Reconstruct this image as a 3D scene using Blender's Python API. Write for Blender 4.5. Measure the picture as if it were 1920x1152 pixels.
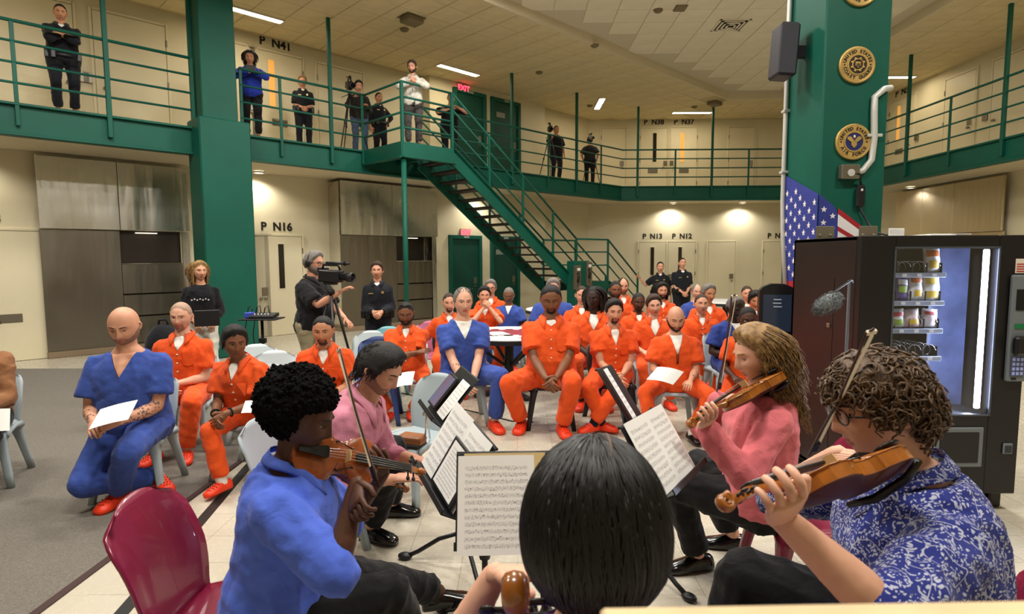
import bpy, bmesh, math, random
import numpy as np
from mathutils import Vector, Matrix, Quaternion
random.seed(7); RNG = np.random.default_rng(7)
for o in list(bpy.data.objects): bpy.data.objects.remove(o)
SC = bpy.context.scene; COL = SC.collection
TMPS = bpy.data.scenes.new('scratch')      # scratch scene for evaluating remeshes and text, removed at the end
R = math.radians

# ---------------------------------------------------------------- camera
FPX, PITCH, ROLL, YAW, CAMH = 1097.4, .0865, -.0047, -.0087, 1.66
_c, _s = math.cos(YAW), math.sin(YAW)
_R0 = np.array([_c, -_s, 0]); _H = np.array([_s, _c, 0]); _Z = np.array([0, 0, 1.])
CF = _H*math.cos(PITCH) - _Z*math.sin(PITCH); _U = _H*math.sin(PITCH) + _Z*math.cos(PITCH)
CR = _R0*math.cos(ROLL) + _U*math.sin(ROLL); CU = _U*math.cos(ROLL) - _R0*math.sin(ROLL)
CO = np.array([0, 0, CAMH])
def ray(x, y): return CF + CR*((x-960)/FPX) - CU*((y-576)/FPX)
def at_y(x, y, Y): d = ray(x, y); return CO + d*(Y/d[1])
def at_x(x, y, X): d = ray(x, y); return CO + d*(X/d[0])
def at_z(x, y, z): d = ray(x, y); return CO + d*((z-CAMH)/d[2])
def at_pl(x, y, P, N):
    d = ray(x, y); N = np.array(N, float); return CO + d*(((np.array(P)-CO) @ N)/(d @ N))
cam = bpy.data.cameras.new('camera'); camo = bpy.data.objects.new('camera', cam); COL.objects.link(camo)
M = Matrix.Identity(4)
for i in range(3): M[i][0] = CR[i]; M[i][1] = CU[i]; M[i][2] = -CF[i]; M[i][3] = CO[i]
camo.matrix_world = M
cam.sensor_width = 36; cam.lens = 36*FPX/1920; cam.clip_start = .05; cam.clip_end = 200
cam.dof.use_dof = True; cam.dof.focus_distance = 3.6; cam.dof.aperture_fstop = 5.0
SC.camera = camo

# ---------------------------------------------------------------- world, exposure
w = bpy.data.worlds.new('world'); SC.world = w; w.use_nodes = True
w.node_tree.nodes['Background'].inputs[0].default_value = (1, .93, .82, 1)
w.node_tree.nodes['Background'].inputs[1].default_value = .10
SC.view_settings.view_transform = 'Standard'; SC.view_settings.look = 'None'
SC.view_settings.gamma = 1; SC.view_settings.use_curve_mapping = False
SC.view_settings.exposure = 0.0
SC.cycles.use_denoising = True; SC.cycles.max_bounces = 6; SC.cycles.diffuse_bounces = 3
SC.cycles.glossy_bounces = 3; SC.cycles.transmission_bounces = 4; SC.cycles.transparent_max_bounces = 6
SC.cycles.caustics_reflective = False; SC.cycles.caustics_refractive = False
SC.cycles.sample_clamp_indirect = 4; SC.cycles.use_adaptive_sampling = True; SC.cycles.adaptive_threshold = .02

# ---------------------------------------------------------------- colour + materials
def lin(c):
    if isinstance(c, str):
        c = c.lstrip('#'); c = [int(c[i:i+2], 16)/255 for i in (0, 2, 4)]
    return tuple(x/12.92 if x <= .04045 else ((x+.055)/1.055)**2.4 for x in c)
MATS = {}
def mat(name, col, rough=.6, metal=0, noise=0, nscale=8, bump=0, bscale=60, spec=.5, emit=None, estr=0, trans=0, alpha=1, sheen=0, coat=0, col2=None, aniso=0, ior=1.45, sss=0):
    if name in MATS: return MATS[name]
    m = bpy.data.materials.new(name); m.use_nodes = True; nt = m.node_tree
    b = nt.nodes['Principled BSDF']; L = lin(col)
    b.inputs['Base Color'].default_value = (*L, 1); b.inputs['Roughness'].default_value = rough
    b.inputs['Metallic'].default_value = metal; b.inputs['Specular IOR Level'].default_value = spec
    b.inputs['Transmission Weight'].default_value = trans; b.inputs['Alpha'].default_value = alpha
    b.inputs['Sheen Weight'].default_value = sheen; b.inputs['Coat Weight'].default_value = coat; b.inputs['IOR'].default_value = ior
    if sss: b.inputs['Subsurface Weight'].default_value = sss; b.inputs['Subsurface Radius'].default_value = (.01, .004, .002)
    if emit: b.inputs['Emission Color'].default_value = (*lin(emit), 1); b.inputs['Emission Strength'].default_value = estr
    tc = nt.nodes.new('ShaderNodeTexCoord')
    if noise or col2:
        n = nt.nodes.new('ShaderNodeTexNoise'); n.inputs['Scale'].default_value = nscale; n.inputs['Detail'].default_value = 4
        nt.links.new(tc.outputs['Object'], n.inputs['Vector'])
        rp = nt.nodes.new('ShaderNodeValToRGB'); e = rp.color_ramp.elements
        L2 = lin(col2) if col2 else tuple(min(1, x*(1+noise)) for x in L); L1 = L if col2 else tuple(x*(1-noise) for x in L)
        e[0].position = .35; e[0].color = (*L1, 1); e[1].position = .65; e[1].color = (*L2, 1)
        nt.links.new(n.outputs['Fac'], rp.inputs[0]); nt.links.new(rp.outputs[0], b.inputs['Base Color'])
    if bump:
        n2 = nt.nodes.new('ShaderNodeTexNoise'); n2.inputs['Scale'].default_value = bscale; n2.inputs['Detail'].default_value = 3
        nt.links.new(tc.outputs['Object'], n2.inputs['Vector'])
        bp = nt.nodes.new('ShaderNodeBump'); bp.inputs['Strength'].default_value = bump; bp.inputs['Distance'].default_value = .01
        nt.links.new(n2.outputs['Fac'], bp.inputs['Height']); nt.links.new(bp.outputs[0], b.inputs['Normal'])
    MATS[name] = m; return m

# ---------------------------------------------------------------- mesh helpers (V, F) tuples
def join(parts):
    V = []; F = []; n = 0
    for v, f in parts:
        V.append(np.asarray(v, float).reshape(-1, 3)); F += [tuple(i+n for i in q) for q in f]; n += len(V[-1])
    return np.concatenate(V), F
def frame_from(d, up=(0, 0, 1)):
    d = np.asarray(d, float); d = d/np.linalg.norm(d); up = np.asarray(up, float)
    if abs(d @ up) > .98*np.linalg.norm(up): up = np.array([0, 1., 0]) if abs(d[1]) < .9 else np.array([1., 0, 0])
    x = np.cross(d, up); x /= np.linalg.norm(x); return x, np.cross(x, d), d
def obox(c, ax, ay, az, b=0):
    """box centred c with half-axis vectors; b chamfer in metres"""
    c = np.asarray(c, float); A = [np.asarray(a, float) for a in (ax, ay, az)]
    if not b:
        V = [c+sx*A[0]+sy*A[1]+sz*A[2] for sz in (-1, 1) for sy in (-1, 1) for sx in (-1, 1)]
        F = [(0, 2, 3, 1), (4, 5, 7, 6), (0, 1, 5, 4), (2, 6, 7, 3), (0, 4, 6, 2), (1, 3, 7, 5)]
    else:
        V = []; F = []; idx = {}
        k = [max(0.0, 1-b/max(np.linalg.norm(a), 1e-6)) for a in A]
        for sx in (-1, 1):
            for sy in (-1, 1):
                for sz in (-1, 1):
                    s = (sx, sy, sz)
                    for ax_ in range(3):
                        f = [k[0], k[1], k[2]]; f[ax_] = 1
                        idx[(s, ax_)] = len(V); V.append(c+sum(s[i]*f[i]*A[i] for i in range(3)))
        for ax_ in range(3):
            o1, o2 = (ax_+1) % 3, (ax_+2) % 3
            for sg in (-1, 1):
                q = []
                for a1, a2 in ((-1, -1), (1, -1), (1, 1), (-1, 1)):
                    s = [0, 0, 0]; s[ax_] = sg; s[o1] = a1; s[o2] = a2; q.append(idx[(tuple(s), ax_)])
                F.append(tuple(q if sg > 0 else q[::-1]))
            for a1 in (-1, 1):
                for a2 in (-1, 1):
                    s1 = [0, 0, 0]; s1[o1] = a1; s1[o2] = a2; s2 = list(s1); s1[ax_] = -1; s2[ax_] = 1
                    q = (idx[(tuple(s1), o1)], idx[(tuple(s2), o1)], idx[(tuple(s2), o2)], idx[(tuple(s1), o2)])
                    F.append(q if a1*a2 > 0 else q[::-1])
        for s in [(x, y, z) for x in (-1, 1) for y in (-1, 1) for z in (-1, 1)]:
            q = (idx[(s, 0)], idx[(s, 1)], idx[(s, 2)]); F.append(q if s[0]*s[1]*s[2] > 0 else q[::-1])
    # orientation check
    return np.array(V), F
def box(x0, x1, y0, y1, z0, z1, b=0):
    return obox(((x0+x1)/2, (y0+y1)/2, (z0+z1)/2), ((x1-x0)/2, 0, 0), (0, (y1-y0)/2, 0), (0, 0, (z1-z0)/2), b)
def bar(p0, p1, w, h, up=(0, 0, 1), b=0):
    p0 = np.asarray(p0, float); p1 = np.asarray(p1, float); x, y, d = frame_from(p1-p0, up)
    return obox((p0+p1)/2, x*w/2, (p1-p0)/2, -y*h/2 if False else y*h/2, b)
def loft(rings, caps=True, closed=False):
    n = len(rings[0]); V = np.concatenate(rings); F = []
    m = len(rings)
    for i in range(m if closed else m-1):
        a = i*n; c = ((i+1) % m)*n
        for j in range(n):
            k = (j+1) % n; F.append((a+j, a+k, c+k, c+j))
    if caps and not closed:
        F.append(tuple(range(n))[::-1]); F.append(tuple(range((m-1)*n, m*n)))
    return V, F
def tube(P, r, n=8, caps=True, up=(0, 0, 1), closed=False, flat=1.0):
    P = np.asarray(P, float); m = len(P); r = np.full(m, r, float) if np.isscalar(r) else np.asarray(r, float)
    T = np.gradient(P, axis=0) if not closed else (np.roll(P, -1, 0)-np.roll(P, 1, 0))
    x, y, _ = frame_from(T[0], up); rings = []; a = np.linspace(0, 2*math.pi, n, endpoint=False)
    for i in range(m):
        t = T[i]/max(np.linalg.norm(T[i]), 1e-9); x = x-(x @ t)*t; x /= np.linalg.norm(x); y = np.cross(x, t)
        rings.append(P[i]+np.outer(np.cos(a)*r[i], x)+np.outer(np.sin(a)*r[i]*flat, y))
    return loft(rings, caps, closed)
def ellips(c, rx, ry, rz, nu=12, nv=8, ax=None):
    ax = np.eye(3) if ax is None else np.array(ax); rings = []
    a = np.linspace(0, 2*math.pi, nu, endpoint=False)
    for i in range(nv+1):
        t = math.pi*i/nv; t = min(max(t, .02), math.pi-.02)
        L = np.stack([np.cos(a)*math.sin(t)*rx, np.sin(a)*math.sin(t)*ry, np.full(nu, math.cos(t)*rz)], 1)
        rings.append(np.asarray(c)+L @ ax)
    return loft(rings)
def capsule(p0, p1, r0, r1, n=10):
    p0 = np.asarray(p0, float); p1 = np.asarray(p1, float); x, y, d = frame_from(p1-p0)
    a = np.linspace(0, 2*math.pi, n, endpoint=False); C = np.outer(np.cos(a), x)+np.outer(np.sin(a), y); rings = []
    for t in (-80, -45, 0): rings.append(p0+d*r0*math.sin(R(t))+C*r0*math.cos(R(t)))
    for t in (0, 45, 80): rings.append(p1+d*r1*math.sin(R(t))+C*r1*math.cos(R(t)))
    return loft(rings)
def lathe(prof, c=(0, 0, 0), n=16, axis=(0, 0, 1), ring=False):
    x, y, d = frame_from(axis, (0, 1, 0)); a = np.linspace(0, 2*math.pi, n, endpoint=False)
    C = np.outer(np.cos(a), x)+np.outer(np.sin(a), y)
    return loft([np.asarray(c)+d*z+C*max(r, 1e-4) for r, z in prof], True, ring)
def prism(poly, o, ax, ay, az, t):
    """2D polygon extruded: o + u ax + v ay, thickness t along az (from 0 to t)"""
    o, ax, ay, az = (np.asarray(q, float) for q in (o, ax, ay, az)); n = len(poly)
    A = np.array([o+u*ax+v*ay for u, v in poly]); B = A+az*t
    F = [tuple(range(n))[::-1], tuple(range(n, 2*n))]+[(i, (i+1) % n, n+(i+1) % n, n+i) for i in range(n)]
    return np.concatenate([A, B]), F
def mk(name, vf, m=None, parent=None, smooth=False, loc=None, fixn=True):
    V, F = vf; me = bpy.data.meshes.new(name); V = np.asarray(V, float)
    if loc is not None: V = V-np.asarray(loc)
    me.from_pydata(V.tolist(), [], [tuple(int(i) for i in f) for f in F])
    if fixn:
        bm = bmesh.new(); bm.from_mesh(me); bmesh.ops.recalc_face_normals(bm, faces=bm.faces); bm.to_mesh(me); bm.free()
    if smooth: me.shade_smooth()
    return mkm(name, me, m, parent, loc)
def mkm(name, me, m=None, parent=None, loc=None):
    if m is not None:
        for q in (m if isinstance(m, (list, tuple)) else [m]): me.materials.append(q)
    o = bpy.data.objects.new(name, me); COL.objects.link(o)
    if loc is not None: o.location = loc
    if parent is not None: put(o, parent)
    return o
def put(o, parent):
    """parent keeping world placement (parents may carry a transform)"""
    o.parent = parent; o.matrix_parent_inverse = wm(parent).inverted()
def wm(o):
    m = o.matrix_basis.copy()
    return m if o.parent is None else wm(o.parent) @ o.matrix_parent_inverse @ m
def tag(o, label, cat=None, group=None, kind=None):
    if label: o['label'] = label
    if cat: o['category'] = cat
    if group: o['group'] = group
    if kind: o['kind'] = kind
    return o
def thing(name, label, cat, loc=(0, 0, 0), group=None, kind=None):
    o = bpy.data.objects.new(name, None); COL.objects.link(o); o.location = loc; o.empty_display_size = .1
    return tag(o, label, cat, group, kind)
def inst(src, parent=None, loc=None, mtx=None, name=None):
    o = src.copy(); COL.objects.link(o)
    if name: o.name = name
    if mtx is not None: o.matrix_basis = mtx
    elif loc is not None: o.location = loc
    if parent is not None:
        o.parent = parent; o.matrix_parent_inverse = wm(parent).inverted()
    return o
def smooth_obj(o, ang=40):
    o.data.shade_smooth()
    try: o.data.set_sharp_from_angle(angle=R(ang))
    except Exception: pass
    return o
def text(name, s, size, o, ax, ay, az, m, parent=None, ext=.002, align='CENTER', bold=.0):
    cu = bpy.data.curves.new(name, 'FONT'); cu.body = s; cu.size = size; cu.align_x = align; cu.align_y = 'CENTER'; cu.extrude = ext; cu.offset = bold
    cu.resolution_u = 3
    t = bpy.data.objects.new(name, cu); TMPS.collection.objects.link(t); vl = TMPS.view_layers[0]; vl.update()
    me = bpy.data.meshes.new_from_object(t.evaluated_get(vl.depsgraph)); bpy.data.objects.remove(t)
    MM = Matrix([[ax[i], ay[i], az[i], o[i]] for i in range(3)]+[[0, 0, 0, 1]]); me.transform(MM); me.name = name; me.materials.clear()
    return mkm(name, me, m, parent)
def N3(*a): return np.array(a, float)
UP = np.array([0, 0, 1.])
def unit(v): v = np.asarray(v, float); return v/np.linalg.norm(v)
# ================================================================ SHELL
UP = N3(0, 0, 1); D = unit((1, 1, 0)); NL = unit((1, -1, 0))       # left wall runs along D, faces NL
DECK, RAIL, BEAMB, CEIL = 3.77, 4.86, 3.35, 6.15
cream = mat('wall_cream', '#ddd3b3', .55, noise=.04, nscale=.7, bump=.04, bscale=3)
cream2 = mat('door_cream', '#e2d8b8', .45, noise=.03, nscale=1.5)
soffit = mat('soffit_cream', '#d8ccae', .7)
green = mat('green_paint', '#0a5344', .5, noise=.10, nscale=1.2, bump=.06, bscale=14, spec=.35)
green_d = mat('green_door_paint', '#0a4438', .45, noise=.08, nscale=2)
tilem = mat('ceiling_tile', '#d9cba4', .9, noise=.05, nscale=3, bump=.25, bscale=180)
tilew = mat('ceiling_tile_white', '#e9e2cd', .9, noise=.035, nscale=2, bump=.25, bscale=180)
gridm = mat('ceiling_grid', '#c3b58d', .9); gridw = mat('ceiling_grid_white', '#d2c9b3', .9)
blackm = mat('black_print', '#17150f', .6)
darkglass = mat('dark_glass', '#1d1712', .12, spec=.7)
litglass = mat('lit_cell_glass', '#d59a4a', .25, emit='#e8a34c', estr=.7)
steelplate = mat('lock_plate', '#8c8676', .35, .8)
steel = mat('stainless', '#8d8a80', .30, 1, noise=.14, nscale=1.6, bump=.05, bscale=2.5)
def brushed(name, col, rough=.28):
    m = mat(name, col, rough, 1); nt = m.node_tree; b = nt.nodes['Principled BSDF']
    tc = [n for n in nt.nodes if n.type == 'TEX_COORD'][0]
    mp = nt.nodes.new('ShaderNodeMapping'); mp.inputs['Scale'].default_value = (6, 6, .9); nt.links.new(tc.outputs['Object'], mp.inputs[0])
    n = nt.nodes.new('ShaderNodeTexNoise'); n.inputs['Scale'].default_value = .7; n.inputs['Detail'].default_value = 2; nt.links.new(mp.outputs[0], n.inputs['Vector'])
    bp = nt.nodes.new('ShaderNodeBump'); bp.inputs['Strength'].default_value = .35; bp.inputs['Distance'].default_value = .05
    nt.links.new(n.outputs['Fac'], bp.inputs['Height']); nt.links.new(bp.outputs[0], b.inputs['Normal'])
    n3 = nt.nodes.new('ShaderNodeTexNoise'); n3.inputs['Scale'].default_value = 1.4; nt.links.new(tc.outputs['Object'], n3.inputs['Vector'])
    mr = nt.nodes.new('ShaderNodeMapRange'); mr.inputs['To Min'].default_value = rough-.08; mr.inputs['To Max'].default_value = rough+.14
    nt.links.new(n3.outputs['Fac'], mr.inputs['Value']); nt.links.new(mr.outputs[0], b.inputs['Roughness'])
    return m
ss = brushed('stainless_panel', '#d8d6ce', .25); ss_d = brushed('stainless_panel_dark', '#837d71', .34); ss_t = brushed('stainless_tan', '#cfc0a4', .38)  # bright hood steel, darker rougher steel for lower panels, tan steel
basem = mat('baseboard_rubber', '#8d7a62', .7)
# floor: vinyl tile with carpet area
def floor_mat():
    m = mat('vinyl_floor', '#cbc2ad', .24, spec=.45); nt = m.node_tree; b = nt.nodes['Principled BSDF']
    tc = nt.nodes.new('ShaderNodeNewGeometry')
    n = nt.nodes.new('ShaderNodeTexNoise'); n.inputs['Scale'].default_value = 1.3; n.inputs['Detail'].default_value = 6; nt.links.new(tc.outputs['Position'], n.inputs['Vector'])
    n2 = nt.nodes.new('ShaderNodeTexNoise'); n2.inputs['Scale'].default_value = 30; nt.links.new(tc.outputs['Position'], n2.inputs['Vector'])
    br = nt.nodes.new('ShaderNodeTexBrick'); br.offset = 0; br.inputs['Scale'].default_value = 1; br.inputs['Brick Width'].default_value = .305; br.inputs['Row Height'].default_value = .305
    br.inputs['Mortar Size'].default_value = .0016; br.inputs['Color1'].default_value = (*lin('#c6bfae'), 1); br.inputs['Color2'].default_value = (*lin('#c0b8a6'), 1); br.inputs['Mortar'].default_value = (*lin('#b0a794'), 1)
    nt.links.new(tc.outputs['Position'], br.inputs['Vector'])
    mx = nt.nodes.new('ShaderNodeMix'); mx.data_type = 'RGBA'; mx.blend_type = 'MULTIPLY'; mx.inputs['Factor'].default_value = .22
    rp = nt.nodes.new('ShaderNodeValToRGB'); rp.color_ramp.elements[0].position = .3; rp.color_ramp.elements[0].color = (.72, .68, .6, 1); rp.color_ramp.elements[1].position = .7
    nt.links.new(n.outputs['Fac'], rp.inputs[0]); nt.links.new(br.outputs['Color'], mx.inputs['A']); nt.links.new(rp.outputs[0], mx.inputs['B']); nt.links.new(mx.outputs['Result'], b.inputs['Base Color'])
    mr = nt.nodes.new('ShaderNodeMapRange'); mr.inputs['To Min'].default_value = .16; mr.inputs['To Max'].default_value = .36; nt.links.new(n2.outputs['Fac'], mr.inputs['Value']); nt.links.new(mr.outputs[0], b.inputs['Roughness'])
    return m
vinyl = floor_mat()
carpet = mat('grey_carpet', '#7c756a', .95, noise=.22, nscale=120, bump=.9, bscale=320, spec=.1, sheen=.2)
CX, CY = -2.29, 8.66
fl = tag(mk('floor', box(-16, 14, -6, 22, -.2, -.004), vinyl), 'cream vinyl tile floor of the dayroom', kind='structure')
carp = tag(mk('carpet_floor', box(-16, CX, -6, CY, -.004, .004), carpet), 'grey carpet area on the left of the floor', kind='structure')
tag(mk('trim_1', box(CX, CX+.045, -6, CY, -.004, .006, .003), mat('carpet_edge', '#3a2321', .6)), 'dark brown edge strip between carpet and tile', kind='structure')
p0, p1 = N3(-1.80, 2.2, 0), N3(-2.16, 4.6, 0); q = unit(N3(2.4, .36, 0))*.035
tag(mk('floor_tape', (np.array([p0-q, p0+q, p1+q, p1-q, p0-q+UP*.0015, p0+q+UP*.0015, p1+q+UP*.0015, p1-q+UP*.0015]), [(0, 3, 2, 1), (4, 5, 6, 7), (0, 1, 5, 4), (1, 2, 6, 5), (2, 3, 7, 6), (3, 0, 4, 7)]), mat('black_tape', '#1b1a18', .5)), 'black tape line stuck on the tile floor beside the carpet', 'tape')
# nearest floor tiles as single pieces
T = .305; tile_me = None; cnt = 0
for iy in range(6, 24):
    for ix in range(-8, 13):
        x, y = ix*T, iy*T
        if x < CX+.06 or cnt >= 300 or abs(x+.15)/(y+.3) > 1.0: continue
        if tile_me is None:
            t0 = mk('floor_tile', box(.0007, T-.0007, .0007, T-.0007, -.004, .0), vinyl); tile_me = t0.data; t0.location = (x, y, 0); put(t0, fl)
        else:
            t = bpy.data.objects.new('floor_tile', tile_me); COL.objects.link(t); t.location = (x, y, 0); t.parent = fl
        cnt += 1
# ---- walls
def wall_prism(name, P0, P1, t, z0, z1, m, label, back):
    P0 = np.array([*P0, 0.]); P1 = np.array([*P1, 0.]); n = np.array([*back, 0.])*t
    V = [P0+UP*z0, P1+UP*z0, P1+n+UP*z0, P0+n+UP*z0, P0+UP*z1, P1+UP*z1, P1+n+UP*z1, P0+n+UP*z1]
    return tag(mk(name, (np.array(V), [(0, 3, 2, 1), (4, 5, 6, 7), (0, 1, 5, 4), (1, 2, 6, 5), (2, 3, 7, 6), (3, 0, 4, 7)]), m), label, kind='structure')
LW, LE, LP = 17.5, 15.0, 17.05      # Y - X of left wall, of the gallery edge, of the projecting bay
wl = wall_prism('wall_left', (-13, -13+LW), (2.4, 2.4+LW), .25, 0, 6.6, cream, 'long cream block wall of cells on the left', -NL[:2])
wall_prism('wall_bay', (-2.15, -2.15+LP), (.85, .85+LP), .6, 0, 6.6, cream, 'projecting cream wall bay holding the green doors behind the stairs', -NL[:2])
wb = wall_prism('wall_back', (.9, 19.9), (11, 19.9), .25, 0, 6.6, cream, 'cream back wall with cell doors', (0, 1))
wr = wall_prism('wall_right', (10.5, 20), (10.5, 2), .25, 0, 6.6, cream, 'cream wall of cells on the right', (1, 0))
wall_prism('wall_front', (-14, -6), (11, -6), .25, 0, 6.6, cream, 'cream wall behind the camera', (0, -1))
wall_prism('wall_side', (-13.6, -6), (-13.6, 5), .25, 0, 6.6, cream, 'cream wall at the far left outside the picture', (-1, 0))
wall_prism('wall_side_right', (10.5, 2), (10.5, -6), .25, 0, 6.6, cream, 'cream wall at the right outside the picture', (1, 0))
# baseboards
def basebd(name, P0, P1, n, label): 
    return wall_prism(name, P0, P1, .02, 0, .12, basem, label, n)
basebd('baseboard_left', (-13, -13+LW), (-2.15, -2.15+LW), NL[:2], 'brown rubber baseboard along the left wall')
basebd('baseboard_back', (.9, 19.9), (10.5, 19.9), (0, -1), 'brown rubber baseboard along the back wall')
basebd('baseboard_right', (10.5, 19.9), (10.5, 2), (-1, 0), 'brown rubber baseboard along the right wall')
# block joints of walls: shallow horizontal course lines are left to paint; panel seams are trims
# ---- gallery slab: polygon ring
edge_pts = [(-12.5, -12.5+LE), (18.2-LE, 18.2), (8.95, 18.2), (8.95, 3)]
wall_pts = [(-12.5, -12.5+LW+1.2), (1.2, 19.9), (10.5, 19.9), (10.5, 3)]
poly = edge_pts+wall_pts[::-1]
def slab(name, poly, z0, z1, m, label, kind='structure'):
    n = len(poly); V = np.array([(x, y, z0) for x, y in poly]+[(x, y, z1) for x, y in poly])
    F = []
    k = n//2
    for i in range(k-1):
        a, b, c, d = i, i+1, n-2-i, n-1-i
        F += [(a, d, c, b), (a+n, b+n, c+n, d+n), (a, b, b+n, a+n), (d, d+n, c+n, c)]
    F += [(0, n, 2*n-1, n-1), (k-1, k, k+n, k-1+n)]
    return tag(mk(name, (V, F), m), label, kind=kind)
slab('gallery_slab', poly, BEAMB+.04, DECK-.02, soffit, 'cream concrete gallery floor running around the room')
# fascia beams (green), with a proud top lip and bottom lip
def fascia(a, b, n, label):
    a = N3(*a, 0); b = N3(*b, 0); n = N3(*n, 0); d = unit(b-a)
    t = thing('fascia_beam', label, None, tuple(a+UP*BEAMB), kind='structure')
    mk('web', bar(a+UP*(BEAMB+.20)-n*.03, b+UP*(BEAMB+.20)-n*.03, .10, .42), green, t)
    mk('top_flange', bar(a+UP*(DECK-.01)+n*.0, b+UP*(DECK-.01)+n*.0, .16, .035, b=.006), green, t)
    mk('bottom_flange', bar(a+UP*(BEAMB)+n*.0, b+UP*(BEAMB)+n*.0, .17, .035, b=.006), green, t)
    return t
bend = (18.2-LE, 18.2)
fascia(edge_pts[0], bend, NL[:2], 'green steel edge beam of the left gallery')
fascia(bend, edge_pts[2], (0, -1), 'green steel edge beam of the back gallery')
fascia(edge_pts[2], edge_pts[3], (-1, 0), 'green steel edge beam of the right gallery')
# ---- ceilings with single tiles
def ceiling(name, label, poly, z, m, mg, o, ax, ay, nx, ny, inside):
    n = len(poly); V = np.array([(x, y, z) for x, y in poly]+[(x, y, z+.1) for x, y in poly])
    c = tag(mk(name, (V, [tuple(range(n))[::-1], tuple(range(n, 2*n))]+[(i, (i+1) % n, n+(i+1) % n, n+i) for i in range(n)]), mg), label, kind='structure')
    ts = .61; me = None
    for i in range(nx):
        for j in range(ny):
            q = N3(*o, 0)+ax*ts*(i+.5)+ay*ts*(j+.5)
            if not inside(q[0], q[1]): continue
            if me is None:
                a = obox((0, 0, 0), ax*(ts/2-.007), ay*(ts/2-.007), UP*.008, .006); t = mk('ceiling_tile', a, m); me = t.data
            else:
                t = bpy.data.objects.new('ceiling_tile', me); COL.objects.link(t)
            t.location = (q[0], q[1], z-.004); t.parent = c
    return c
def vis(x, y, z):
    v = N3(x, y, z)-CO; d = v @ CF
    if d < .5: return False
    a, b = 960+FPX*(v @ CR)/d, 576-FPX*(v @ CU)/d
    return -60 < a < 1980 and -60 < b
CD, CB, CRX = 11.25, 17.3, 7.75        # raised centre ceiling limits
ceiling('ceiling_left', 'tiled ceiling above the left gallery', [(-14, -14+CD), (CB-CD, CB), (CB-CD, 20.2), (2.6, 20.2), (-14, -14+LW+.3)], CEIL, tilem, gridm,
        (-9, -9+CD+.02), D, -NL, 40, 8, lambda x, y: vis(x, y, CEIL) and y-x > CD+.45 and y < x+LW-.3 and x < 5.4 and y < 19.7)
ceiling('ceiling_back', 'tiled ceiling above the back gallery', [(CB-CD, CB), (11, CB), (11, 20.2), (CB-CD, 20.2)], CEIL, tilem, gridm,
        (CB-CD, CB), N3(1, 0, 0), N3(0, 1, 0), 8, 4, lambda x, y: vis(x, y, CEIL))
ceiling('ceiling_right', 'tiled ceiling above the right gallery', [(CRX, -6), (11, -6), (11, CB), (CRX, CB)], CEIL, tilem, gridm,
        (CRX, 5), N3(1, 0, 0), N3(0, 1, 0), 5, 20, lambda x, y: vis(x, y, CEIL) and x < 10.5)
ZC = CEIL+.16
ceiling('ceiling_centre', 'raised white tiled ceiling over the middle of the room', [(-14, -14+CD), (-14, -6), (CRX, -6), (CRX, CB), (CB-CD, CB)], ZC, tilew, gridw,
        (-6, 3), N3(1, 0, 0), N3(0, 1, 0), 26, 24, lambda x, y: vis(x, y, ZC) and y-x < CD-.42 and x < CRX-.3 and y < CB-.3)
for nm, a, b, n, lb in (('trim_2', (-14, -14+CD), (CB-CD, CB), NL, 'diagonal cream drop of the raised ceiling'), ('trim_3', (CB-CD, CB), (CRX, CB), N3(0, -1, 0), 'cream drop at the far end of the raised ceiling'), ('trim_4', (CRX, CB), (CRX, -6), N3(-1, 0, 0), 'cream drop at the right of the raised ceiling')):
    tag(mk(nm, bar(N3(*a, CEIL+.07)+n*.0, N3(*b, CEIL+.07)+n*.0, .06, .2), soffit), lb, kind='structure')
# ---- columns
colo = N3(-5.02, -5.02+LE, 0)
def column_left():
    c = colo+NL*.12; t = thing('wall_column', 'green square column standing at the left gallery edge', None, tuple(c), kind='structure')
    mk('shaft', obox(c+UP*1.95, D*.40, NL*.30, UP*1.95, .02), green, t)
    mk('upper_shaft', obox(c+UP*5.03-NL*.10, D*.28, NL*.20, UP*1.13, .015), green, t)
    mk('upper_flange', obox(c+UP*5.03-NL*.27, D*.335, NL*.03, UP*1.13, .005), green, t)
    return t
column_left()
KX0, KX1, KY0, KY1 = 2.54, 3.08, 5.0, 5.66
def column_right():
    t = thing('wall_pillar', 'big green column with plaques behind the vending machine', None, ((KX0+KX1)/2, (KY0+KY1)/2, 0), kind='structure')
    mk('shaft', box(KX0, KX1, KY0, KY1, 0, CEIL+.15, .012), green, t); return t
column_right()
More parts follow.
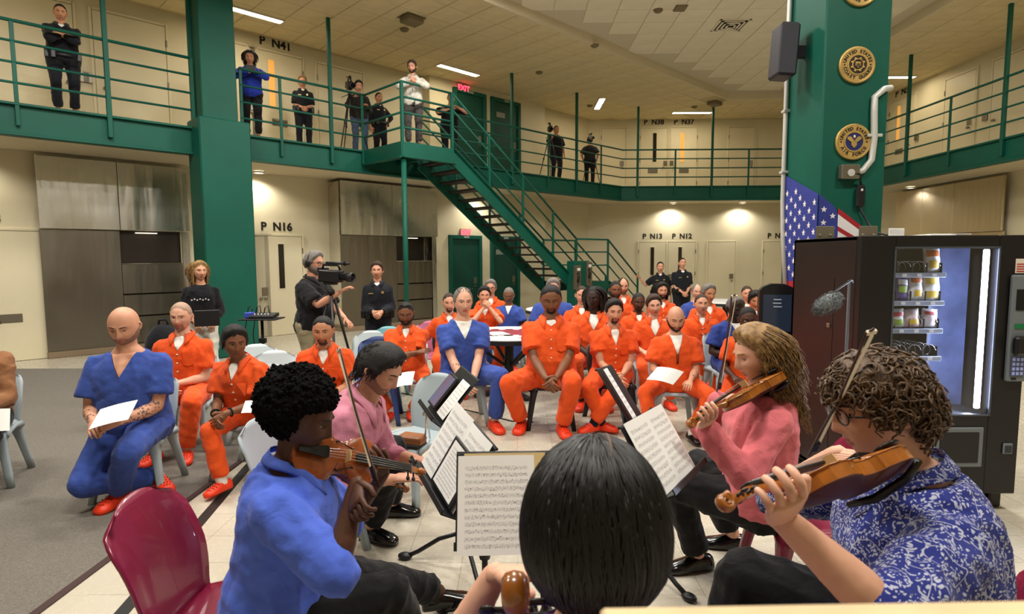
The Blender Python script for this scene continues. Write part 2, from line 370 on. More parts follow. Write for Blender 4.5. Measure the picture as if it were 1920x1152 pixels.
# ---- cell doors
NDOOR = [0]
def sdoor(P, d, n, wdt, z0, label, h=2.1, win=None, lockside=1, port=False, hinge=True, m=None, num=None, numoff=0, closet=False):
    """P point on the wall plane below the door centre; d along wall (to the right in view), n to the room"""
    NDOOR[0] += 1; P = np.asarray(P, float); m = m or cream2
    t = thing('door_%d' % NDOOR[0], label, None, tuple(P+UP*z0), kind='structure')
    C = P+UP*(z0+h/2)
    mk('door_leaf', obox(C+n*.012, d*wdt/2, n*.014, UP*h/2, .006), m, t)
    for s in (-1, 1): mk('jamb', obox(C+d*s*(wdt/2+.03)+n*.008, d*.022, n*.02, UP*(h/2+.05), .004), m, t)
    mk('lintel', obox(C+UP*(h/2+.03)+n*.008, d*(wdt/2), n*.02, UP*.022, .004), m, t)
    if win is not None:
        x = win[0]; g = darkglass if win[1] == 'd' else litglass
        mk('window_frame', obox(C+d*x+UP*.42+n*.028, d*.085, n*.006, UP*.50, .004), m, t)
        mk('window_pane', obox(C+d*x+UP*.42+n*.032, d*.06, n*.006, UP*.47, .002), g, t)
    lx = lockside*(wdt/2-.12)
    mk('lock_plate', obox(C+d*(lx+lockside*.28 if not closet else lx)-UP*.10+n*.03, d*.065, n*.012, UP*.085, .004), steelplate, t)
    k = mk('knob', lathe([(.0, .0), (.02, 0), (.02, .03), (.032, .04), (.03, .06), (.0, .065)], C+d*lx-UP*.24+n*.026, 10, n), steelplate, t, True)
    if hinge:
        for z in (-.75, 0, .75): mk('hinge', obox(C-d*lockside*(wdt/2+.012)+UP*z+n*.03, d*.012, n*.012, UP*.06, .003), steelplate, t)
    if port: mk('food_port', obox(C-UP*.35-d*.02*lockside+n*.03, d*.16, n*.008, UP*.07, .004), steelplate, t)
    if num: text('number', num, .235, P+UP*(z0+h+.20)+n*.004+d*numoff, d, UP, n, blackm, t, .003, bold=.008)
    return t
def onL(px, LL=LW):   # point on a 45 deg wall below pixel column (solve at eye height)
    u = at_pl(px, 486, N3(0, LL, 0), NL); return N3(u[0], u[1], 0)
def onB(px): u = at_y(px, 486, 19.9); return N3(u[0], 19.9, 0)
def onR(px): u = at_x(px, 486, 10.5); return N3(10.5, u[1], 0)
def up_shift(px, z, fn, arg=None):   # pixel column measured at height z
    return px
DR = N3(0, -1, 0); NR = N3(-1, 0, 0); DB = N3(1, 0, 0); NB = N3(0, -1, 0)
def atL(px, py, LL=LW): u = at_pl(px, py, N3(0, LL, 0), NL); return N3(u[0], u[1], 0)
# left wall, lower
sdoor(atL(12, 560), D, NL, 1.0, 0, 'cream cell door at the far left of the lower wall', num='P  N18', numoff=-.33, port=True, lockside=-1)
sdoor(atL(470, 540), D, NL, .8, 0, 'cream service door just right of the left column', num='P  N17', numoff=-.55, closet=True)
sdoor(atL(524, 560), D, NL, 1.05, 0, 'cream cell door under the black P N16 number', num='P  N16', win=(.06, 'd'), lockside=-1, port=False)
sdoor(atL(800, 560), D, NL, .75, 0, 'cream cell door beside the stainless panels under the stairs', num='P  N15', win=(.0, 'd'), lockside=1, numoff=-.5)
# left wall, upper
sdoor(atL(60, 130), D, NL, 1.15, DECK, 'cream cell door behind the leaning officer on the left gallery', lockside=1)
sdoor(atL(250, 170), D, NL, 1.1, DECK, 'plain cream cell door on the left gallery beside the column', lockside=-1)
sdoor(atL(440, 170), D, NL, .85, DECK, 'cream cell door behind the woman in blue on the gallery', num='P  N42', numoff=-.40, closet=True)
sdoor(atL(521, 200), D, NL, 1.1, DECK, 'cream cell door under the black P N41 number', num='P  N41', win=(-.12, 'l'), lockside=-1, port=True)
sdoor(atL(640, 220), D, NL, 1.1, DECK, 'plain cream gallery door behind the camera crew')
# back wall
for px, pz, nm, wn, lb in ((1225, 300, 'P  N38', (.03, 'd'), 'cream cell door under the P N38 number'), (1281, 300, 'P  N37', (-.05, 'l'), 'cream cell door under the P N37 number')):
    sdoor(at_y(px, pz, 19.9)*N3(1, 1, 0), DB, NB, .88, DECK, lb, num=nm, win=wn, lockside=(1 if nm == 'P  N38' else -1), port=True)
sdoor(at_y(1050, 300, 19.9)*N3(1, 1, 0), DB, NB, .88, DECK, 'cream gallery door behind the left cameraman at the back', num='P  N39')
sdoor(at_y(1150, 300, 19.9)*N3(1, 1, 0), DB, NB, .8, DECK, 'plain cream closet door on the back gallery beside the second cameraman', closet=True)
sdoor(at_y(1390, 300, 19.9)*N3(1, 1, 0), DB, NB, .85, DECK, 'plain cream closet door on the back gallery near the big column', closet=True)
for px, nm, wn, lb in ((1222, 'P  N13', (.0, 'd'), 'cream cell door under the P N13 number'), (1277, 'P  N12', (-.06, 'd'), 'cream cell door under the P N12 number')):
    sdoor(at_y(px, 520, 19.9)*N3(1, 1, 0), DB, NB, .9, 0, lb, num=nm, win=wn, lockside=(1 if nm == 'P  N13' else -1))
sdoor(at_y(1040, 520, 19.9)*N3(1, 1, 0), DB, NB, .9, 0, 'cream cell door seen through the stair rails', num='P  N14', win=(0, 'd'))
sdoor(at_y(1352, 520, 19.9)*N3(1, 1, 0), DB, NB, .9, 0, 'plain cream closet door on the lower back wall', closet=True, hinge=False)
sdoor(at_y(1455, 520, 19.9)*N3(1, 1, 0), DB, NB, .9, 0, 'cream cell door beside the flag column', num='P  N11', lockside=1)
# right wall
sdoor(at_x(1690, 250, 10.5)*N3(1, 1, 0), DR, NR, 1.0, DECK, 'cream cell door under the P N33 number', num='P  N33', win=(-.1, 'l'), lockside=1, port=True)
sdoor(at_x(1800, 200, 10.5)*N3(1, 1, 0), DR, NR, .95, DECK, 'plain cream closet door on the right gallery', closet=True)
sdoor(at_x(1895, 180, 10.5)*N3(1, 1, 0), DR, NR, .95, DECK, 'cream cell door at the right edge of the gallery', lockside=-1)
# vertical wall seams, upper and lower
def seam(P, d, n, z0, z1, k=[4]):
    k[0] += 1; return tag(mk('trim_%d' % k[0], obox(P+UP*(z0+z1)/2+n*.004, d*.012, n*.006, UP*(z1-z0)/2), cream2), 'thin cream wall joint strip', kind='structure', group='wall joint strips')
# green doors under and above the stairs
def gdoor(px, py, z0, label, sign=False, lock='r', grille=False):
    NDOOR[0] += 1; u = at_pl(px, py, N3(0, LP, 0), NL); P = N3(u[0], u[1], 0); wd, h = .92, 2.12
    t = thing('door_%d' % NDOOR[0], label, None, tuple(P+UP*z0), kind='structure'); C = P+UP*(z0+h/2)
    for s in (-1, 1): mk('jamb', obox(C+D*s*(wd/2+.05)+NL*.03, D*.05, NL*.05, UP*(h/2+.1), .006), green, t)
    mk('lintel', obox(C+UP*(h/2+.05)+NL*.03, D*wd/2, NL*.05, UP*.05, .006), green, t)
    mk('door_leaf', obox(C+NL*.015, D*wd/2, NL*.02, UP*h/2, .006), green_d, t)
    mk('door_plate', obox(C+D*.33-UP*.05+NL*.04, D*.05, NL*.01, UP*.09, .003), steelplate, t)
    mk('door_handle', bar(C+D*.36-UP*.2+NL*.07, C+D*.25-UP*.2+NL*.07, .02, .02, b=.004), steelplate, t)
    mk('number_plate', obox(C+UP*(h/2+.055)+NL*.084, D*.09, NL*.004, UP*.025), mat('grey_plate', '#9aa39a', .5), t)
    if grille: mk('door_sign', obox(C-D*.2+UP*.72+NL*.04, D*.16, NL*.006, UP*.07, .002), mat('sign_grey', '#8b8f84', .5), t)
    return t
gdoor(872, 520, 0, 'green steel door under the lower exit sign', True)
gdoor(946, 520, 0, 'green steel door behind the stair flight on the lower floor', grille=True)
gdoor(880, 250, DECK, 'green steel door under the upper exit sign', True)
gdoor(947, 270, DECK, 'green steel door with a grey sign on the gallery', grille=True)
# ================================================================ RAILINGS, STAIRS
def rail_post(P, z0, z1, d, n, t, w=.05, full=False, name=None):
    """flat bar post on the outer face of the beam"""
    if full: mk(name or 'pole', obox(P+UP*(z0+z1)/2+n*.06, d*.032, n*.032, UP*(z1-z0)/2, .006), green, t)
    else: mk(name or 'post', obox(P+UP*(z0+z1)/2+n*.06, d*w/2, n*.014, UP*(z1-z0)/2, .004), green, t)
def railing(label, pts, z, n, posts, fulls, hs=(1.09, .82, .54, .27), group=None):
    pts = [np.asarray(p, float)*N3(1, 1, 0) for p in pts]
    t = thing('gallery_railing', label, 'railing', tuple(pts[0]+UP*z))
    for h in hs:
        mk('rail', tube([p+UP*(z+h)+n*.06 for p in pts], .024 if h > 1 else .018, 8), green, t, True)
    d = unit(pts[-1]-pts[0])
    for P in posts: rail_post(np.asarray(P)*N3(1, 1, 0), z-.3, z+1.09, d, n, t)
    for P in fulls: rail_post(np.asarray(P)*N3(1, 1, 0), z-.32, CEIL, d, n, t, full=True)
    return t
def eL(px, py): return at_pl(px, py, N3(0, LE, 0), NL)
EA = N3(-2.1, 10.95, 0)                      # outer landing corner
gap = (LE-(EA[1]-EA[0]))/math.sqrt(2)         # landing projection from the gallery edge
A2 = EA-NL*gap
def sB(s, off=0, z=0): return EA+D*s-NL*off+UP*z
pcol = colo*N3(1, 1, 0)
railing('green pipe railing of the left gallery, left of the column', [N3(-12, -12+LE, 0), pcol-D*.38], DECK, NL, [eL(25, 120), pcol-D*.36, eL(-150, 60)], [eL(200, 160)])
railing('green pipe railing of the left gallery, between column and stair landing', [pcol+D*.38, A2], DECK, NL, [pcol+D*.40, eL(523, 190), A2-D*.03], [eL(617, 200)])
railing('green pipe railing of the gallery behind the stair flight', [A2+D*1.25, N3(bend[0], bend[1], 0)], DECK, NL, [A2+D*1.27, eL(1025, 300), eL(1124, 310)], [eL(957, 280), eL(1078, 300)])
railing('green pipe railing across the back gallery', [N3(*bend, 0), N3(8.95, 18.2, 0)], DECK, NB, [at_y(1265, 320, 18.2), at_y(1402, 320, 18.2)], [at_y(1195, 300, 18.2), at_y(1334, 300, 18.2)])
railing('green pipe railing along the right gallery', [N3(8.95, 18.2, 0), N3(8.95, 5, 0)], DECK, NR, [at_x(1786, 240, 8.95), N3(8.95, 16.5, 0), N3(8.95, 6, 0)], [at_x(1707, 230, 8.95), at_x(1893, 150, 8.95)])
# landing
tread_m = mat('tread_dark', '#2b2620', .6, noise=.2, nscale=10)
LS = 1.2; SWD = 1.1
st = thing('staircase', 'green steel staircase with dark open treads down from the gallery', 'staircase', tuple(sB(4.5)))
P4 = [sB(0), sB(LS), sB(LS, gap), sB(0, gap)]
mk('landing_plate', (np.array([p+UP*(DECK-.03) for p in P4]+[p+UP*DECK for p in P4]), [(0, 3, 2, 1), (4, 5, 6, 7), (0, 1, 5, 4), (1, 2, 6, 5), (2, 3, 7, 6), (3, 0, 4, 7)]), tread_m, st)
for a, b in ((sB(0), sB(LS+.03)), (sB(0), sB(0, gap))):
    mk('landing_beam', bar(a+UP*(DECK-.13), b+UP*(DECK-.13), .03, .28, b=.005), green, st)
    mk('landing_flange', bar(a+UP*(DECK-.27), b+UP*(DECK-.27), .11, .02), green, st)
for s in (.4, .8): mk('joist', bar(sB(s, .05)+UP*(DECK-.12), sB(s, gap)+UP*(DECK-.12), .05, .14), green, st)
mk('support_pole', lathe([(.05, 0), (.05, DECK-.27)], sB(.07, .06), 14), green, st, True)
mk('pole_base', obox(sB(.07, .06, .01), D*.1, NL*.1, UP*.01), green, st)
L2Z, S1, S2, S3 = 1.0, 5.05, 6.35, 7.75
def flight(s0, z0, s1, z1, n):
    for off in (0, SWD):
        mk('stringer', bar(sB(s0, off, z0-.13), sB(s1, off, z1-.13), .035, .30, b=.004), green, st)
        mk('stringer_flange', bar(sB(s0, off-.03 if off == 0 else off+.03, z0+.0), sB(s1, off-.03 if off == 0 else off+.03, z1+.0), .09, .018), green, st)
    me = None
    for i in range(1, n):
        f = i/n; s = s0+(s1-s0)*(f-.5/n)+.04; z = z0+(z1-z0)*f
        mk('tread', obox(sB(s, SWD/2, z), D*.15, NL*(SWD/2-.02), UP*.022, .005), tread_m, st)
flight(LS, DECK, S1, L2Z, 16); flight(S2, L2Z, S3, 0.0, 6)
Q4 = [sB(S1), sB(S2), sB(S2, SWD), sB(S1, SWD)]
mk('lower_landing', (np.array([p+UP*(L2Z-.03) for p in Q4]+[p+UP*L2Z for p in Q4]), [(0, 3, 2, 1), (4, 5, 6, 7), (0, 1, 5, 4), (1, 2, 6, 5), (2, 3, 7, 6), (3, 0, 4, 7)]), tread_m, st)
for off in (0, SWD): mk('landing_beam', bar(sB(S1, off, L2Z-.13), sB(S2, off, L2Z-.13), .035, .28), green, st)
for s in (S1+.1, S2-.1): mk('landing_leg', bar(sB(s, SWD-.1), sB(s, SWD-.1, L2Z-.05), .08, .08), green, st)
# phone pillar at foot of the upper flight
mk('phone_pillar', obox(sB(S1-.08, -.12, .77), D*.27, NL*.14, UP*.77, .012), green, st)
# stair rails
def srails(pts, posts, off):
    for h in (1.08, .76, .42):
        mk('stair_rail', tube([sB(s, off, z+h) for s, z in pts], .024 if h > 1 else .018, 8), green, st, True)
    for s, z, a, b in posts: mk('stair_post', obox(sB(s, off, z+(a+b)/2), D*.022, NL*.022, UP*(b-a)/2, .004), green, st)
zf = lambda s: DECK+(L2Z-DECK)*(s-LS)/(S1-LS)
zg = lambda s: L2Z*(S3-s)/(S3-S2)
for off in (0, SWD):
    srails([(LS, DECK), (S1, L2Z)], [(s, zf(s), -.1, 1.08) for s in (2.16, 3.17, 4.18, S1)], off)
    srails([(S1, L2Z), (S2, L2Z), (S3, 0.0)], [(S2, L2Z, -.1, 1.08), (S3, 0, 0, 1.08)], off)
for h in (1.09, .82, .54, .27):
    mk('landing_rail', tube([sB(.03, gap-.05, DECK+h), sB(.03, 0.03, DECK+h)], .022, 8), green, st, True)
    mk('landing_rail', tube([sB(.03, .03, DECK+h), sB(LS, .03, DECK+h)], .022, 8), green, st, True)
for s in (.03, LS): mk('landing_post', obox(sB(s, .03, DECK+.45), D*.028, NL*.028, UP*.65, .004), green, st)
# wall telephones on the pillar
phm = mat('phone_steel', '#7d7464', .35, .7); phb = mat('phone_black', '#151515', .35)
for k, (c, n, d, lb) in enumerate(((sB(S1-.30, -.27, 1.14), NL, D, 'steel wall telephone on the camera side of the stair pillar'), (sB(S1+.13, -.27, 1.22), NL, D, 'steel wall telephone at the right of the stair pillar'))):
    t = thing('wall_telephone', lb, 'telephone', tuple(c)); 
    mk('phone_body', obox(c, d*.10, n*.05, UP*.29, .012), phm, t)
    mk('card', obox(c+n*.052+UP*.2, d*.055, n*.003, UP*.035), mat('white_card', '#e7e5df', .6), t)
    mk('handset', tube([c+n*.07+d*-.05+UP*.12, c+n*.10+d*-.05+UP*.02, c+n*.07+d*-.05-UP*.1], [.028, .018, .028], 8), phb, t, True)
    mk('cord', tube([c+n*.06-d*.05-UP*.1+(-UP*.12*math.sin(math.pi*u)+d*.1*u) for u in np.linspace(0, 1, 8)], .008, 6), phm, t, True)
# ================================================================ STAINLESS SHOWER FRONTS
def enclosure(name, label, P0, P1, d, n, prot, split, ope, hood_z=2.15, sm=ss, sd=ss_d, top=3.33):
    P0 = np.asarray(P0, float); L = (np.asarray(P1)-P0) @ d; t = thing(name, label, 'shower stall', tuple(P0+d*L/2))
    def pan(nm, a, b, z0, z1, th, off, m): return mk(nm, obox(P0+d*(a+b)/2*L+n*(off-th/2)+UP*(z0+z1)/2, d*((b-a)/2*L-.004), n*th/2, UP*((z1-z0)/2-.003), .004), m, t)
    for a, b in zip([0]+split, split+[1]): pan('hood_panel', a, b, hood_z, top, .05, prot+.06, sm)
    a0, a1 = ope
    pan('side_panel', 0, a0, 0.1, hood_z, .03, prot, sd)
    if a1 < .99: pan('side_panel', a1, 1, 0.1, hood_z, .03, prot, sm)
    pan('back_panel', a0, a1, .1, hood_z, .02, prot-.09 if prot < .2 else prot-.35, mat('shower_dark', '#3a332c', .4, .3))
    pan('half_door', a0, a1, 1.02, 1.55, .02, prot-.03, sd); pan('half_door', a0, a1, .62, 1.0, .02, prot-.035, sd); pan('half_door', a0, a1, .12, .60, .02, prot-.04, sd)
    pan('door_rail', a0, a1, 1.545, 1.565, .03, prot-.015, mat('bright_steel', '#c9c6ba', .25, 1))
    pan('header_light', a0+.25*(a1-a0), a0+.6*(a1-a0), hood_z-.05, hood_z-.03, .1, prot-.01, mat('shower_lamp', '#fff3dc', .5, emit='#fff0d8', estr=1.6))
    if prot > .2:
        for q in (P0, P0+d*L): mk('return_panel', obox(q+n*(prot/2-.02)+UP*1.71, d*.012, n*(prot/2), UP*1.61, .003), sm, t)
    mk('kerb', obox(P0+d*L/2+n*(prot/2+.01)+UP*.05, d*L/2, n*(prot/2+.02), UP*.05, .004), basem, t)
    return t
enclosure('shower_stall', 'tall stainless shower front on the left wall behind the man in blue', atL(72, 440), atL(352, 440), D, NL, .1, [.5], (.50, .94))
enclosure('shower_stall', 'tall stainless shower front behind the female officer', atL(618, 440), atL(796, 440), D, NL, .5, [.5], (.55, .95))
q0, q1 = at_x(1690, 400, 10.5)*N3(1, 1, 0), at_x(1895, 400, 10.5)*N3(1, 1, 0)
enclosure('shower_stall', 'tan stainless shower front on the right wall above the vending machine', q0, q1, DR, NR, .12, [.3, .6], (.35, .6), sm=ss_t, sd=ss_t)
# ================================================================ LIGHTS
def troffer(label, c, d, z=CEIL, L=1.2, W=.16, power=60, col=(1, .83, .56), es=9, group='gallery ceiling lights', dim=False):
    c = N3(c[0], c[1], z); n = np.cross(UP, d); t = thing('ceiling_light', label, 'ceiling light', tuple(c), group)
    for s in (-1, 1): mk('frame', obox(c+n*s*(W/2+.012)-UP*.02, d*(L/2+.02), n*.012, UP*.02), mat('light_frame', '#d9d3c2', .5), t)
    for s in (-1, 1): mk('frame', obox(c+d*s*(L/2+.012)-UP*.02, d*.012, n*(W/2+.02), UP*.02), MATS['light_frame'], t)
    mk('diffuser', obox(c-UP*.022, d*L/2, n*W/2, UP*.006), mat('lamp_diffuser', '#ffffff', .5, emit='#fff4df', estr=es), t)
    la = bpy.data.lights.new('lamp', 'AREA'); la.shape = 'RECTANGLE'; la.size = L; la.size_y = W; la.energy = power; la.color = col
    lo = bpy.data.objects.new('lamp', la); COL.objects.link(lo)
    MM = Matrix([[d[0], n[0], 0, c[0]], [d[1], n[1], 0, c[1]], [0, 0, 1, c[2]-.035], [0, 0, 0, 1]]); lo.matrix_basis = MM; put(lo, t)
    return t
PG = 19
troffer('lit strip light in the ceiling right of the left column', (-4.88, 11.1), D, power=PG)
troffer('lit strip light in the ceiling above the stair landing', (-1.38, 14.5), D, power=PG)
troffer('lit strip light in the ceiling above the back gallery cameramen', (2.45, 17.7), N3(0, 1, 0), power=PG)
troffer('lit strip light in the ceiling above cells 37 and 38', (5.5, 18.85), N3(1, 0, 0), power=PG)
troffer('lit strip light in the ceiling just right of the plaque column', (9.45, 15.3), N3(1, 0, 0), power=PG)
troffer('strip light over the far left gallery', (-8.6, 7.6), D, power=PG)
troffer('strip light over the right gallery', (9.5, 9.0), N3(0, 1, 0), power=PG)
def downlight(label, c, power=26):
    c = np.asarray(c, float); t = thing('downlight', label, 'ceiling light', tuple(c), 'downlights under the gallery')
    mk('trim_ring', lathe([(.09, 0), (.13, 0), (.13, -.03), (.10, -.035)], c, 16, ring=True), MATS['light_frame'], t, True)
    mk('lens', lathe([(.0, -.012), (.10, -.012), (.10, -.02), (.0, -.03)], c, 16), mat('downlight_lens', '#ffffff', .5, emit='#fff3e0', estr=7), t, True)
    la = bpy.data.lights.new('lamp', 'SPOT'); la.energy = power*4; la.spot_size = R(150); la.spot_blend = .6; la.shadow_soft_size = .07; la.color = (1, .93, .82)
    lo = bpy.data.objects.new('lamp', la); COL.objects.link(lo); lo.location = c-UP*.05; put(lo, t)
for px, lb in ((475, 'round downlight under the gallery beside the left column'),):
    u = atL(px, 330); downlight(lb, u+NL*.28+UP*3.38, 20)
for px, lb in ((1060, 'round downlight under the back gallery seen above the stair rails'), (1257, 'round downlight above cell 12'), (1385, 'round downlight near the plaque column')):
    u = at_y(px, 387, 19.9); downlight(lb, N3(u[0], 19.55, 3.38), 24)
downlight('round downlight under the right gallery beside the plaque column', N3(10.1, 15.3, 3.38), 22)
downlight('round downlight under the gallery above the far left cell door', N3(-8.3, 8.7, 3.38), 16)
downlight('round downlight above the lower green doors', N3(-.9, 15.6, 3.38), 22)
# centre ceiling panels (above the frame of the photo)
for x, y, lb in ((-4.5, 3.0, 'panel light in the raised ceiling over the bald man in blue'), (-.5, 1.5, 'panel light in the raised ceiling over the musicians'), (-.5, 5.5, 'panel light in the raised ceiling over the front row'), (3.6, 1.5, 'panel light in the raised ceiling in front of the vending machine'), (3.6, 5.5, 'panel light in the raised ceiling over the plaque column'), (-.5, 9.0, 'panel light in the raised ceiling over the round game table'), (3.6, 9.2, 'panel light in the raised ceiling over the back rows'), (-4.2, 6.0, 'panel light in the raised ceiling over the carpet')):
    troffer(lb, (x, y), N3(1, 0, 0), ZC, 1.22, .6, power=170, col=(1, .96, .90), group='panel lights in the raised ceiling')
# ================================================================ SIGNS AND CEILING FITTINGS
def exit_sign(label, c, d, n, lit):
    c = np.asarray(c, float); t = thing('exit_sign', label, 'sign', tuple(c))
    mk('housing', obox(c, d*.17, n*.03, UP*.11, .006), mat('exit_housing', '#b9a58a', .5), t)
    if lit: fm, tm = mat('exit_face', '#5a1512', .5, emit='#7a0f10', estr=.5), mat('exit_letters', '#ff5a6a', .5, emit='#ff3348', estr=5)
    else: fm, tm = mat('exit_face_pink', '#e07a86', .5, emit='#e0405a', estr=.45), mat('exit_letters_pink', '#ff9aa5', .5, emit='#ff6a80', estr=.7)
    mk('face', obox(c+n*.032, d*.15, n*.004, UP*.09), fm, t)
    text('lettering', 'EXIT', .19, c+n*.038, d, UP, n, tm, t, .002, bold=.006)
u = at_pl(866, 167, N3(0, LP, 0), NL); exit_sign('glowing red exit sign on the upper wall', u+NL*.04, D, NL, True)
u = at_pl(871, 437, N3(0, LP, 0), NL); exit_sign('pale pink exit sign above the lower green door', u+NL*.04, D, NL, False)
def ceil_box(label, px, py, z, sx, sy, h, m, cat, name):
    u = at_z(px, py, z); t = thing(name, label, cat, tuple(u)); 
    mk('cover', obox(u-UP*h/2, D*sx/2, NL*sy/2, UP*h/2, .02), m, t); mk('base_plate', obox(u-UP*.006, D*(sx/2+.04), NL*(sy/2+.04), UP*.006), tilem, t)
spk = mat('ceiling_speaker', '#7a6d52', .6)
ceil_box('brown ceiling speaker box above the camera crew', 772, 32, CEIL, .36, .3, .12, spk, 'speaker', 'ceiling_speaker')
ceil_box('brown ceiling speaker box above the back gallery', 1340, 190, CEIL, .4, .3, .12, spk, 'speaker', 'ceiling_speaker')
for px, py, z, lb in ((758, 53, CEIL, 'small round detector near the ceiling speaker'), (1011, 134, CEIL, 'small round detector over the stair flight'), (1115, 83, CEIL, 'small round detector by the raised ceiling edge'), (1106, 197, CEIL, 'small round detector over the back cameramen'), (1302, 199, CEIL, 'small round detector over cell 37'), (1234, 17, ZC, 'sprinkler head in the raised ceiling')):
    u = at_z(px, py, z); t = thing('smoke_detector', lb, 'detector', tuple(u)); mk('housing', lathe([(0, 0), (.09, 0), (.09, -.03), (.06, -.06), (0, -.065)], u, 14), spk, t, True)
    mk('base_ring', lathe([(.11, 0), (.11, -.008), (.0, -.008)], u, 14), tilem, t, True)
u = at_z(1276, 13, ZC); t = thing('ceiling_detector', 'small square fitting in the raised ceiling', 'detector', tuple(u)); mk('cover', obox(u-UP*.02, N3(.11, 0, 0), N3(0, .13, 0), UP*.02, .01), spk, t); mk('rim', obox(u-UP*.004, N3(.13, 0, 0), N3(0, .15, 0), UP*.004), tilew, t)
u = at_z(1370, 46, ZC); t = thing('air_vent', 'square air vent with dark slots in the raised ceiling', 'vent', tuple(u))
for k in range(4):
    r = .29-.07*k
    for a, b in ((1, 0), (-1, 0), (0, 1), (0, -1)):
        mk('vane', obox(u-UP*.02-UP*.006*k+N3(a*r, b*r, 0), N3(.018, 0, 0) if a else N3(r+.018, 0, 0), N3(0, r+.018, 0) if a else N3(0, .018, 0), UP*.006), tilew, t)
mk('throat', obox(u-UP*.012, N3(.29, 0, 0), N3(0, .29, 0), UP*.003), mat('vent_dark', '#2a2318', .8), t)
# wall loudspeaker and conduits on the big column
t = thing('wall_loudspeaker', 'black loudspeaker hung on the left side of the plaque column', 'speaker', (2.36, 5.35, 3.44)); c = N3(2.36, 5.35, 3.44)
spb = mat('loudspeaker_black', '#2c2b33', .45); tt = N3(.06, 0, 1); tt = unit(tt)
mk('cabinet', obox(c, N3(.085, 0, -.005), N3(0, .11, 0), tt*.225, .02), spb, t); mk('grille', obox(c-N3(.01, .113, 0), N3(.075, 0, -.005), N3(0, .004, 0), tt*.21, .004), mat('grille_black', '#3a3942', .6, bump=.5, bscale=300), t)
mk('bracket', bar(c+N3(.08, 0, 0), N3(KX0, 5.35, 3.44), .05, .1), spb, t)
pipe = mat('conduit_paint', '#c9cac4', .4, .2)
t = thing('conduit', 'long white conduit running down the left side of the plaque column', 'pipe', (KX0-.03, 5.3, 2))
cp = [at_x(px, py, KX0-.025) for px, py in ((1464, -8), (1459, 90), (1456, 130), (1453, 220), (1449, 330), (1457, 380), (1468, 440), (1474, 560))]
cp = np.array([(KX0-.025, min(max(p[1], KY0+.04), KY1-.04), p[2]) for p in cp]); cp[0] = (KX0-.025, cp[1][1]-.05, CEIL+.1); mk('pipe', tube(cp, .022, 8), pipe, t, True)
for k in (1, 3, 4): mk('clamp', obox(cp[k], N3(.03, 0, 0), N3(0, .035, 0), UP*.012, .004), pipe, t)
fy = KY0-.03
t = thing('conduit_elbow', 'bent grey conduit with junction box on the front of the plaque column', 'pipe', (2.8, KY0, 2.35))
cp = np.array([at_y(px, py, fy) for px, py in ((1677, 162), (1660, 166), (1640, 182), (1639, 210), (1639, 260), (1634, 300), (1618, 320), (1598, 326))]); cp[0][1] += .05; cp[1][1] += .01
mk('pipe', tube(np.array([cp[0]*(1-u)+cp[1]*u for u in (0, .5)]+[*cp[1:]]), .026, 10), pipe, t, True)
b = at_y(1587, 324, KY0); mk('junction_box', obox(b-N3(0, .035, 0), N3(.075, 0, 0), N3(0, .035, 0), UP*.058, .006), steelplate, t)
mk('socket', lathe([(0, 0), (.03, 0), (.03, .006), (0, .008)], b-N3(-.0, .071, .01), 12, (0, -1, 0)), pipe, t)
mk('clamp', obox(at_y(1640, 254, fy), N3(.06, 0, 0), N3(0, .012, 0), UP*.012, .003), pipe, t)
cbl = mat('cable_black', '#111111', .5)
t = thing('power_adapter', 'black inline power adapter hanging from the junction box', 'adapter', tuple(at_y(1613, 368, fy)))
a = at_y(1613, 368, fy); mk('adapter_body', obox(a, N3(.038, 0, .004), N3(0, .02, 0), UP*.095, .018), cbl, t)
mk('cable', tube([b-N3(-.01, .06, .02), b+N3(.07, -.07, -.02), a+UP*.12, a+UP*.09], .008, 6), cbl, t, True)
mk('cable', tube([a-UP*.09, at_y(1622, 408, fy), at_y(1640, 436, 4.75), N3(2.85, 4.5, 1.80)], .008, 6), cbl, t, True)
mk('indicator', obox(a+UP*.05-N3(0, .021, 0), N3(.009, 0, 0), N3(0, .002, 0), UP*.009), mat('white_card', '#e7e5df', .6), t)
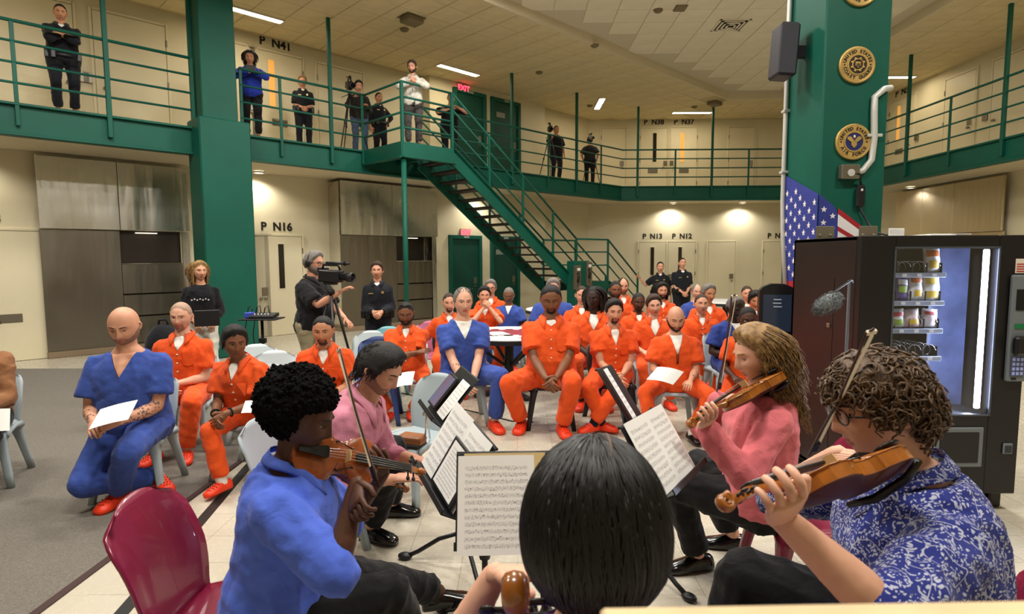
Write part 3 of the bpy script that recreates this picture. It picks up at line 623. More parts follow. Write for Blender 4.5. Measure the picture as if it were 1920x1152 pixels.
# service plaques
gold = mat('plaque_gold', '#c2a25e', .4, .35, noise=.12, nscale=12); gold2 = mat('plaque_bronze', '#9a7a3e', .45, .4); navy = mat('plaque_navy', '#232a62', .45); pdark = mat('plaque_letter', '#2a1f14', .6)
def plaque(px, py, top, bot, label, kind):
    c = at_y(px, py, KY0); t = thing('service_plaque', label, 'plaque', tuple(c), 'round service plaques on the green column'); n = N3(0, -1, 0); X = N3(1, 0, 0); r = .148
    mk('rim', lathe([(0, 0), (r, 0), (r, .02), (r-.008, .028), (r-.018, .022), (0, .022)], c, 32, n), gold, t, True)
    mk('letter_ring', lathe([(r*.58, .022), (r*.86, .022), (r*.86, .024), (r*.58, .024)], c, 32, n, True), gold, t)
    mk('inner_rim', lathe([(r*.50, .02), (r*.56, .02), (r*.56, .03), (r*.50, .03)], c, 28, n, True), gold, t)
    mk('field', lathe([(0, .02), (r*.5, .02), (r*.5, .0255), (0, .0255)], c, 24, n), navy if kind == 'air' else pdark, t)
    def arc(sx, flip):
        ln = len(sx); span = min(150, 13.5*ln); q = []
        for i, ch in enumerate(sx):
            if ch == ' ': continue
            a = R((-span/2+span*i/(ln-1))); 
            if not flip: pos = c+(X*math.sin(a)+UP*math.cos(a))*r*.72; ax = X*math.cos(a)-UP*math.sin(a); ay = X*math.sin(a)+UP*math.cos(a)
            else: pos = c+(X*math.sin(a)-UP*math.cos(a))*r*.72; ax = X*math.cos(a)+UP*math.sin(a); ay = -X*math.sin(a)+UP*math.cos(a)
            text('letter', ch, .036, pos+n*.025, ax, ay, n, pdark, t, .002, bold=.0012)
    arc(top, False); arc(bot, True)
    for s in (-1, 1): mk('star', star(c+X*s*r*.72+n*.025, X, UP, n, .009, .003), pdark, t)
    # emblem: shield with eagle wings or crossed frame
    sh = [(-.03, .03), (.03, .03), (.03, -.012), (0, -.042), (-.03, -.012)]
    if kind == 'air':
        mk('emblem_shield', prism([(x*.75, y*.8-.018) for x, y in sh], c+n*.025, X, UP, n, .006), gold, t)
        for s in (-1, 1): mk('emblem_wing', prism([(s*.004, .012), (s*.03, .042), (s*.055, .04), (s*.058, .022), (s*.03, .0), (s*.01, -.004)], c+n*.026, X, UP, n, .007), gold, t)
        mk('emblem_head', ellips(c+n*.03+UP*.04, .010, .008, .014, 8, 6), mat('plaque_pale', '#e9dcc0', .5), t, True)
    else:
        mk('emblem_shield', prism([(x*.7, y*.7) for x, y in sh], c+n*.025, X, UP, n, .008), gold, t)
        for k in range(3): mk('emblem_bar', obox(c+n*.034+X*(k-1)*.011-UP*.006, X*.003, n*.002, UP*.014), pdark, t)
        for k in range(8):
            a = k*math.pi/4+.39; mk('emblem_knot', ellips(c+n*.028+(X*math.cos(a)+UP*math.sin(a))*.052, .012, .006, .009, 8, 5), gold, t, True)
        mk('emblem_ring', tube([c+n*.029+(X*math.cos(a)+UP*math.sin(a))*.044 for a in np.linspace(0, 2*math.pi, 24, endpoint=False)], .005, 6, closed=True), gold, t, True)
def star(c, ax, ay, az, r, th):
    pts = []
    for i in range(10):
        a = math.pi/2+i*math.pi/5; k = r if i % 2 == 0 else r*.42; pts.append((k*math.cos(a), k*math.sin(a)))
    return prism(pts, c, ax, ay, az, th)
plaque(1605, 123, 'UNITED STATES', 'COAST GUARD', 'gold round coast guard plaque, middle one on the green column', 'cg')
plaque(1598, 267, 'UNITED STATES', 'AIR FORCE', 'gold round air force plaque with navy centre above the junction box', 'air')
plaque(1612, -22, 'UNITED STATES', 'MARINE CORPS', 'gold round plaque cut off by the top edge of the picture', 'cg')
# flag banner wrapped on the column (left face and front face)
fb, fw, fr, fr2 = mat('flag_blue', '#2f3a8c', .7, noise=.1, nscale=6), mat('flag_white', '#e9e6e6', .75), mat('flag_red', '#a8202c', .7, noise=.1, nscale=6), None
t = thing('flag_banner', 'star spangled flag banner wrapped round the green column', 'flag', (KX0, KY0, .9))
xl = KX0-.006; yf = KY0-.006; Xn = N3(-1, 0, 0); Yn = N3(0, -1, 0)
# left face polygons: u = distance from the front corner going back
FD = KY1-KY0; o = N3(xl, KY0, 0); au = N3(0, 1, 0)
mk('canton', prism([(0, 1.42), (.60, 1.42), (.60, 2.40), (0, 2.17)], o, au, UP, Xn, .004), fb, t)
zs = np.linspace(.6, 1.42, 8)
for k in range(7): mk('stripe', prism([(0, zs[k]), (.60, zs[k]), (.60, zs[k+1]), (0, zs[k+1])], o, au, UP, Xn, .004), fr if k % 2 == 0 else fw, t)
o2 = N3(KX0, yf, 0); av = N3(1, 0, 0)
mk('canton', prism([(0, 1.5), (.165, 1.5), (.16, 2.0), (.13, 2.06), (0, 2.17)], o2, av, UP, Yn, .004), fb, t)
mk('white_field', prism([(.165, 1.5), (.5, 1.5), (.5, 1.70), (.165, 1.9)], o2, av, UP, Yn, .004), fw, t)
mk('stripe', prism([(.16, 2.05), (.5, 1.80), (.5, 1.755), (.16, 2.0)], o2, av, UP, Yn, .005), fr, t)
mk('stripe', prism([(.16, 1.90), (.5, 1.70), (.5, 1.66), (.165, 1.86)], o2, av, UP, Yn, .006), fr, t)
mk('stripe', prism([(.16, 2.0), (.5, 1.755), (.5, 1.70), (.16, 1.90)], o2, av, UP, Yn, .005), fw, t)
for i in range(7):
    for j in range(7):
        uu = .05+.085*i; zz = 1.48+.125*j+(.06 if i % 2 else 0)
        if zz < 2.14+.38*uu-.05: mk('star', star(o+au*uu+UP*zz+Xn*.004, -au, UP, Xn, .031, .003), fw, t)
for i in range(2):
    for j in range(6):
        uu = .04+.075*i; zz = 1.6+.11*j+(.055 if i % 2 else 0)
        if zz < 2.12-.75*uu: mk('star', star(o2+av*uu+UP*zz+Yn*.004, av, UP, Yn, .027, .003), fw, t)
# ================================================================ PEOPLE
def remesh(parts, vox, it=4):
    V, F = join(parts); me = bpy.data.meshes.new('tmp'); me.from_pydata(V.tolist(), [], F)
    o = bpy.data.objects.new('tmp', me); TMPS.collection.objects.link(o)
    m = o.modifiers.new('r', 'REMESH'); m.mode = 'VOXEL'; m.voxel_size = vox; m.adaptivity = 0
    if it: s = o.modifiers.new('s', 'SMOOTH'); s.iterations = it; s.factor = .5
    vl = TMPS.view_layers[0]; vl.update()
    r = bpy.data.meshes.new_from_object(o.evaluated_get(vl.depsgraph))
    bpy.data.objects.remove(o); bpy.data.meshes.remove(me); return r
def getco(me): a = np.empty(len(me.vertices)*3, np.float32); me.vertices.foreach_get('co', a); return a.reshape(-1, 3).astype(float)
def setco(me, a): me.vertices.foreach_set('co', np.asarray(a, np.float32).ravel()); me.update()
def getno(me): a = np.empty(len(me.vertices)*3, np.float32); me.vertex_normals.foreach_get('vector', a); return a.reshape(-1, 3).astype(float)
def snoise(P, f, seed=0):
    """cheap smooth pseudo noise in -1..1"""
    r = np.random.default_rng(seed); s = 0; q = P.copy()
    for k in range(4):
        w = r.normal(size=(3,)); w /= np.linalg.norm(w); w2 = r.normal(size=(3,)); w2 /= np.linalg.norm(w2)
        s = s+np.sin(q @ w*f*(1+.35*k)+2.2*np.sin(q @ w2*f*.6+r.uniform(0, 6))+r.uniform(0, 6))
    return s/4
def wrinkle(me, amp, f, seed):
    V = getco(me); n = getno(me); a = snoise(V*N3(1, 1, .55), f, seed); b = snoise(V*N3(.7, 1, 1), f*2.1, seed+5)
    ridge = (1-np.abs(a))**2-.45
    setco(me, V+n*(amp*(ridge+.35*b))[:, None]); me.shade_smooth()
# ---- head template
def smst(a, b, x): t = np.clip((x-a)/(b-a), 0, 1); return t*t*(3-2*t)
def head_grid():
    n = 44; t = (np.arange(n)/n)-.5; phi = 2*math.pi*t-.66*np.sin(2*math.pi*t)
    zt = np.concatenate([np.cos(np.linspace(.06, 1.16, 12))*.118, np.arange(.042, -.108, -.0052), [-.111, -.1145, -.1170]])
    return phi, zt
HPHI, HZ = head_grid()
def head_mesh(jaw=1.0, nose=1.0, wide=1.0, chub=0.0):
    P = np.zeros((len(HZ), len(HPHI), 3))
    for i, z in enumerate(HZ):
        st = math.sqrt(max(0, 1-min(1, abs(z/.119))**2.35))
        p = 2.25; c, s = np.cos(HPHI), np.sin(HPHI); k = (np.abs(c)**p+np.abs(s)**p)**(-1/p)
        x = s*k*st*.0765*wide; y = c*k*st*.098; zz = np.full_like(x, z)
        if z < 0:
            q = -z/.118; x = x*(1-(.30-.14*chub)*q**1.6*1/jaw)
            y = np.where(y < 0, y*(1-.55*q**1.3)+.012*q, y*(1-.05*q)+.012*q**3)
        f = np.clip(y/.05, 0, 1)*np.where(c > 0, 1, 0)
        ax = np.abs(x)
        d = 0
        if -.05 < z < .024:
            pr = np.interp(z, [-.049, -.043, -.034, -.02, .0, .016, .024], [0, .012, .0245, .0185, .0105, .006, .002]); wd = np.interp(z, [-.049, -.034, -.01, .02], [.0165, .0145, .0095, .0085])
            d = d+pr*nose*np.exp(-(x/wd)**2)
        d = d-.0115*np.exp(-((ax-.031)/.0165)**2-((z-.006)/.0125)**2)
        d = d+.0055*np.exp(-((ax-.027)/.024)**2-((z-.027)/.0085)**2)
        d = d+(.004+.006*chub)*np.exp(-((ax-.043)/.02)**2-((z+.03)/.02)**2)
        d = d+.0065*np.exp(-(x/.021)**2)*(np.exp(-((z+.0605)/.0055)**2)+np.exp(-((z+.0735)/.006)**2))-.003*np.exp(-(x/.024)**2-((z+.0668)/.003)**2)
        d = d+.009*np.exp(-(x/.02)**2-((z+.103)/.014)**2)
        y = y+d*f
        P[i] = np.stack([x, y, zz], 1)
    n = len(HPHI); V = np.concatenate([P.reshape(-1, 3), [[0, 0, .1185]], [[0, .012, -.118]]]); F = []
    for i in range(len(HZ)-1):
        for j in range(n): k = (j+1) % n; F.append((i*n+j, i*n+k, (i+1)*n+k, (i+1)*n+j))
    T, B = len(V)-2, len(V)-1
    for j in range(n): k = (j+1) % n; F.append((j, T, k)); F.append(((len(HZ)-1)*n+j, (len(HZ)-1)*n+k, B))
    return V, F
def head_phi():
    ph = np.concatenate([np.tile(np.abs(HPHI), len(HZ)), [0, 0]]); z = np.concatenate([np.repeat(HZ, len(HPHI)), [.118, -.118]]); return np.degrees(ph), z
HP_, HZ_ = head_phi()
def hair_shell(Vh, Fh, t, recede=0, back=-.07, rough=.15, front=.080, f=90, seed=1, puff=None, sl=0.):
    zl = np.interp(HP_, [0, 25, 45, 60, 72, 84, 96, 110, 135, 180], [front+recede, front-.002+recede*1.3, front-.020+recede*.6, .040+sl, -.006+sl*1.6, -.012+sl*1.6, .012+sl, -.02+sl, back+.012+sl, back+sl])
    zl = zl+.004*snoise(Vh, 120, seed+9)
    m = smst(0, .022, HZ_-zl); keep = HZ_-zl > -.016
    tk = t*m*(1+rough*snoise(Vh, f, seed))
    if puff: tk = tk+m*puff(Vh)
    c = N3(0, -.01, .02); dr = Vh-c; dr /= np.linalg.norm(dr, axis=1)[:, None]
    V = Vh+dr*(tk+.0035*np.clip((HZ_-zl)/.014, -1, 1))[:, None]
    F = [q for q in Fh if any(keep[i] for i in q)]; u = sorted({i for q in F for i in q}); mp = {a: b for b, a in enumerate(u)}
    return V[u], [tuple(mp[i] for i in q) for q in F]
def beard_shell(Vh, Fh, t, style='full', seed=2):
    x, y, z = Vh.T; top = np.interp(HP_, [0, 20, 40, 60, 78, 90], [-.050, -.052, -.055, -.035, -.008, -.004])
    top = top+.003*snoise(Vh, 120, seed+4)
    sd = np.minimum(top-z, (y+.016)*1.0)
    lipd = np.sqrt((x/.024)**2+((z+.0675)/.0135)**2)-1; sd = np.minimum(sd, lipd*.012)
    if style == 'goatee': sd = np.minimum(sd, .036-np.abs(x))
    if style == 'chin': sd = np.minimum(sd, np.maximum(-.075-z, np.abs(x)-.03))
    m = smst(0, .010, sd); keep = sd > -.010; n = Vh-N3(0, -.01, -.02); n /= np.linalg.norm(n, axis=1)[:, None]
    V = Vh+n*(t*m*(1+.25*snoise(Vh, 160, seed))+.0028*np.clip(sd/.008, -1, 1))[:, None]
    if t > .012: V[:, 2] -= t*.8*m*smst(-.06, -.11, z)
    F = [q for q in Fh if any(keep[i] for i in q)]; u = sorted({i for q in F for i in q}); mp = {a: b for b, a in enumerate(u)}
    return V[u], [tuple(mp[i] for i in q) for q in F]
def ear(s):
    P = [(s*.0775, -.006, .012), (s*.083, -.016, .014), (s*.086, -.022, .004), (s*.085, -.02, -.012), (s*.081, -.012, -.024), (s*.077, -.004, -.026)]
    return join([tube(P, [.006, .0075, .0075, .007, .0075, .006], 7), ellips((s*.079, -.01, -.004), .004, .011, .018, 8, 6)])
# ---- hand
def hand(W, d, pn, side, curl=.5, spread=.1, s=1.0, thumb=.5, curls=None):
    """wrist W, d towards fingers, pn palm normal (out of the palm), side +1 right hand / -1 left; thumb side = cross"""
    d = unit(d); pn = np.asarray(pn, float); pn = unit(pn-(pn @ d)*d); t = np.cross(d, pn)*side      # towards the thumb
    W = np.asarray(W, float); parts = []; a = np.linspace(0, 2*math.pi, 10, endpoint=False)
    rings = []
    for l, wd, th in ((-.012, .026, .019), (.012, .029, .019), (.035, .036, .016), (.065, .041, .0145), (.088, .041, .0125), (.096, .037, .008)):
        rings.append(W+d*l*s+np.outer(np.cos(a)*wd*s, t)+np.outer(np.sin(a)*th*s, pn))
    parts.append(loft(rings))
    for k, (off, ln, r) in enumerate(((.031, .072, .0092), (.0105, .080, .0095), (-.0105, .074, .0090), (-.031, .057, .0080))):
        c = curl if curls is None else curls[k]; b = W+d*.086*s+t*off*s; ang = c*.55; sp = spread*(off/.031)*.6; P = [b-d*.012*s, b]; rr = [r*.95, r]
        for q, seg in enumerate((.45, .30, .25)):
            dd = d*math.cos(ang)+pn*math.sin(ang); dd = unit(dd+t*sp); P.append(P[-1]+dd*ln*seg*s); rr.append(r*(.97-.1*q)); ang += c*(1.25 if q == 0 else .9)
        P.append(P[-1]+dd*.003*s); rr.append(r*.45); parts.append(tube(P, np.array(rr)*s, 7, up=pn))
    b = W+d*.020*s+t*.024*s; dd = unit(d*.62+t*.75+pn*.25); P = [b-dd*.01*s, b+dd*.012*s]; dirs = [unit(d*.8+t*.55+pn*(.2+.4*thumb)), unit(d*.9+t*(.35-.5*thumb)+pn*(.15+.5*thumb))]
    for q, seg in enumerate((.036, .030)): P.append(P[-1]+dirs[q]*seg*s)
    P.append(P[-1]+dirs[1]*.004*s); parts.append(tube(P, np.array([.013, .0125, .011, .0095, .004])*s, 8, up=pn))
    return join(parts)
def ik(a, t, l1, l2, pole):
    a = np.asarray(a, float); t = np.asarray(t, float); v = t-a; L = np.linalg.norm(v); mx = (l1+l2)*.995
    if L > mx: t = a+v/L*mx; L = mx; v = t-a
    u = v/L; x = (l1*l1-l2*l2+L*L)/(2*L); h = math.sqrt(max(0, l1*l1-x*x)); p = np.asarray(pole, float); p = p-(p @ u)*u; p = unit(p) if np.linalg.norm(p) > 1e-6 else frame_from(u)[0]
    return a+u*x+p*h, t
# ---- shared look
SKIN = dict(pale=('#d9a58a', '#b9685c'), fair=('#cf977a', '#ab5f54'), tan=('#bd8562', '#96564a'), brown=('#7d5138', '#693a32'), dark=('#523324', '#46271f'), deep=('#33221b', '#2c1916'))
def skinm(k):
    c, l = SKIN[k]; return mat('skin_'+k, c, .52, noise=.05, nscale=20, sss=0, spec=.4), mat('lips_'+k, l, .45)
def cloth(name, c, rough=.85, b=.25):
    m = mat(name, c, rough, noise=.06, nscale=9, bump=min(1, b*1.5), bscale=14, spec=.2, sheen=.1)
    for n in m.node_tree.nodes:
        if n.type == 'BUMP': n.inputs['Distance'].default_value = .022
        if n.type == 'TEX_NOISE' and abs(n.inputs['Scale'].default_value-14) < .1: n.inputs['Distortion'].default_value = .6
    return m
ORANGE = cloth('orange_jail_cloth', '#e45520'); BLUE = cloth('blue_scrub_cloth', '#39509c'); WHITE = cloth('white_cotton', '#e9e6df'); BLACKC = cloth('black_cloth', '#17171a'); UNIF = cloth('black_uniform_cloth', '#14161d', .75)
GREYH, BLACKH, BROWNH = mat('grey_hair', '#77726c', .7, noise=.3, nscale=120, bump=.6, bscale=220), mat('black_hair', '#120e0d', .6, noise=.3, nscale=120, bump=.6, bscale=220), mat('brown_hair', '#3a281c', .6, noise=.3, nscale=120, bump=.6, bscale=220)
STUB = mat('stubble_dark', '#4a342a', .7)
CLOG = mat('orange_rubber', '#f2401c', .45, noise=.06, nscale=10); EYEW = mat('eye_white', '#a89a8c', .4); EYED = mat('eye_dark', '#1c1410', .25)
def shoe(P, d, kind, s=1.0):
    """P ankle point, d toe direction (horizontal)"""
    d = unit(N3(d[0], d[1], 0)); x = np.cross(d, UP); a = np.linspace(0, 2*math.pi, 14, endpoint=False); z0 = 0.0; rings = []
    top = 1.15 if kind == 'clog' else 1.0
    for l, wd, h in ((-.085, .022, .05), (-.075, .036, .075), (-.045, .041, .088), (0, .042, .092), (.045, .044, .080), (.085, .049, .066), (.125, .049, .056), (.158, .038, .043), (.172, .018, .028)):
        if kind == 'clog': wd *= 1.10
        c = P*N3(1, 1, 0)+d*l*s; zz = np.sin(a); rings.append(c+np.outer(np.sign(np.cos(a))*np.abs(np.cos(a))**.75*wd*s, x)+np.outer(np.where(zz > 0, .024+zz*(h*top-.024), .024+zz*.022)*s, UP))
    return loft(rings)
# torso profile: t along the spine, half width, half depth, forward shift
TOR = [(-.10, .150, .115, .0), (-.03, .172, .132, .0), (.06, .168, .128, .005), (.16, .158, .118, .012), (.27, .166, .120, .012), (.36, .172, .120, .006), (.41, .158, .108, 0), (.455, .120, .088, -.008), (.495, .090, .072, -.012), (.525, .066, .064, -.010)]
def torso(F_, infl, w, belly, t0=-.2, t1=.6, neckin=0):
    a = np.linspace(0, 2*math.pi, 18, endpoint=False); rings = []
    for t, rx, ry, sh in TOR:
        if t < t0 or t > t1: continue
        b = belly*math.exp(-((t-.12)/.13)**2); ex = infl if t < .46 else infl*.6
        sa, ca = np.sin(a), np.cos(a); sx = np.sign(sa)*np.abs(sa)**.85; cx = np.sign(ca)*np.abs(ca)**.85
        ww = w if t < .3 else 1+.7*(w-1)
        rings.append(F_(t)+np.outer(sx*(rx*ww+ex), F_.X)+np.outer(cx*(ry*(1+.5*(w-1))+ex+b*.5)+sh+b*.6, F_.Y))
    return loft(rings)
class SpineF: pass
def person(label, head, Y, face=0, seat=True, deck=0., s=None, lean=0., side=0., hy=None, hpit=0., hrol=0., top=None, pants=None, skin='fair', hair=('short', BLACKH), beard=None,
           armR=None, armL=None, legR=None, legL=None, w=1., belly=0., vox=.014, shoes=('clog', CLOG), sock=None, poleR=None, poleL=None, jaw=1., wide=1., chub=0., xyz=None, hwR=None, hwL=None, hip=None, group=None, hs=1.05, eyes='open', twist=0., headfwd=.03, name='person', legs_up=None):
    H = np.asarray(xyz, float) if xyz is not None else at_y(head[0], head[1], Y)
    fr = R(face); Fv = N3(math.sin(fr), -math.cos(fr), 0); Rv = N3(Fv[1], -Fv[0], 0)          # forward, person's right
    hz = (.505 if seat else .95) if hip is None else hip
    spd = unit(N3(math.sin(side), math.sin(lean), math.cos(lean)))                         # local r,f,u
    def hloc(sc):
        nb = N3(0, 0, (hz if seat else hz*sc))+spd*.54*sc; hd = unit(spd*.5+N3(0, headfwd*6, 1)*.5); return nb, nb+hd*.130*sc
    zt = H[2]-deck
    if s is None:
        lo, hi = .6, 1.5
        for _ in range(30):
            md = (lo+hi)/2
            if hloc(md)[1][2] < zt: lo = md
            else: hi = md
        s = min(max((lo+hi)/2, .84), 1.16)
    nb, hc = hloc(s); base = H-Rv*hc[0]-Fv*hc[1]-UP*hc[2]; base[2] = deck
    W_ = lambda q: base+Rv*q[0]+Fv*q[1]+UP*q[2]
    vW = lambda q: Rv*q[0]+Fv*q[1]+UP*q[2]
    sm, lm = skinm(skin); seed = int(abs(H[0]*97+H[1]*31+H[2]*7)*10) % 9999
    hip0 = N3(0, 0, hz if seat else hz*s)
    tw = R(twist); Xs = Rv*math.cos(tw)+Fv*math.sin(tw); Fs = np.cross(UP, Xs)*1.0; Fs = unit(N3(*(-np.cross(UP, Xs)))) if Fs @ Fv < 0 else unit(Fs)
    SF = SpineF()
    class _S:
        def __call__(self, t): return W_(hip0+spd*t*s)
    SF = _S(); SF.X = unit(Rv-(Rv @ vW(spd))*vW(spd))*s; Yv = np.cross(UP, Rv); Yv = vW(N3(0, 1, 0)); Yv = Yv-(Yv @ vW(spd))*vW(spd); SF.Y = unit(Yv)*s
    shX = Xs*.163*(1+.62*(w-1))*s; sh0 = W_(hip0+spd*.402*s)
    shR, shL = sh0+shX, sh0-shX
    l1, l2 = .285*s, .265*s
    dA = dict(R=N3(.17, .32, .12), L=N3(-.17, .32, .12)) if seat else dict(R=N3(.26, .06, -.10), L=N3(-.26, .06, -.10))
    def tgt(q, k):
        if q is None: return W_(hip0+dA[k]*s)
        if len(q) == 4: return N3(*q[1:])                                                   # ('w', x, y, z)
        return W_(N3(q[0]*s, q[1]*s, hip0[2]+(q[2])*s))
    wrR, wrL = tgt(armR, 'R'), tgt(armL, 'L')
    elR, wrR = ik(shR, wrR, l1, l2, vW(poleR or (.5, -.6, -.7))); elL, wrL = ik(shL, wrL, l1, l2, vW(poleL or (-.5, -.6, -.7)))
    hpR, hpL = W_(hip0+N3(.092*s*w, 0, -.01)), W_(hip0+N3(-.092*s*w, 0, -.01))
    t1, t2 = .435*s, .43*s
    dL = ((.13, .40, 0), (-.13, .40, 0)) if seat else ((.11, .0, 0), (-.11, .0, 0))
    def lt(q, k):
        q = q or dL[k]
        if len(q) == 4: return N3(*q[1:])
        return W_(N3(q[0]*s, q[1]*s, .085*s+q[2]))
    anR, anL = lt(legR, 0), lt(legL, 1)
    up = legs_up or ((.25, .5, 1), (-.25, .5, 1))
    knR, anR = ik(hpR, anR, t1, t2, vW(up[0] if seat else (.1, 1, 0))); knL, anL = ik(hpL, anL, t1, t2, vW(up[1] if seat else (-.1, 1, 0)))
    # ---------------- body mesh
    B = [torso(SF, -.012, w, belly*.8)]
    nk0 = SF(.49); Hm = W_(hc)
    B.append(capsule(nk0, Hm+ (nk0-Hm)*.25-Fv*.012*s, .062*s*(1+.3*(w-1)), .056*s))
    for sh, el, wr in ((shR, elR, wrR), (shL, elL, wrL)):
        m1 = sh*.55+el*.45; m2 = el*.68+wr*.32; B += [capsule(sh, m1, .056*s*w, .049*s*w), capsule(m1, el, .049*s*w, .039*s), capsule(el, m2, .039*s, .041*s*w**.5), capsule(m2, wr, .041*s*w**.5, .0265*s)]
    for hp, kn, an in ((hpR, knR, anR), (hpL, knL, anL)):
        m1 = hp*.5+kn*.5; m2 = kn*.7+an*.3; B += [capsule(hp, m1, .085*s, .074*s), capsule(m1, kn, .074*s, .055*s), capsule(kn, m2, .055*s, .053*s), capsule(m2, an, .053*s, .036*s)]
    bme = remesh(B, vox, 3)
    # ---------------- head
    hyr = R(face if hy is None else hy); hf = N3(math.sin(hyr), -math.cos(hyr), 0); hr = N3(hf[1], -hf[0], 0)
    p = R(hpit); hfw = hf*math.cos(p)-UP*math.sin(p); hu = hf*math.sin(p)+UP*math.cos(p)
    q = R(hrol); hr, hu = hr*math.cos(q)+hu*math.sin(q), hu*math.cos(q)-hr*math.sin(q)
    S_ = s*hs if .9 < s < 1.12 else hs*min(max(s, .93), 1.1)
    HM = np.stack([hr, hfw, hu])*S_
    HW = lambda V: Hm+np.asarray(V) @ HM
    Vh, Fh = head_mesh(jaw, 1., wide, chub)
    parts = [(HW(Vh), Fh)]+[(HW(e[0]), e[1]) for e in (ear(1), ear(-1))]
    fcR, fcL = unit(wrR-elR), unit(wrL-elL)
    for wr, fc, sd, hw_ in ((wrR, fcR, 1, hwR), (wrL, fcL, -1, hwL)):
        o_ = dict(d=fc, pn=vW(N3(-.3*sd, .2, -1)), curl=.45, spread=.1, thumb=.4)
        if hw_: o_.update({k: (vW(N3(*v)) if k in ('d', 'pn') and not isinstance(v, tuple) else v) for k, v in hw_.items()})
        dd = o_['d']; dd = vW(N3(*dd)) if isinstance(dd, list) else np.asarray(dd, float); pn = o_['pn']; pn = vW(N3(*pn)) if isinstance(pn, list) else np.asarray(pn, float)
        parts.append(hand(wr, dd, pn, sd, o_['curl'], o_['spread'], s*1.0, o_['thumb'], o_.get('curls')))
    hv, hf_ = join(parts)
    bm = bmesh.new(); bm.from_mesh(bme); bpy.data.meshes.remove(bme)
    nf0 = len(bm.faces)
    vs = [bm.verts.new(v) for v in hv]
    nh = len(Vh)
    for f in hf_:
        try: fc = bm.faces.new([vs[i] for i in f])
        except ValueError: continue
        if all(i < nh for i in f):
            c = Vh[list(f)].mean(0)
            if c[1] > .05 and abs(c[0]) < .0235*(1-.5*abs(c[2]+.067)/.013) and -.0795 < c[2] < -.0555: fc.material_index = 1
    bmesh.ops.recalc_face_normals(bm, faces=bm.faces); bmesh.ops.translate(bm, verts=bm.verts, vec=-Vector(base))
    me = bpy.data.meshes.new(name); bm.to_mesh(me); bm.free(); me.shade_smooth()
    me.materials.append(sm); me.materials.append(lm)
    P = bpy.data.objects.new(name, me); COL.objects.link(P); P.location = base; tag(P, label, 'person', group)
    def child(nm, vf, m, smooth=True, par=None): return mk(nm, (np.asarray(vf[0])-base, vf[1]), m, None, smooth) if False else _ch(nm, vf, m, smooth, par or P)
    def _ch(nm, vf, m, smooth, par):
        o = mk(nm, (np.asarray(vf[0])-base, vf[1]), m, None, smooth); o.parent = par; return o
    def chm(nm, me_, m):
        me_.name = nm; me_.transform(Matrix.Translation(-Vector(base))); me_.materials.clear(); me_.materials.append(m); me_.shade_smooth(); o = bpy.data.objects.new(nm, me_); COL.objects.link(o); o.parent = P; return o
    info = SpineF(); info.P = P; info.HW = HW; info.child = child; info.base = base; info.wrR, info.wrL = wrR, wrL; info.elR, info.elL = elR, elL; info.Fv, info.Rv = Fv, Rv; info.s = s; info.Vh, info.Fh = Vh, Fh; info.SF = SF; info.kn = (knR, knL); info.W = W_; info.an = (anR, anL); info.hair = None; info.Hm = Hm; info.HM = HM; info.fc = (fcR, fcL)
    # eyes, brows
    for sx in (-1, 1):
        dd_ = (Vh[:, 0]-sx*.031)**2+(Vh[:, 2]-.004)**2+np.where(Vh[:, 1] < 0, 1, 0); ys = Vh[np.argmin(dd_), 1]
        hh = .0048 if eyes == 'open' else .0026
        child('eye', (HW(ellips((sx*.031, ys-.001, .004), .0135, .0062, hh, 10, 6)[0]), ellips((0, 0, 0), 1, 1, 1, 10, 6)[1]), EYEW)
        e2 = ellips((sx*.031, ys+.0030, .004-(.0 if eyes == 'open' else .0015)), .0062, .0033, hh*.92, 8, 5); child('iris', (HW(e2[0]), e2[1]), EYED)
    hc_ = hair[1] if hair[0] != 'bald' else (hair[1] if len(hair) > 1 and hair[1] else BROWNH)
    for sx in (-1, 1):
        pts = []
        for u in np.linspace(0, 1, 5):
            xx, zz = sx*(.013+.036*u), .0235+.006*math.sin(u*2.4); i = np.argmin((Vh[:, 0]-xx)**2+(Vh[:, 2]-zz)**2+np.where(Vh[:, 1] < 0, 1, 0)); pts.append((xx, Vh[i, 1]+.001, zz))
        br = tube(pts, [.0022, .0034, .0034, .003, .0014], 6); child('eyebrow', (HW(br[0]), br[1]), hc_)
    kd = hair[0]
    if kd in ('short', 'buzz', 'thinning', 'flattop'):
        tk = dict(short=.014, buzz=.0022, thinning=.003, flattop=.02)[kd]; rc = dict(short=0, buzz=.004, thinning=.03, flattop=0)[kd]
        v, f = hair_shell(Vh, Fh, tk, rc, seed=seed, sl=.016 if kd == 'buzz' else 0., rough=.25 if kd == 'short' else .1, puff=(lambda V: .012*smst(.03, .09, V[:, 2])*smst(-.05, .06, V[:, 1])) if kd == 'short' else None); info.hair = child('hair', (HW(v), f), hair[1])
    elif kd == 'fringe':   # balding: hair only round the sides and back
        v, f = hair_shell(Vh, Fh, .006, .05, seed=seed); info.hair = child('hair', (HW(v), f), hair[1])
    if beard:
        v, f = beard_shell(Vh, Fh, beard[1], beard[0], seed); child('beard', (HW(v), f), beard[2])
    # ---------------- clothes
    tp = dict(m=ORANGE, kind='jump', sleeve=.72, infl=.018, hem=-.06); tp.update(top or {})
    infl = tp['infl']
    G = [torso(SF, infl, w, belly, t0=tp['hem']-.06, t1=.52)]
    if tp['kind'] == 'hood': G.append(ellips(SF(.50)-Fv*.05, .10, .08, .06, 12, 8))
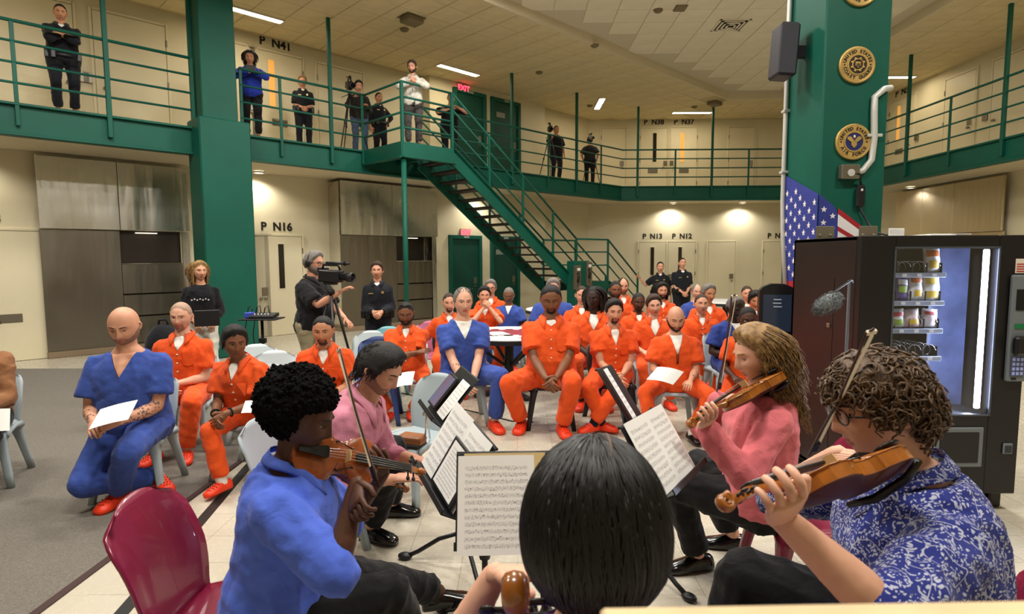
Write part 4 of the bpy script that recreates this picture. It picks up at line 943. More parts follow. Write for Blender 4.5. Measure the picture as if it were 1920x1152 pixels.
    for sh, el, wr in ((shR, elR, wrR), (shL, elL, wrL)):
        sl = tp['sleeve']; ins = sh+(W_(hip0+spd*.36*s)-sh)*.35
        G.append(capsule(ins, sh, .065*s*w, .058*s*w+infl*.4))
        r0 = .054*s*w+infl*.6; k = 0 if tp['kind'] == 'fit' else 1
        if sl <= 1.0:
            e = sh+(el-sh)*sl; dd = unit(el-sh); G.append(tube([sh-dd*.01, sh+(e-sh)*.5, e], [r0, r0+.010*k, r0+.020*k], 12)); 
        else:
            e = el+(wr-el)*(sl-1); G += [capsule(sh, el, r0, .052*s*w+infl*.5), capsule(el, e, .052*s*w+infl*.5, .036*s+infl*.55)]
    gme = remesh(G, vox, 3); wrinkle(gme, .012 if vox < .016 else .008, 26/s, seed)
    # neckline split
    nkind = tp.get('neck', 'v' if tp['kind'] in ('scrub',) else ('collar' if tp['kind'] in ('jump', 'polo', 'shirt') else 'crew'))
    vd = tp.get('vdepth', .15 if nkind == 'v' else .11)
    c0 = SF(.50)+SF.Y*.0; fwd = unit(SF.Y); sx = unit(SF.X); su = unit(np.cross(sx, fwd)); su = su if su[2] > 0 else -su
    if nkind in ('v', 'collar') and vd > 0:
        bm = bmesh.new(); bm.from_mesh(gme); apex = SF(.50-vd/s*s)+fwd*.1; wv = tp.get('vw', .072)*s
        for sg in (-1, 1):
            nrm = unit(np.cross(unit(su*vd+sx*sg*wv), fwd)); bmesh.ops.bisect_plane(bm, geom=bm.verts[:]+bm.edges[:]+bm.faces[:], plane_co=Vector(apex), plane_no=Vector(nrm), dist=1e-5)
        ins = []
        for f in bm.faces:
            c = np.array(f.calc_center_median()); v = c-apex; a, b_, h_ = v @ sx, v @ su, (c-SF(.45)) @ fwd
            if h_ > .0 and b_ > 0 and abs(a) < wv*b_/vd: ins.append(f)
        um = tp.get('under', WHITE)
        if ins:
            b2 = bm.copy(); b2.faces.ensure_lookup_table(); ids = {f.index for f in ins}
            bm.faces.index_update(); b2.faces.index_update(); ids = {f.index for f in ins}
            bmesh.ops.delete(b2, geom=[f for f in b2.faces if f.index not in ids], context='FACES'); bmesh.ops.delete(bm, geom=ins, context='FACES')
            for v in b2.verts: v.co -= Vector(fwd)*.006
            u = bpy.data.meshes.new('undershirt'); b2.to_mesh(u); b2.free(); chm('undershirt' if um is not sm else 'open_neckline', u, um)
        bm.to_mesh(gme); bm.free()
    info.top = chm(tp.get('name', 'shirt'), gme, tp['m'])
    if nkind == 'collar':
        cm = tp.get('cm', tp['m']); cen = SF(.505)-fwd*.004; rings = []; angs = np.radians(np.linspace(28, 332, 19)); inner = []; outer = []
        for a in angs:
            dr = fwd*math.cos(a)+sx*math.sin(a); fr_ = abs(a-math.pi)/(math.pi-R(28)); lap = max(0, (fr_-.62)/.38)
            inner.append(cen+dr*(.072*s+.010*(1-fr_)*s)+su*(.040-.028*fr_)*s); outer.append(cen+dr*(.104+.012*lap)*s*(1+.12*(w-1))+su*(.004-.085*lap**1.3)*s+fwd*.035*lap*s)
        n = len(angs); V = np.array(inner+outer); V2 = V+np.concatenate([np.tile(su*.004, (n, 1)), np.tile(su*.006+fwd*.003, (n, 1))]); F = []
        for i in range(n-1): F += [(i, i+1, n+i+1, n+i), (2*n+i, 3*n+i, 3*n+i+1, 2*n+i+1), (n+i, n+i+1, 3*n+i+1, 3*n+i), (i, 2*n+i, 2*n+i+1, i+1)]
        F += [(0, n, 3*n, 2*n), (n-1, 3*n-1, 4*n-1, 2*n-1)]
        child('collar', (np.concatenate([V, V2]), F), cm)
    if tp.get('snaps'):
        tv = getco(info.top.data)+base
        for k in range(tp['snaps']):
            tt = .50-vd-.03-.075*k; c = SF(tt); rel = tv-c; m_ = (np.abs(rel @ sx) < .02) & (np.abs(rel @ su) < .02) & (rel @ fwd > 0)
            if m_.any(): q = c+fwd*((rel[m_] @ fwd).max()); child('snap', lathe([(0, 0), (.008, 0), (.008, .003), (0, .004)], q-fwd*.001, 8, fwd), mat('snap_white', '#e8dccb', .4))
    if tp.get('pocket'):
        tv = getco(info.top.data)+base; quad = []
        for a, b_ in ((-.125, .36), (-.045, .36), (-.045, .26), (-.085, .245), (-.125, .26)):
            c = SF(b_)+sx*a*s*1.0; rel = tv-c; m_ = (np.abs(rel @ sx) < .025) & (np.abs(rel @ su) < .025) & (rel @ fwd > 0); h_ = (rel[m_] @ fwd).max() if m_.any() else .12; quad.append(c+fwd*(h_+.003))
        Q = np.array(quad); child('pocket', (np.concatenate([Q, Q+fwd*.004]), [(0, 1, 2, 3, 4), (5, 9, 8, 7, 6)]+[(i, (i+1) % 5, 5+(i+1) % 5, 5+i) for i in range(5)]), tp['m'], False)
    # trousers
    pm = pants or tp['m']; G = [torso(SF, .016, w, belly*.7, t0=-.2, t1=.10)]
    pl = 1.0
    for hp, kn, an in ((hpR, knR, anR), (hpL, knL, anL)):
        m1 = hp*.5+kn*.5; e = kn+(an-kn)*(.90 if shoes[0] != 'none' else .9); m2 = kn*.5+e*.5; lo = tp.get('leg', 1.0)
        G += [capsule(hp, m1, .112*s*w, .098*s*lo), capsule(m1, kn, .098*s*lo, .080*s*lo), capsule(kn, m2, .080*s*lo, .074*s*lo), tube([m2, m2*.4+e*.6, e], [.074*s*lo, .070*s*lo, .066*s*lo], 12)]
    pme = remesh(G, vox, 3); wrinkle(pme, .011 if vox < .016 else .008, 22/s, seed+3); info.pants = chm('trousers', pme, pm)
    # shoes, socks
    for k, (kn, an) in enumerate(((knR, anR), (knL, anL))):
        td = shoes[2][k] if len(shoes) > 2 else None
        dF = vW(N3(*td)) if td is not None else vW(N3((.22, -.22)[k], 1, 0))
        sv, sf = shoe(N3(an[0], an[1], 0), dF, shoes[0], s); sv = sv+UP*(an[2]-.085*s)
        so = child('shoe', (sv, sf), shoes[1])
        if shoes[0] == 'clog' and vox < .0135:
            dn = unit(N3(dF[0], dF[1], 0)); xx = np.cross(dn, UP); hp_ = []
            for l, xs_, h_ in ((.06, (-.028, -.01, .01, .028), .088), (.085, (-.032, -.011, .011, .032), .078), (.11, (-.028, -.01, .01, .028), .070), (.135, (-.016, .0, .016), .060)):
                for x_ in xs_: c = N3(an[0], an[1], an[2]-.085*s)+dn*l*s+xx*x_*s+UP*(h_*1.02-6.5*x_*x_)*s; hp_.append(ellips(c, .0045, .0045, .004, 6, 4))
            hv2, hf2 = join(hp_); o_ = mk('vent_holes', (hv2-base, hf2), mat('clog_hole', '#7a160a', .7)); o_.parent = so; o_['kind'] = 'stuff'
        if sock is not None: child('sock', capsule(an+(kn-an)*.02-UP*.02, an+(kn-an)*.22, .046*s, .050*s), sock)
    return info
# ================================================================ CHAIRS
CHM = {}
def chair_parts(cname, m):
    if cname in CHM: return CHM[cname]
    out = []
    # seat: rounded slab with a dished top, local forward = +Y
    nx, ny = 13, 13; top = []; bot = []
    for j in range(ny):
        for i in range(nx):
            u, v = -1+2*i/(nx-1), -1+2*j/(ny-1); k = (abs(u)**5+abs(v)**5)**.2; k = 1/max(k, 1) if k > 1 else 1; uu, vv = u*k, v*k
            x = uu*(.215-.012*(1-vv)/2); y = vv*.215; edge = max(abs(u), abs(v)); z = .445-.016*(1-uu*uu)*(1-vv*vv)-.02*max(0, edge-.82)/.18-.02*max(0, vv)**4
            top.append((x, y, z)); bot.append((x*.97, y*.97, .405-.012*0))
    V = np.array(top+bot); F = []; n = nx*ny
    for j in range(ny-1):
        for i in range(nx-1):
            a = j*nx+i; F += [(a, a+1, a+nx+1, a+nx), (n+a, n+a+nx, n+a+nx+1, n+a+1)]
    bd = [i for i in range(nx)]+[j*nx+nx-1 for j in range(1, ny)]+[(ny-1)*nx+i for i in range(nx-2, -1, -1)]+[j*nx for j in range(ny-2, 0, -1)]
    for a, b in zip(bd, bd[1:]+bd[:1]): F.append((a, n+a, n+b, b))
    out.append(('seat', (V, F), True))
    # backrest shell
    nu, nv = 15, 14; A = []; B = []
    for j in range(nv):
        v = j/(nv-1); z = .395+.445*v
        for i in range(nu):
            u = -1+2*i/(nu-1); wd = np.interp(v, [0, .15, .45, .8, .93, 1], [.205, .195, .215, .212, .185, .12]); zz = z-.03*max(0, v-.75)/.25*abs(u)**3
            y = -.195-.115*v**1.15-.01+.05*(abs(u)**2.2)*(.35+.65*math.sin(math.pi*min(v*1.1, 1))); p = N3(u*wd, y, zz)
            A.append(p); B.append(p+N3(0, -.020, -.004)*(1-.55*max(abs(u)**8, v**8)))
    n = nu*nv; V = np.array(A+B); F = []
    for j in range(nv-1):
        for i in range(nu-1):
            a = j*nu+i; F += [(a, a+nu, a+nu+1, a+1), (n+a, n+a+1, n+a+nu+1, n+a+nu)]
    bd = [i for i in range(nu)]+[j*nu+nu-1 for j in range(1, nv)]+[(nv-1)*nu+i for i in range(nu-2, -1, -1)]+[j*nu for j in range(nv-2, 0, -1)]
    for a, b in zip(bd, bd[1:]+bd[:1]): F.append((a, b, n+b, n+a))
    out.append(('backrest', (V, F), True))
    for sx in (-1, 1):
        for sy in (-1, 1):
            rings = []
            for t, w_, d_ in ((0, .075, .085), (.12, .060, .062), (.35, .046, .044), (.75, .040, .036), (1, .038, .034)):
                c = N3(sx*(.165+.065*t), sy*(.155+.075*t)-(.0 if sy > 0 else .02*t), .425*(1-t)); a = np.linspace(0, 2*math.pi, 10, endpoint=False)
                ca, sa = np.cos(a), np.sin(a); rings.append(c+np.outer(np.sign(ca)*np.abs(ca)**.5*w_*.62, N3(1, 0, 0))+np.outer(np.sign(sa)*np.abs(sa)**.5*d_*.62, N3(0, 1, 0)))
            out.append(('leg', loft(rings), True))
    for sx in (-1, 1): out.append(('apron', join([tube([(sx*.200, -.17, .40), (sx*.205, -.1, .418), (sx*.205, 0, .424), (sx*.205, .1, .418), (sx*.200, .17, .40)], [.03, .022, .018, .022, .03], 8)]), True))
    ms = []
    for nm, vf, sm in out:
        o = mk(nm, vf, m, None, sm); ms.append((nm, o.data)); bpy.data.objects.remove(o)
    CHM[cname] = ms; return ms
CHAIRM = dict(grey=mat('chair_grey_plastic', '#a3b0b5', .42, noise=.04, nscale=5), burgundy=mat('chair_burgundy_plastic', '#7d1838', .28, noise=.05, nscale=4, coat=.3), navy=mat('chair_navy_plastic', '#24386e', .4), teal=mat('chair_teal_plastic', '#6fa7b0', .42), pink=mat('chair_rose_plastic', '#b4607c', .4), pale=mat('chair_pale_plastic', '#c5d3d6', .42), black=mat('chair_black_plastic', '#1b1c1f', .45))
def chair(col, P, Fv, label, group=None, sc=1.0):
    ms = chair_parts(col, CHAIRM[col]); Fv = unit(N3(Fv[0], Fv[1], 0)); X = np.cross(Fv, UP)
    t = thing('plastic_chair', label, 'chair', (P[0], P[1], 0), group)
    MM = Matrix([[X[i]*sc, Fv[i]*sc, UP[i]*sc, (P[0], P[1], 0.)[i]] for i in range(3)]+[[0, 0, 0, 1]])
    t.matrix_basis = MM
    for nm, me in ms:
        o = bpy.data.objects.new(nm, me); COL.objects.link(o); o.parent = t
    return t
# ================================================================ TABLES
def round_table(P, r, label, board=True, top='#e9ebea'):
    t = thing('round_table', label, 'table', (P[0], P[1], 0)); c = N3(P[0], P[1], 0); tw = mat('table_white', top, .4)
    mk('tabletop', lathe([(0, .70), (r-.01, .70), (r, .71), (r, .735), (r-.01, .745), (0, .745)], c, 40), tw, t)
    mk('table_edge', lathe([(r-.02, .675), (r+.006, .675), (r+.006, .725), (r-.02, .725)], c, 40, ring=True), mat('table_edge_black', '#17181a', .5), t)
    mk('pedestal', lathe([(.06, .02), (.055, .1), (.055, .675), (.12, .676)], c, 14), MATS['table_edge_black'], t, True)
    for k in range(4):
        a = k*math.pi/2+.5; d = N3(math.cos(a), math.sin(a), 0); mk('foot', bar(c+d*.05+UP*.04, c+d*r*.75+UP*.03, .07, .05, b=.01), MATS['table_edge_black'], t)
        mk('brace', bar(c+d*.05+UP*.35, c+d*r*.8+UP*.66, .035, .035, b=.004), MATS['table_edge_black'], t)
    if board:
        mr = mat('board_maroon', '#8c2f3f', .5); h = r*.5
        mk('board_print', obox(c+UP*.7465, N3(h, 0, 0), N3(0, h, 0), UP*.001), mr, t)
        for k in range(-3, 4):
            for s in (-1, 1): mk('board_square', obox(c+N3(k*h/3.5, s*h*.9, .7478), N3(h/9, 0, 0), N3(0, h/9, 0), UP*.0006), tw if (k % 2) else MATS['table_edge_black'], t)
    return t
# ================================================================ PAPER WITH MUSIC
def sheet_mat(name, rows=12, shade=.42, text_=False):
    m = mat(name, '#eceae4', .75); nt = m.node_tree; b = nt.nodes['Principled BSDF']
    uv = nt.nodes.new('ShaderNodeUVMap'); sep = nt.nodes.new('ShaderNodeSeparateXYZ'); nt.links.new(uv.outputs[0], sep.inputs[0])
    def mth(op, a, c=None):
        n = nt.nodes.new('ShaderNodeMath'); n.operation = op
        for k, v in enumerate((a, c)):
            if v is None: continue
            if hasattr(v, 'links'): nt.links.new(v, n.inputs[k])
            else: n.inputs[k].default_value = v
        return n.outputs[0]
    x, y = sep.outputs[0], sep.outputs[1]
    inx = mth('MULTIPLY', mth('GREATER_THAN', x, .09), mth('LESS_THAN', x, .91)); iny = mth('MULTIPLY', mth('GREATER_THAN', y, .05), mth('LESS_THAN', y, .90)); page = mth('MULTIPLY', inx, iny)
    r = mth('FRACT', mth('MULTIPLY', mth('ADD', y, -.05), rows/.85))
    staff = mth('MULTIPLY', mth('GREATER_THAN', r, .30), mth('LESS_THAN', r, .72))
    ln = mth('LESS_THAN', mth('FRACT', mth('MULTIPLY', r, 5/.42)), .28)
    nz = nt.nodes.new('ShaderNodeTexNoise'); nz.inputs['Scale'].default_value = 1; nz.inputs['Detail'].default_value = 2
    cb = nt.nodes.new('ShaderNodeCombineXYZ'); nt.links.new(mth('MULTIPLY', x, 75), cb.inputs[0]); nt.links.new(mth('MULTIPLY', y, rows*4), cb.inputs[1]); nt.links.new(cb.outputs[0], nz.inputs['Vector'])
    wide = mth('MULTIPLY', mth('GREATER_THAN', r, .18), mth('LESS_THAN', r, .84))
    notes = mth('MULTIPLY', mth('GREATER_THAN', nz.outputs['Fac'], .59), wide)
    ink = mth('MULTIPLY', mth('MAXIMUM', mth('MULTIPLY', mth('MULTIPLY', staff, ln), .75), notes), page)
    mx = nt.nodes.new('ShaderNodeMix'); mx.data_type = 'RGBA'; mx.inputs['A'].default_value = (*lin('#e9e7e2'), 1); mx.inputs['B'].default_value = (*lin('#55524f'), 1)
    nt.links.new(mth('MULTIPLY', ink, 1-shade+.25), mx.inputs['Factor']); nt.links.new(mx.outputs['Result'], b.inputs['Base Color'])
    return m
MUSIC = sheet_mat('music_print', 12); MUSIC2 = sheet_mat('music_print_large', 9)
PAPER = mat('white_paper', '#ecebe7', .75)
def page(name, C, ax, ay, m, parent=None, bend=0., nrm=None, th=.001):
    """rectangular sheet: C lower-left corner, edges ax, ay; slight bow; uv mapped; two sided thin solid"""
    C, ax, ay = (np.asarray(q, float) for q in (C, ax, ay)); n = unit(np.cross(ax, ay)); nu = 8; V = []; UVs = []
    for j in range(2):
        for i in range(nu+1):
            u = i/nu; V.append(C+ax*u+ay*j+n*bend*math.sin(math.pi*u)); UVs.append((u, j))
    V = np.array(V); k = len(V); V = np.concatenate([V, V-n*th]); F = []; 
    for i in range(nu): F += [(i, i+1, nu+2+i, nu+1+i), (k+i, k+nu+1+i, k+nu+2+i, k+i+1)]
    bd = list(range(nu+1))+list(range(2*nu+1, nu, -1))
    for a, b in zip(bd, bd[1:]+bd[:1]): F.append((a, k+a, k+b, b))
    o = mk(name, (V, F), m, parent, False, fixn=False); uvl = o.data.uv_layers.new(name='UVMap'); UVs = UVs*2
    for lp in o.data.loops: uvl.data[lp.index].uv = UVs[lp.vertex_index]
    return o
STANDM = mat('stand_black', '#1c1d20', .45, .2)
def music_stand(label, BL, BR, TL, foot, yaw0=0., perf=False, legs=True):
    """desk given by lower-left, lower-right, upper-left corners seen from the player; foot = xy of the tripod"""
    BL, BR, TL = (np.asarray(q, float) for q in (BL, BR, TL)); ax, ay = BR-BL, TL-BL; ay = ay-(ay @ unit(ax))*unit(ax); n = unit(np.cross(ax, ay)); t = thing('music_stand', label, 'music stand', (foot[0], foot[1], 0))
    C = BL+ax/2+ay/2; mk('desk', obox(C-n*.008, ax/2, ay/2, n*.0025, .002), STANDM, t)
    mk('shelf', obox(BL+ax/2+n*.025-unit(ay)*.004, ax/2, n*.035, unit(ay)*.0025), STANDM, t); mk('lip', obox(BL+ax/2+n*.059+unit(ay)*.006, ax/2, n*.0025, unit(ay)*.010), STANDM, t)
    mk('top_bend', tube([BL+ay-n*.012, BL+ay+ax/2-n*.016, BL+ay+ax-n*.012], .006, 6), STANDM, t, True)
    B = C-n*.03-unit(ay)*.05; F0 = N3(foot[0], foot[1], 0)
    mk('tilt_block', obox(B+n*.005, unit(ax)*.03, unit(ay)*.05, n*.018, .004), STANDM, t)
    mk('pole', tube([B-UP*.02, F0*N3(1, 1, 0)+UP*(B[2]*.55), F0+UP*.16], [.011, .0125, .015], 10), STANDM, t, True)
    mk('collar', lathe([(.022, .0), (.026, .02), (.026, .06), (.018, .08)], F0+UP*(B[2]*.5), 12), STANDM, t, True); mk('hub', lathe([(.024, .12), (.03, .14), (.03, .2), (.02, .22)], F0, 12), STANDM, t, True)
    for k in range(3):
        a = yaw0+k*2*math.pi/3; d = N3(math.cos(a), math.sin(a), 0); P = [F0+d*.02+UP*.17, F0+d*.13+UP*.13, F0+d*.25+UP*.05, F0+d*.31+UP*.02]
        mk('leg', tube(P, [.012, .012, .012, .012], 8), STANDM, t, True); mk('foot', ellips(F0+d*.325+UP*.019, .042, .03, .019, 12, 6, ax=np.array([d, np.cross(UP, d), UP])), STANDM, t, True)
    S = SpineF(); S.t = t; S.BL, S.ax, S.ay, S.n = BL, ax, ay, n; S.at = lambda u, v, h=.002: BL+ax*u+ay*v+n*h
    return S
# ================================================================ VIOLIN FAMILY
VARN = mat('violin_varnish', '#8a4318', .22, noise=.22, nscale=14, coat=.5); VARN2 = mat('violin_varnish_gold', '#99591d', .24, noise=.25, nscale=16, coat=.4); VBACK = mat('violin_back', '#4a1f0e', .4, noise=.25, nscale=10, spec=.35)
EBONY = mat('ebony', '#121010', .32); MAPLE = mat('maple_pale', '#d2ab72', .5); BOWW = mat('bow_wood', '#3a1c12', .35); BHAIR = mat('bow_hair', '#d6c9a8', .6); SILV = mat('silver', '#c8c8c8', .25, 1)
def vio_outline(n=40):
    # half outline (x along length 0..1 from tail, w half width)
    K = [(0, 0), (.006, .06), (.02, .115), (.06, .19), (.14, .268), (.23, .292), (.31, .275), (.375, .232), (.40, .222), (.405, .205), (.44, .172), (.50, .157), (.565, .160), (.62, .185), (.628, .197), (.66, .205), (.74, .232), (.81, .236), (.89, .208), (.95, .145), (.982, .075), (.992, .035), (1.0, .032)]
    return K
def violin(name, label, tail, scroll, nrm, L=.356, m=VARN, mb=VBACK, cat='violin', chin=True, scale_neck=1.0):
    """tail point and scroll end in world; nrm top-plate normal"""
    tail = np.asarray(tail, float); X = unit(np.asarray(scroll, float)-tail); Z = np.asarray(nrm, float); Z = unit(Z-(Z @ X)*X); Yv = np.cross(Z, X); k = L/.356
    t = thing(name, label, cat, tuple(tail)); Wd = lambda x, y, z: tail+X*x*k+Yv*y*k+Z*z*k
    def TW(vf): v = np.asarray(vf[0]); return (tail+np.outer(v[:, 0]*k, X)+np.outer(v[:, 1]*k, Yv)+np.outer(v[:, 2]*k, Z), vf[1])
    K = vio_outline(); out = [(a*.356, b*.356) for a, b in K]+[(a*.356, -b*.356) for a, b in K[::-1][1:-1]]; out[0] = (0, 0)
    n = len(out); O = np.array(out); c = N3(.178, 0, 0)[:2]
    def plate(z, arch, sgn, inset=0):
        rings = []; 
        for f, h in ((1.012, 0), (1.0, .002), (.93, .0035), (.8, .007), (.55, .012), (.25, .0145)):
            rr = np.zeros((n, 3)); rr[:, 0] = .178+(O[:, 0]-.178)*f; rr[:, 1] = O[:, 1]*f; rr[:, 2] = z+sgn*(h*arch); rings.append(rr)
        V = np.concatenate(rings+[[[.178, 0, z+sgn*.015*arch]]]); F = []
        for i in range(len(rings)-1):
            for j in range(n): q = (j+1) % n; F.append((i*n+j, i*n+q, (i+1)*n+q, (i+1)*n+j))
        b = (len(rings)-1)*n
        for j in range(n): F.append((b+j, b+(j+1) % n, len(V)-1))
        F.append(tuple(range(n))[::-1]); return V, F
    mk('top_plate', TW(plate(0, 1, 1)), m, t, True); mk('back_plate', TW(plate(-.033, 1, -1)), mb, t, True)
    A = np.array([(.178+(x-.178)*.985, y*.975, -.0335) for x, y in out]); B = A+N3(0, 0, .034); mk('ribs', TW(loft([A, B], False)), m, t)
    mk('neck', TW(tube([(.345, 0, -.004), (.36, 0, -.004), (.40, 0, .004), (.44, 0, .006), (.476, 0, .009), (.49, 0, .010)], [.020, .016, .0125, .0115, .011, .011], 10, up=(0, 0, 1))), VARN2 if m is not VARN2 else m, t, True)
    mk('fingerboard', TW(obox((.365, 0, .0235), (.135, 0, -.006), (0, .0155, 0), (0, 0, .0045), .003)), EBONY, t)
    mk('tailpiece', TW(loft([np.array([(x, s*w_, z+q) for s, q in ((-1, 0), (1, 0), (1, .006), (-1, .006))]) for x, w_, z in ((.012, .009, .016), (.05, .013, .022), (.11, .021, .027), (.118, .017, .028))])), EBONY, t)
    mk('bridge', TW(prism([(-.021, 0), (-.012, .004), (0, .008), (.012, .004), (.021, 0), (.019, .03), (.0, .034), (-.019, .03)], (.195, 0, .013), (0, 1, 0), (0, 0, 1), (1, 0, 0), .004)), MAPLE, t)
    for s in (-1, 1):
        mk('f_hole', TW(tube([(.160, s*.047, .0105), (.166, s*.052, .010), (.176, s*.047, .0115), (.195, s*.042, .0125), (.214, s*.036, .013), (.224, s*.031, .0135), (.23, s*.036, .013)], [.0035, .003, .002, .002, .002, .003, .0035], 6)), EBONY, t)
    for i in range(4):
        y = (i-1.5)*.0095; mk('string', TW(tube([(.115, y*.9, .031), (.197, y*1.15, .046), (.497, y*.55, .022)], .0007, 4)), SILV, t)
    mk('pegbox', TW(loft([np.array([(x, s*w_, z+q) for s, q in ((-1, -.014), (1, -.014), (1, .005), (-1, .005))]) for x, w_, z in ((.486, .0125, .010), (.515, .012, .007), (.545, .010, .0), (.562, .008, -.006))])), VARN2, t)
    sp = []
    for a in np.linspace(0, 4.4*math.pi*.95, 44): r = .020*math.exp(-.115*a)*1.0; sp.append((.574+r*math.cos(a+2.2)*1.0, 0, -.004+r*math.sin(a+2.2)))
    sc = tube(sp, np.linspace(.0085, .0042, 44), 8, up=(0, 1, 0)); sv = sc[0].copy(); sv[:, 1] *= np.interp(np.linspace(0, 1, len(sv)), [0, .5, 1], [1.5, 1.9, 2.6]); mk('scroll', TW((sv, sc[1])), VARN2, t, True)
    for i in range(4):
        s = 1 if i % 2 else -1; x = .500+.014*i; mk('peg', TW(join([tube([(x, -s*.014, -.001), (x, s*.026, -.001)], .0035, 6), ellips((x, s*.034, -.001), .010, .010, .004, 8, 6)])), EBONY, t, True)
    if chin:
        mk('chin_rest', TW(ellips((.045, .048, .022), .034, .034, .008, 14, 6)), EBONY, t, True); mk('shoulder_rest', TW(tube([(.075, .11, -.045), (.06, .05, -.060), (.06, -.05, -.062), (.075, -.115, -.045)], [.008, .011, .011, .008], 8)), EBONY, t, True)
    S = SpineF(); S.t = t; S.W = Wd; S.X, S.Y, S.Z = X, Yv, Z; return S
def bow(label, frog, tip, up, name='violin_bow', L=None):
    frog, tip = np.asarray(frog, float), np.asarray(tip, float); d = unit(tip-frog); up = unit(np.asarray(up, float)-(np.asarray(up) @ d)*d); Ln = np.linalg.norm(tip-frog); t = thing(name, label, 'bow', tuple(frog))
    mk('stick', tube([frog-d*.03+up*.018, frog+d*.1*Ln+up*.016, frog+d*.5*Ln+up*.008, frog+d*.9*Ln+up*.016, tip+up*.020, tip+d*.012+up*.004], [.0042, .0042, .0038, .0032, .0034, .003], 8), BOWW, t, True)
    mk('bow_hair', obox((frog+tip)/2+up*.002, d*(Ln/2-.01), np.cross(d, up)*.0045, up*.0007), BHAIR, t); mk('frog', obox(frog+d*.02+up*.009, d*.026, np.cross(d, up)*.006, up*.010, .003), EBONY, t); mk('tip_plate', obox(tip+up*.008, d*.006, np.cross(d, up)*.005, up*.012, .002), mat('ivory', '#e6ddc8', .4), t)
    return t
# ================================================================ VENDING MACHINE
VX0, VX1, VY0, VY1, VZ = 2.15, 3.20, 3.68, 4.58, 1.777
vb = mat('vending_black', '#141214', .38, noise=.2, nscale=2); vbs = mat('vending_side', '#1d1413', .42, noise=.15, nscale=2); vgrey = mat('vending_grey', '#6c7377', .45); vint = mat('vending_inside', '#c5cee0', .45); vint_d = mat('vending_inside_dark', '#2c3038', .5)
vm = thing('vending_machine', 'black snack vending machine with a lit glass front on the right', 'vending machine', ((VX0+VX1)/2, (VY0+VY1)/2, 0)); v0 = .12
GX0, GX1, GZ0, GZ1 = 2.36, 3.0, .64, 1.70
mk('side_panel', box(VX0, VX0+.03, VY0+.06, VY1, v0, VZ, .006), vbs, vm); mk('side_panel', box(VX1-.03, VX1, VY0+.06, VY1, v0, VZ, .006), vbs, vm); mk('rear_panel', box(VX0, VX1, VY1-.03, VY1, v0, VZ, .006), vb, vm); mk('top_panel', box(VX0, VX1, VY0+.06, VY1, VZ-.03, VZ, .006), vb, vm); mk('base_panel', box(VX0, VX1, VY0+.06, VY1, v0, v0+.03), vb, vm)
for nm, q in (('door_frame', (VX0, GX0, v0, VZ)), ('door_frame', (GX1, VX1, v0, VZ)), ('door_frame', (GX0, GX1, GZ1, VZ)), ('door_frame', (GX0, GX1, v0, GZ0))):
    mk(nm, box(q[0], q[1], VY0, VY0+.055, q[2], q[3], .004), vb, vm)
mk('window_trim', join([box(GX0-.008, GX1+.008, VY0-.004, VY0+.004, GZ0-.008, GZ0+.004), box(GX0-.008, GX1+.008, VY0-.004, VY0+.004, GZ1-.004, GZ1+.008), box(GX0-.008, GX0+.003, VY0-.004, VY0+.004, GZ0, GZ1), box(GX1-.003, GX1+.008, VY0-.004, VY0+.004, GZ0, GZ1)]), mat('trim_grey', '#5b606b', .35, .6), vm)
gl = bpy.data.materials.new('vending_glass'); gl.use_nodes = True; nt = gl.node_tree; nt.nodes.clear(); o_ = nt.nodes.new('ShaderNodeOutputMaterial'); a_ = nt.nodes.new('ShaderNodeBsdfTransparent'); b_ = nt.nodes.new('ShaderNodeBsdfGlossy'); b_.inputs['Roughness'].default_value = .06; c_ = nt.nodes.new('ShaderNodeMixShader'); c_.inputs[0].default_value = .07
a_.inputs[0].default_value = (.93, .95, 1, 1); nt.links.new(a_.outputs[0], c_.inputs[1]); nt.links.new(b_.outputs[0], c_.inputs[2]); nt.links.new(c_.outputs[0], o_.inputs[0])
mk('glass_pane', box(GX0, GX1, VY0+.006, VY0+.012, GZ0, GZ1), gl, vm)
mk('inner_back', box(GX0-.1, GX1+.05, VY0+.50, VY0+.51, GZ0-.1, GZ1+.05), vint_d, vm); mk('inner_wall', box(GX0-.11, GX0-.1, VY0+.06, VY0+.5, GZ0-.1, GZ1+.05), vint_d, vm)
PXR = 2.735
mk('inner_divider', box(PXR, PXR+.008, VY0+.22, VY0+.5, GZ0-.02, GZ1), vint_d, vm); mk('inner_panel', box(PXR+.012, GX1+.05, VY0+.30, VY0+.31, GZ0-.05, GZ1+.05), mat('vending_blue_haze_panel', '#7484b8', .3, noise=.25, nscale=6), vm); mk('inner_floor', box(GX0-.1, GX1+.05, VY0+.06, VY0+.5, GZ0-.02, GZ0-.01), vint_d, vm)  # blue panel colour lightened to stand in for LED haze on the glass
LEDX = 2.955
mk('light_tube', box(LEDX-.016, LEDX+.016, VY0+.03, VY0+.055, GZ0+.03, GZ1-.01, .006), mat('led_tube', '#ffffff', .5, emit='#e6ecff', estr=14), vm)
la = bpy.data.lights.new('tube_lamp', 'AREA'); la.shape = 'RECTANGLE'; la.size = .03; la.size_y = .98; la.energy = 18; la.color = (.80, .87, 1)
lo = bpy.data.objects.new('tube_lamp', la); COL.objects.link(lo); lo.matrix_basis = Matrix([[0, 0, 1, LEDX-.025], [1, 0, 0, VY0+.075], [0, 1, 0, 1.16], [0, 0, 0, 1]]) @ Matrix.Rotation(R(25), 4, 'Y'); put(lo, vm)
szs = [at_y(1720, y, VY0+.08)[2] for y in (514, 567, 619, 671, 721)]
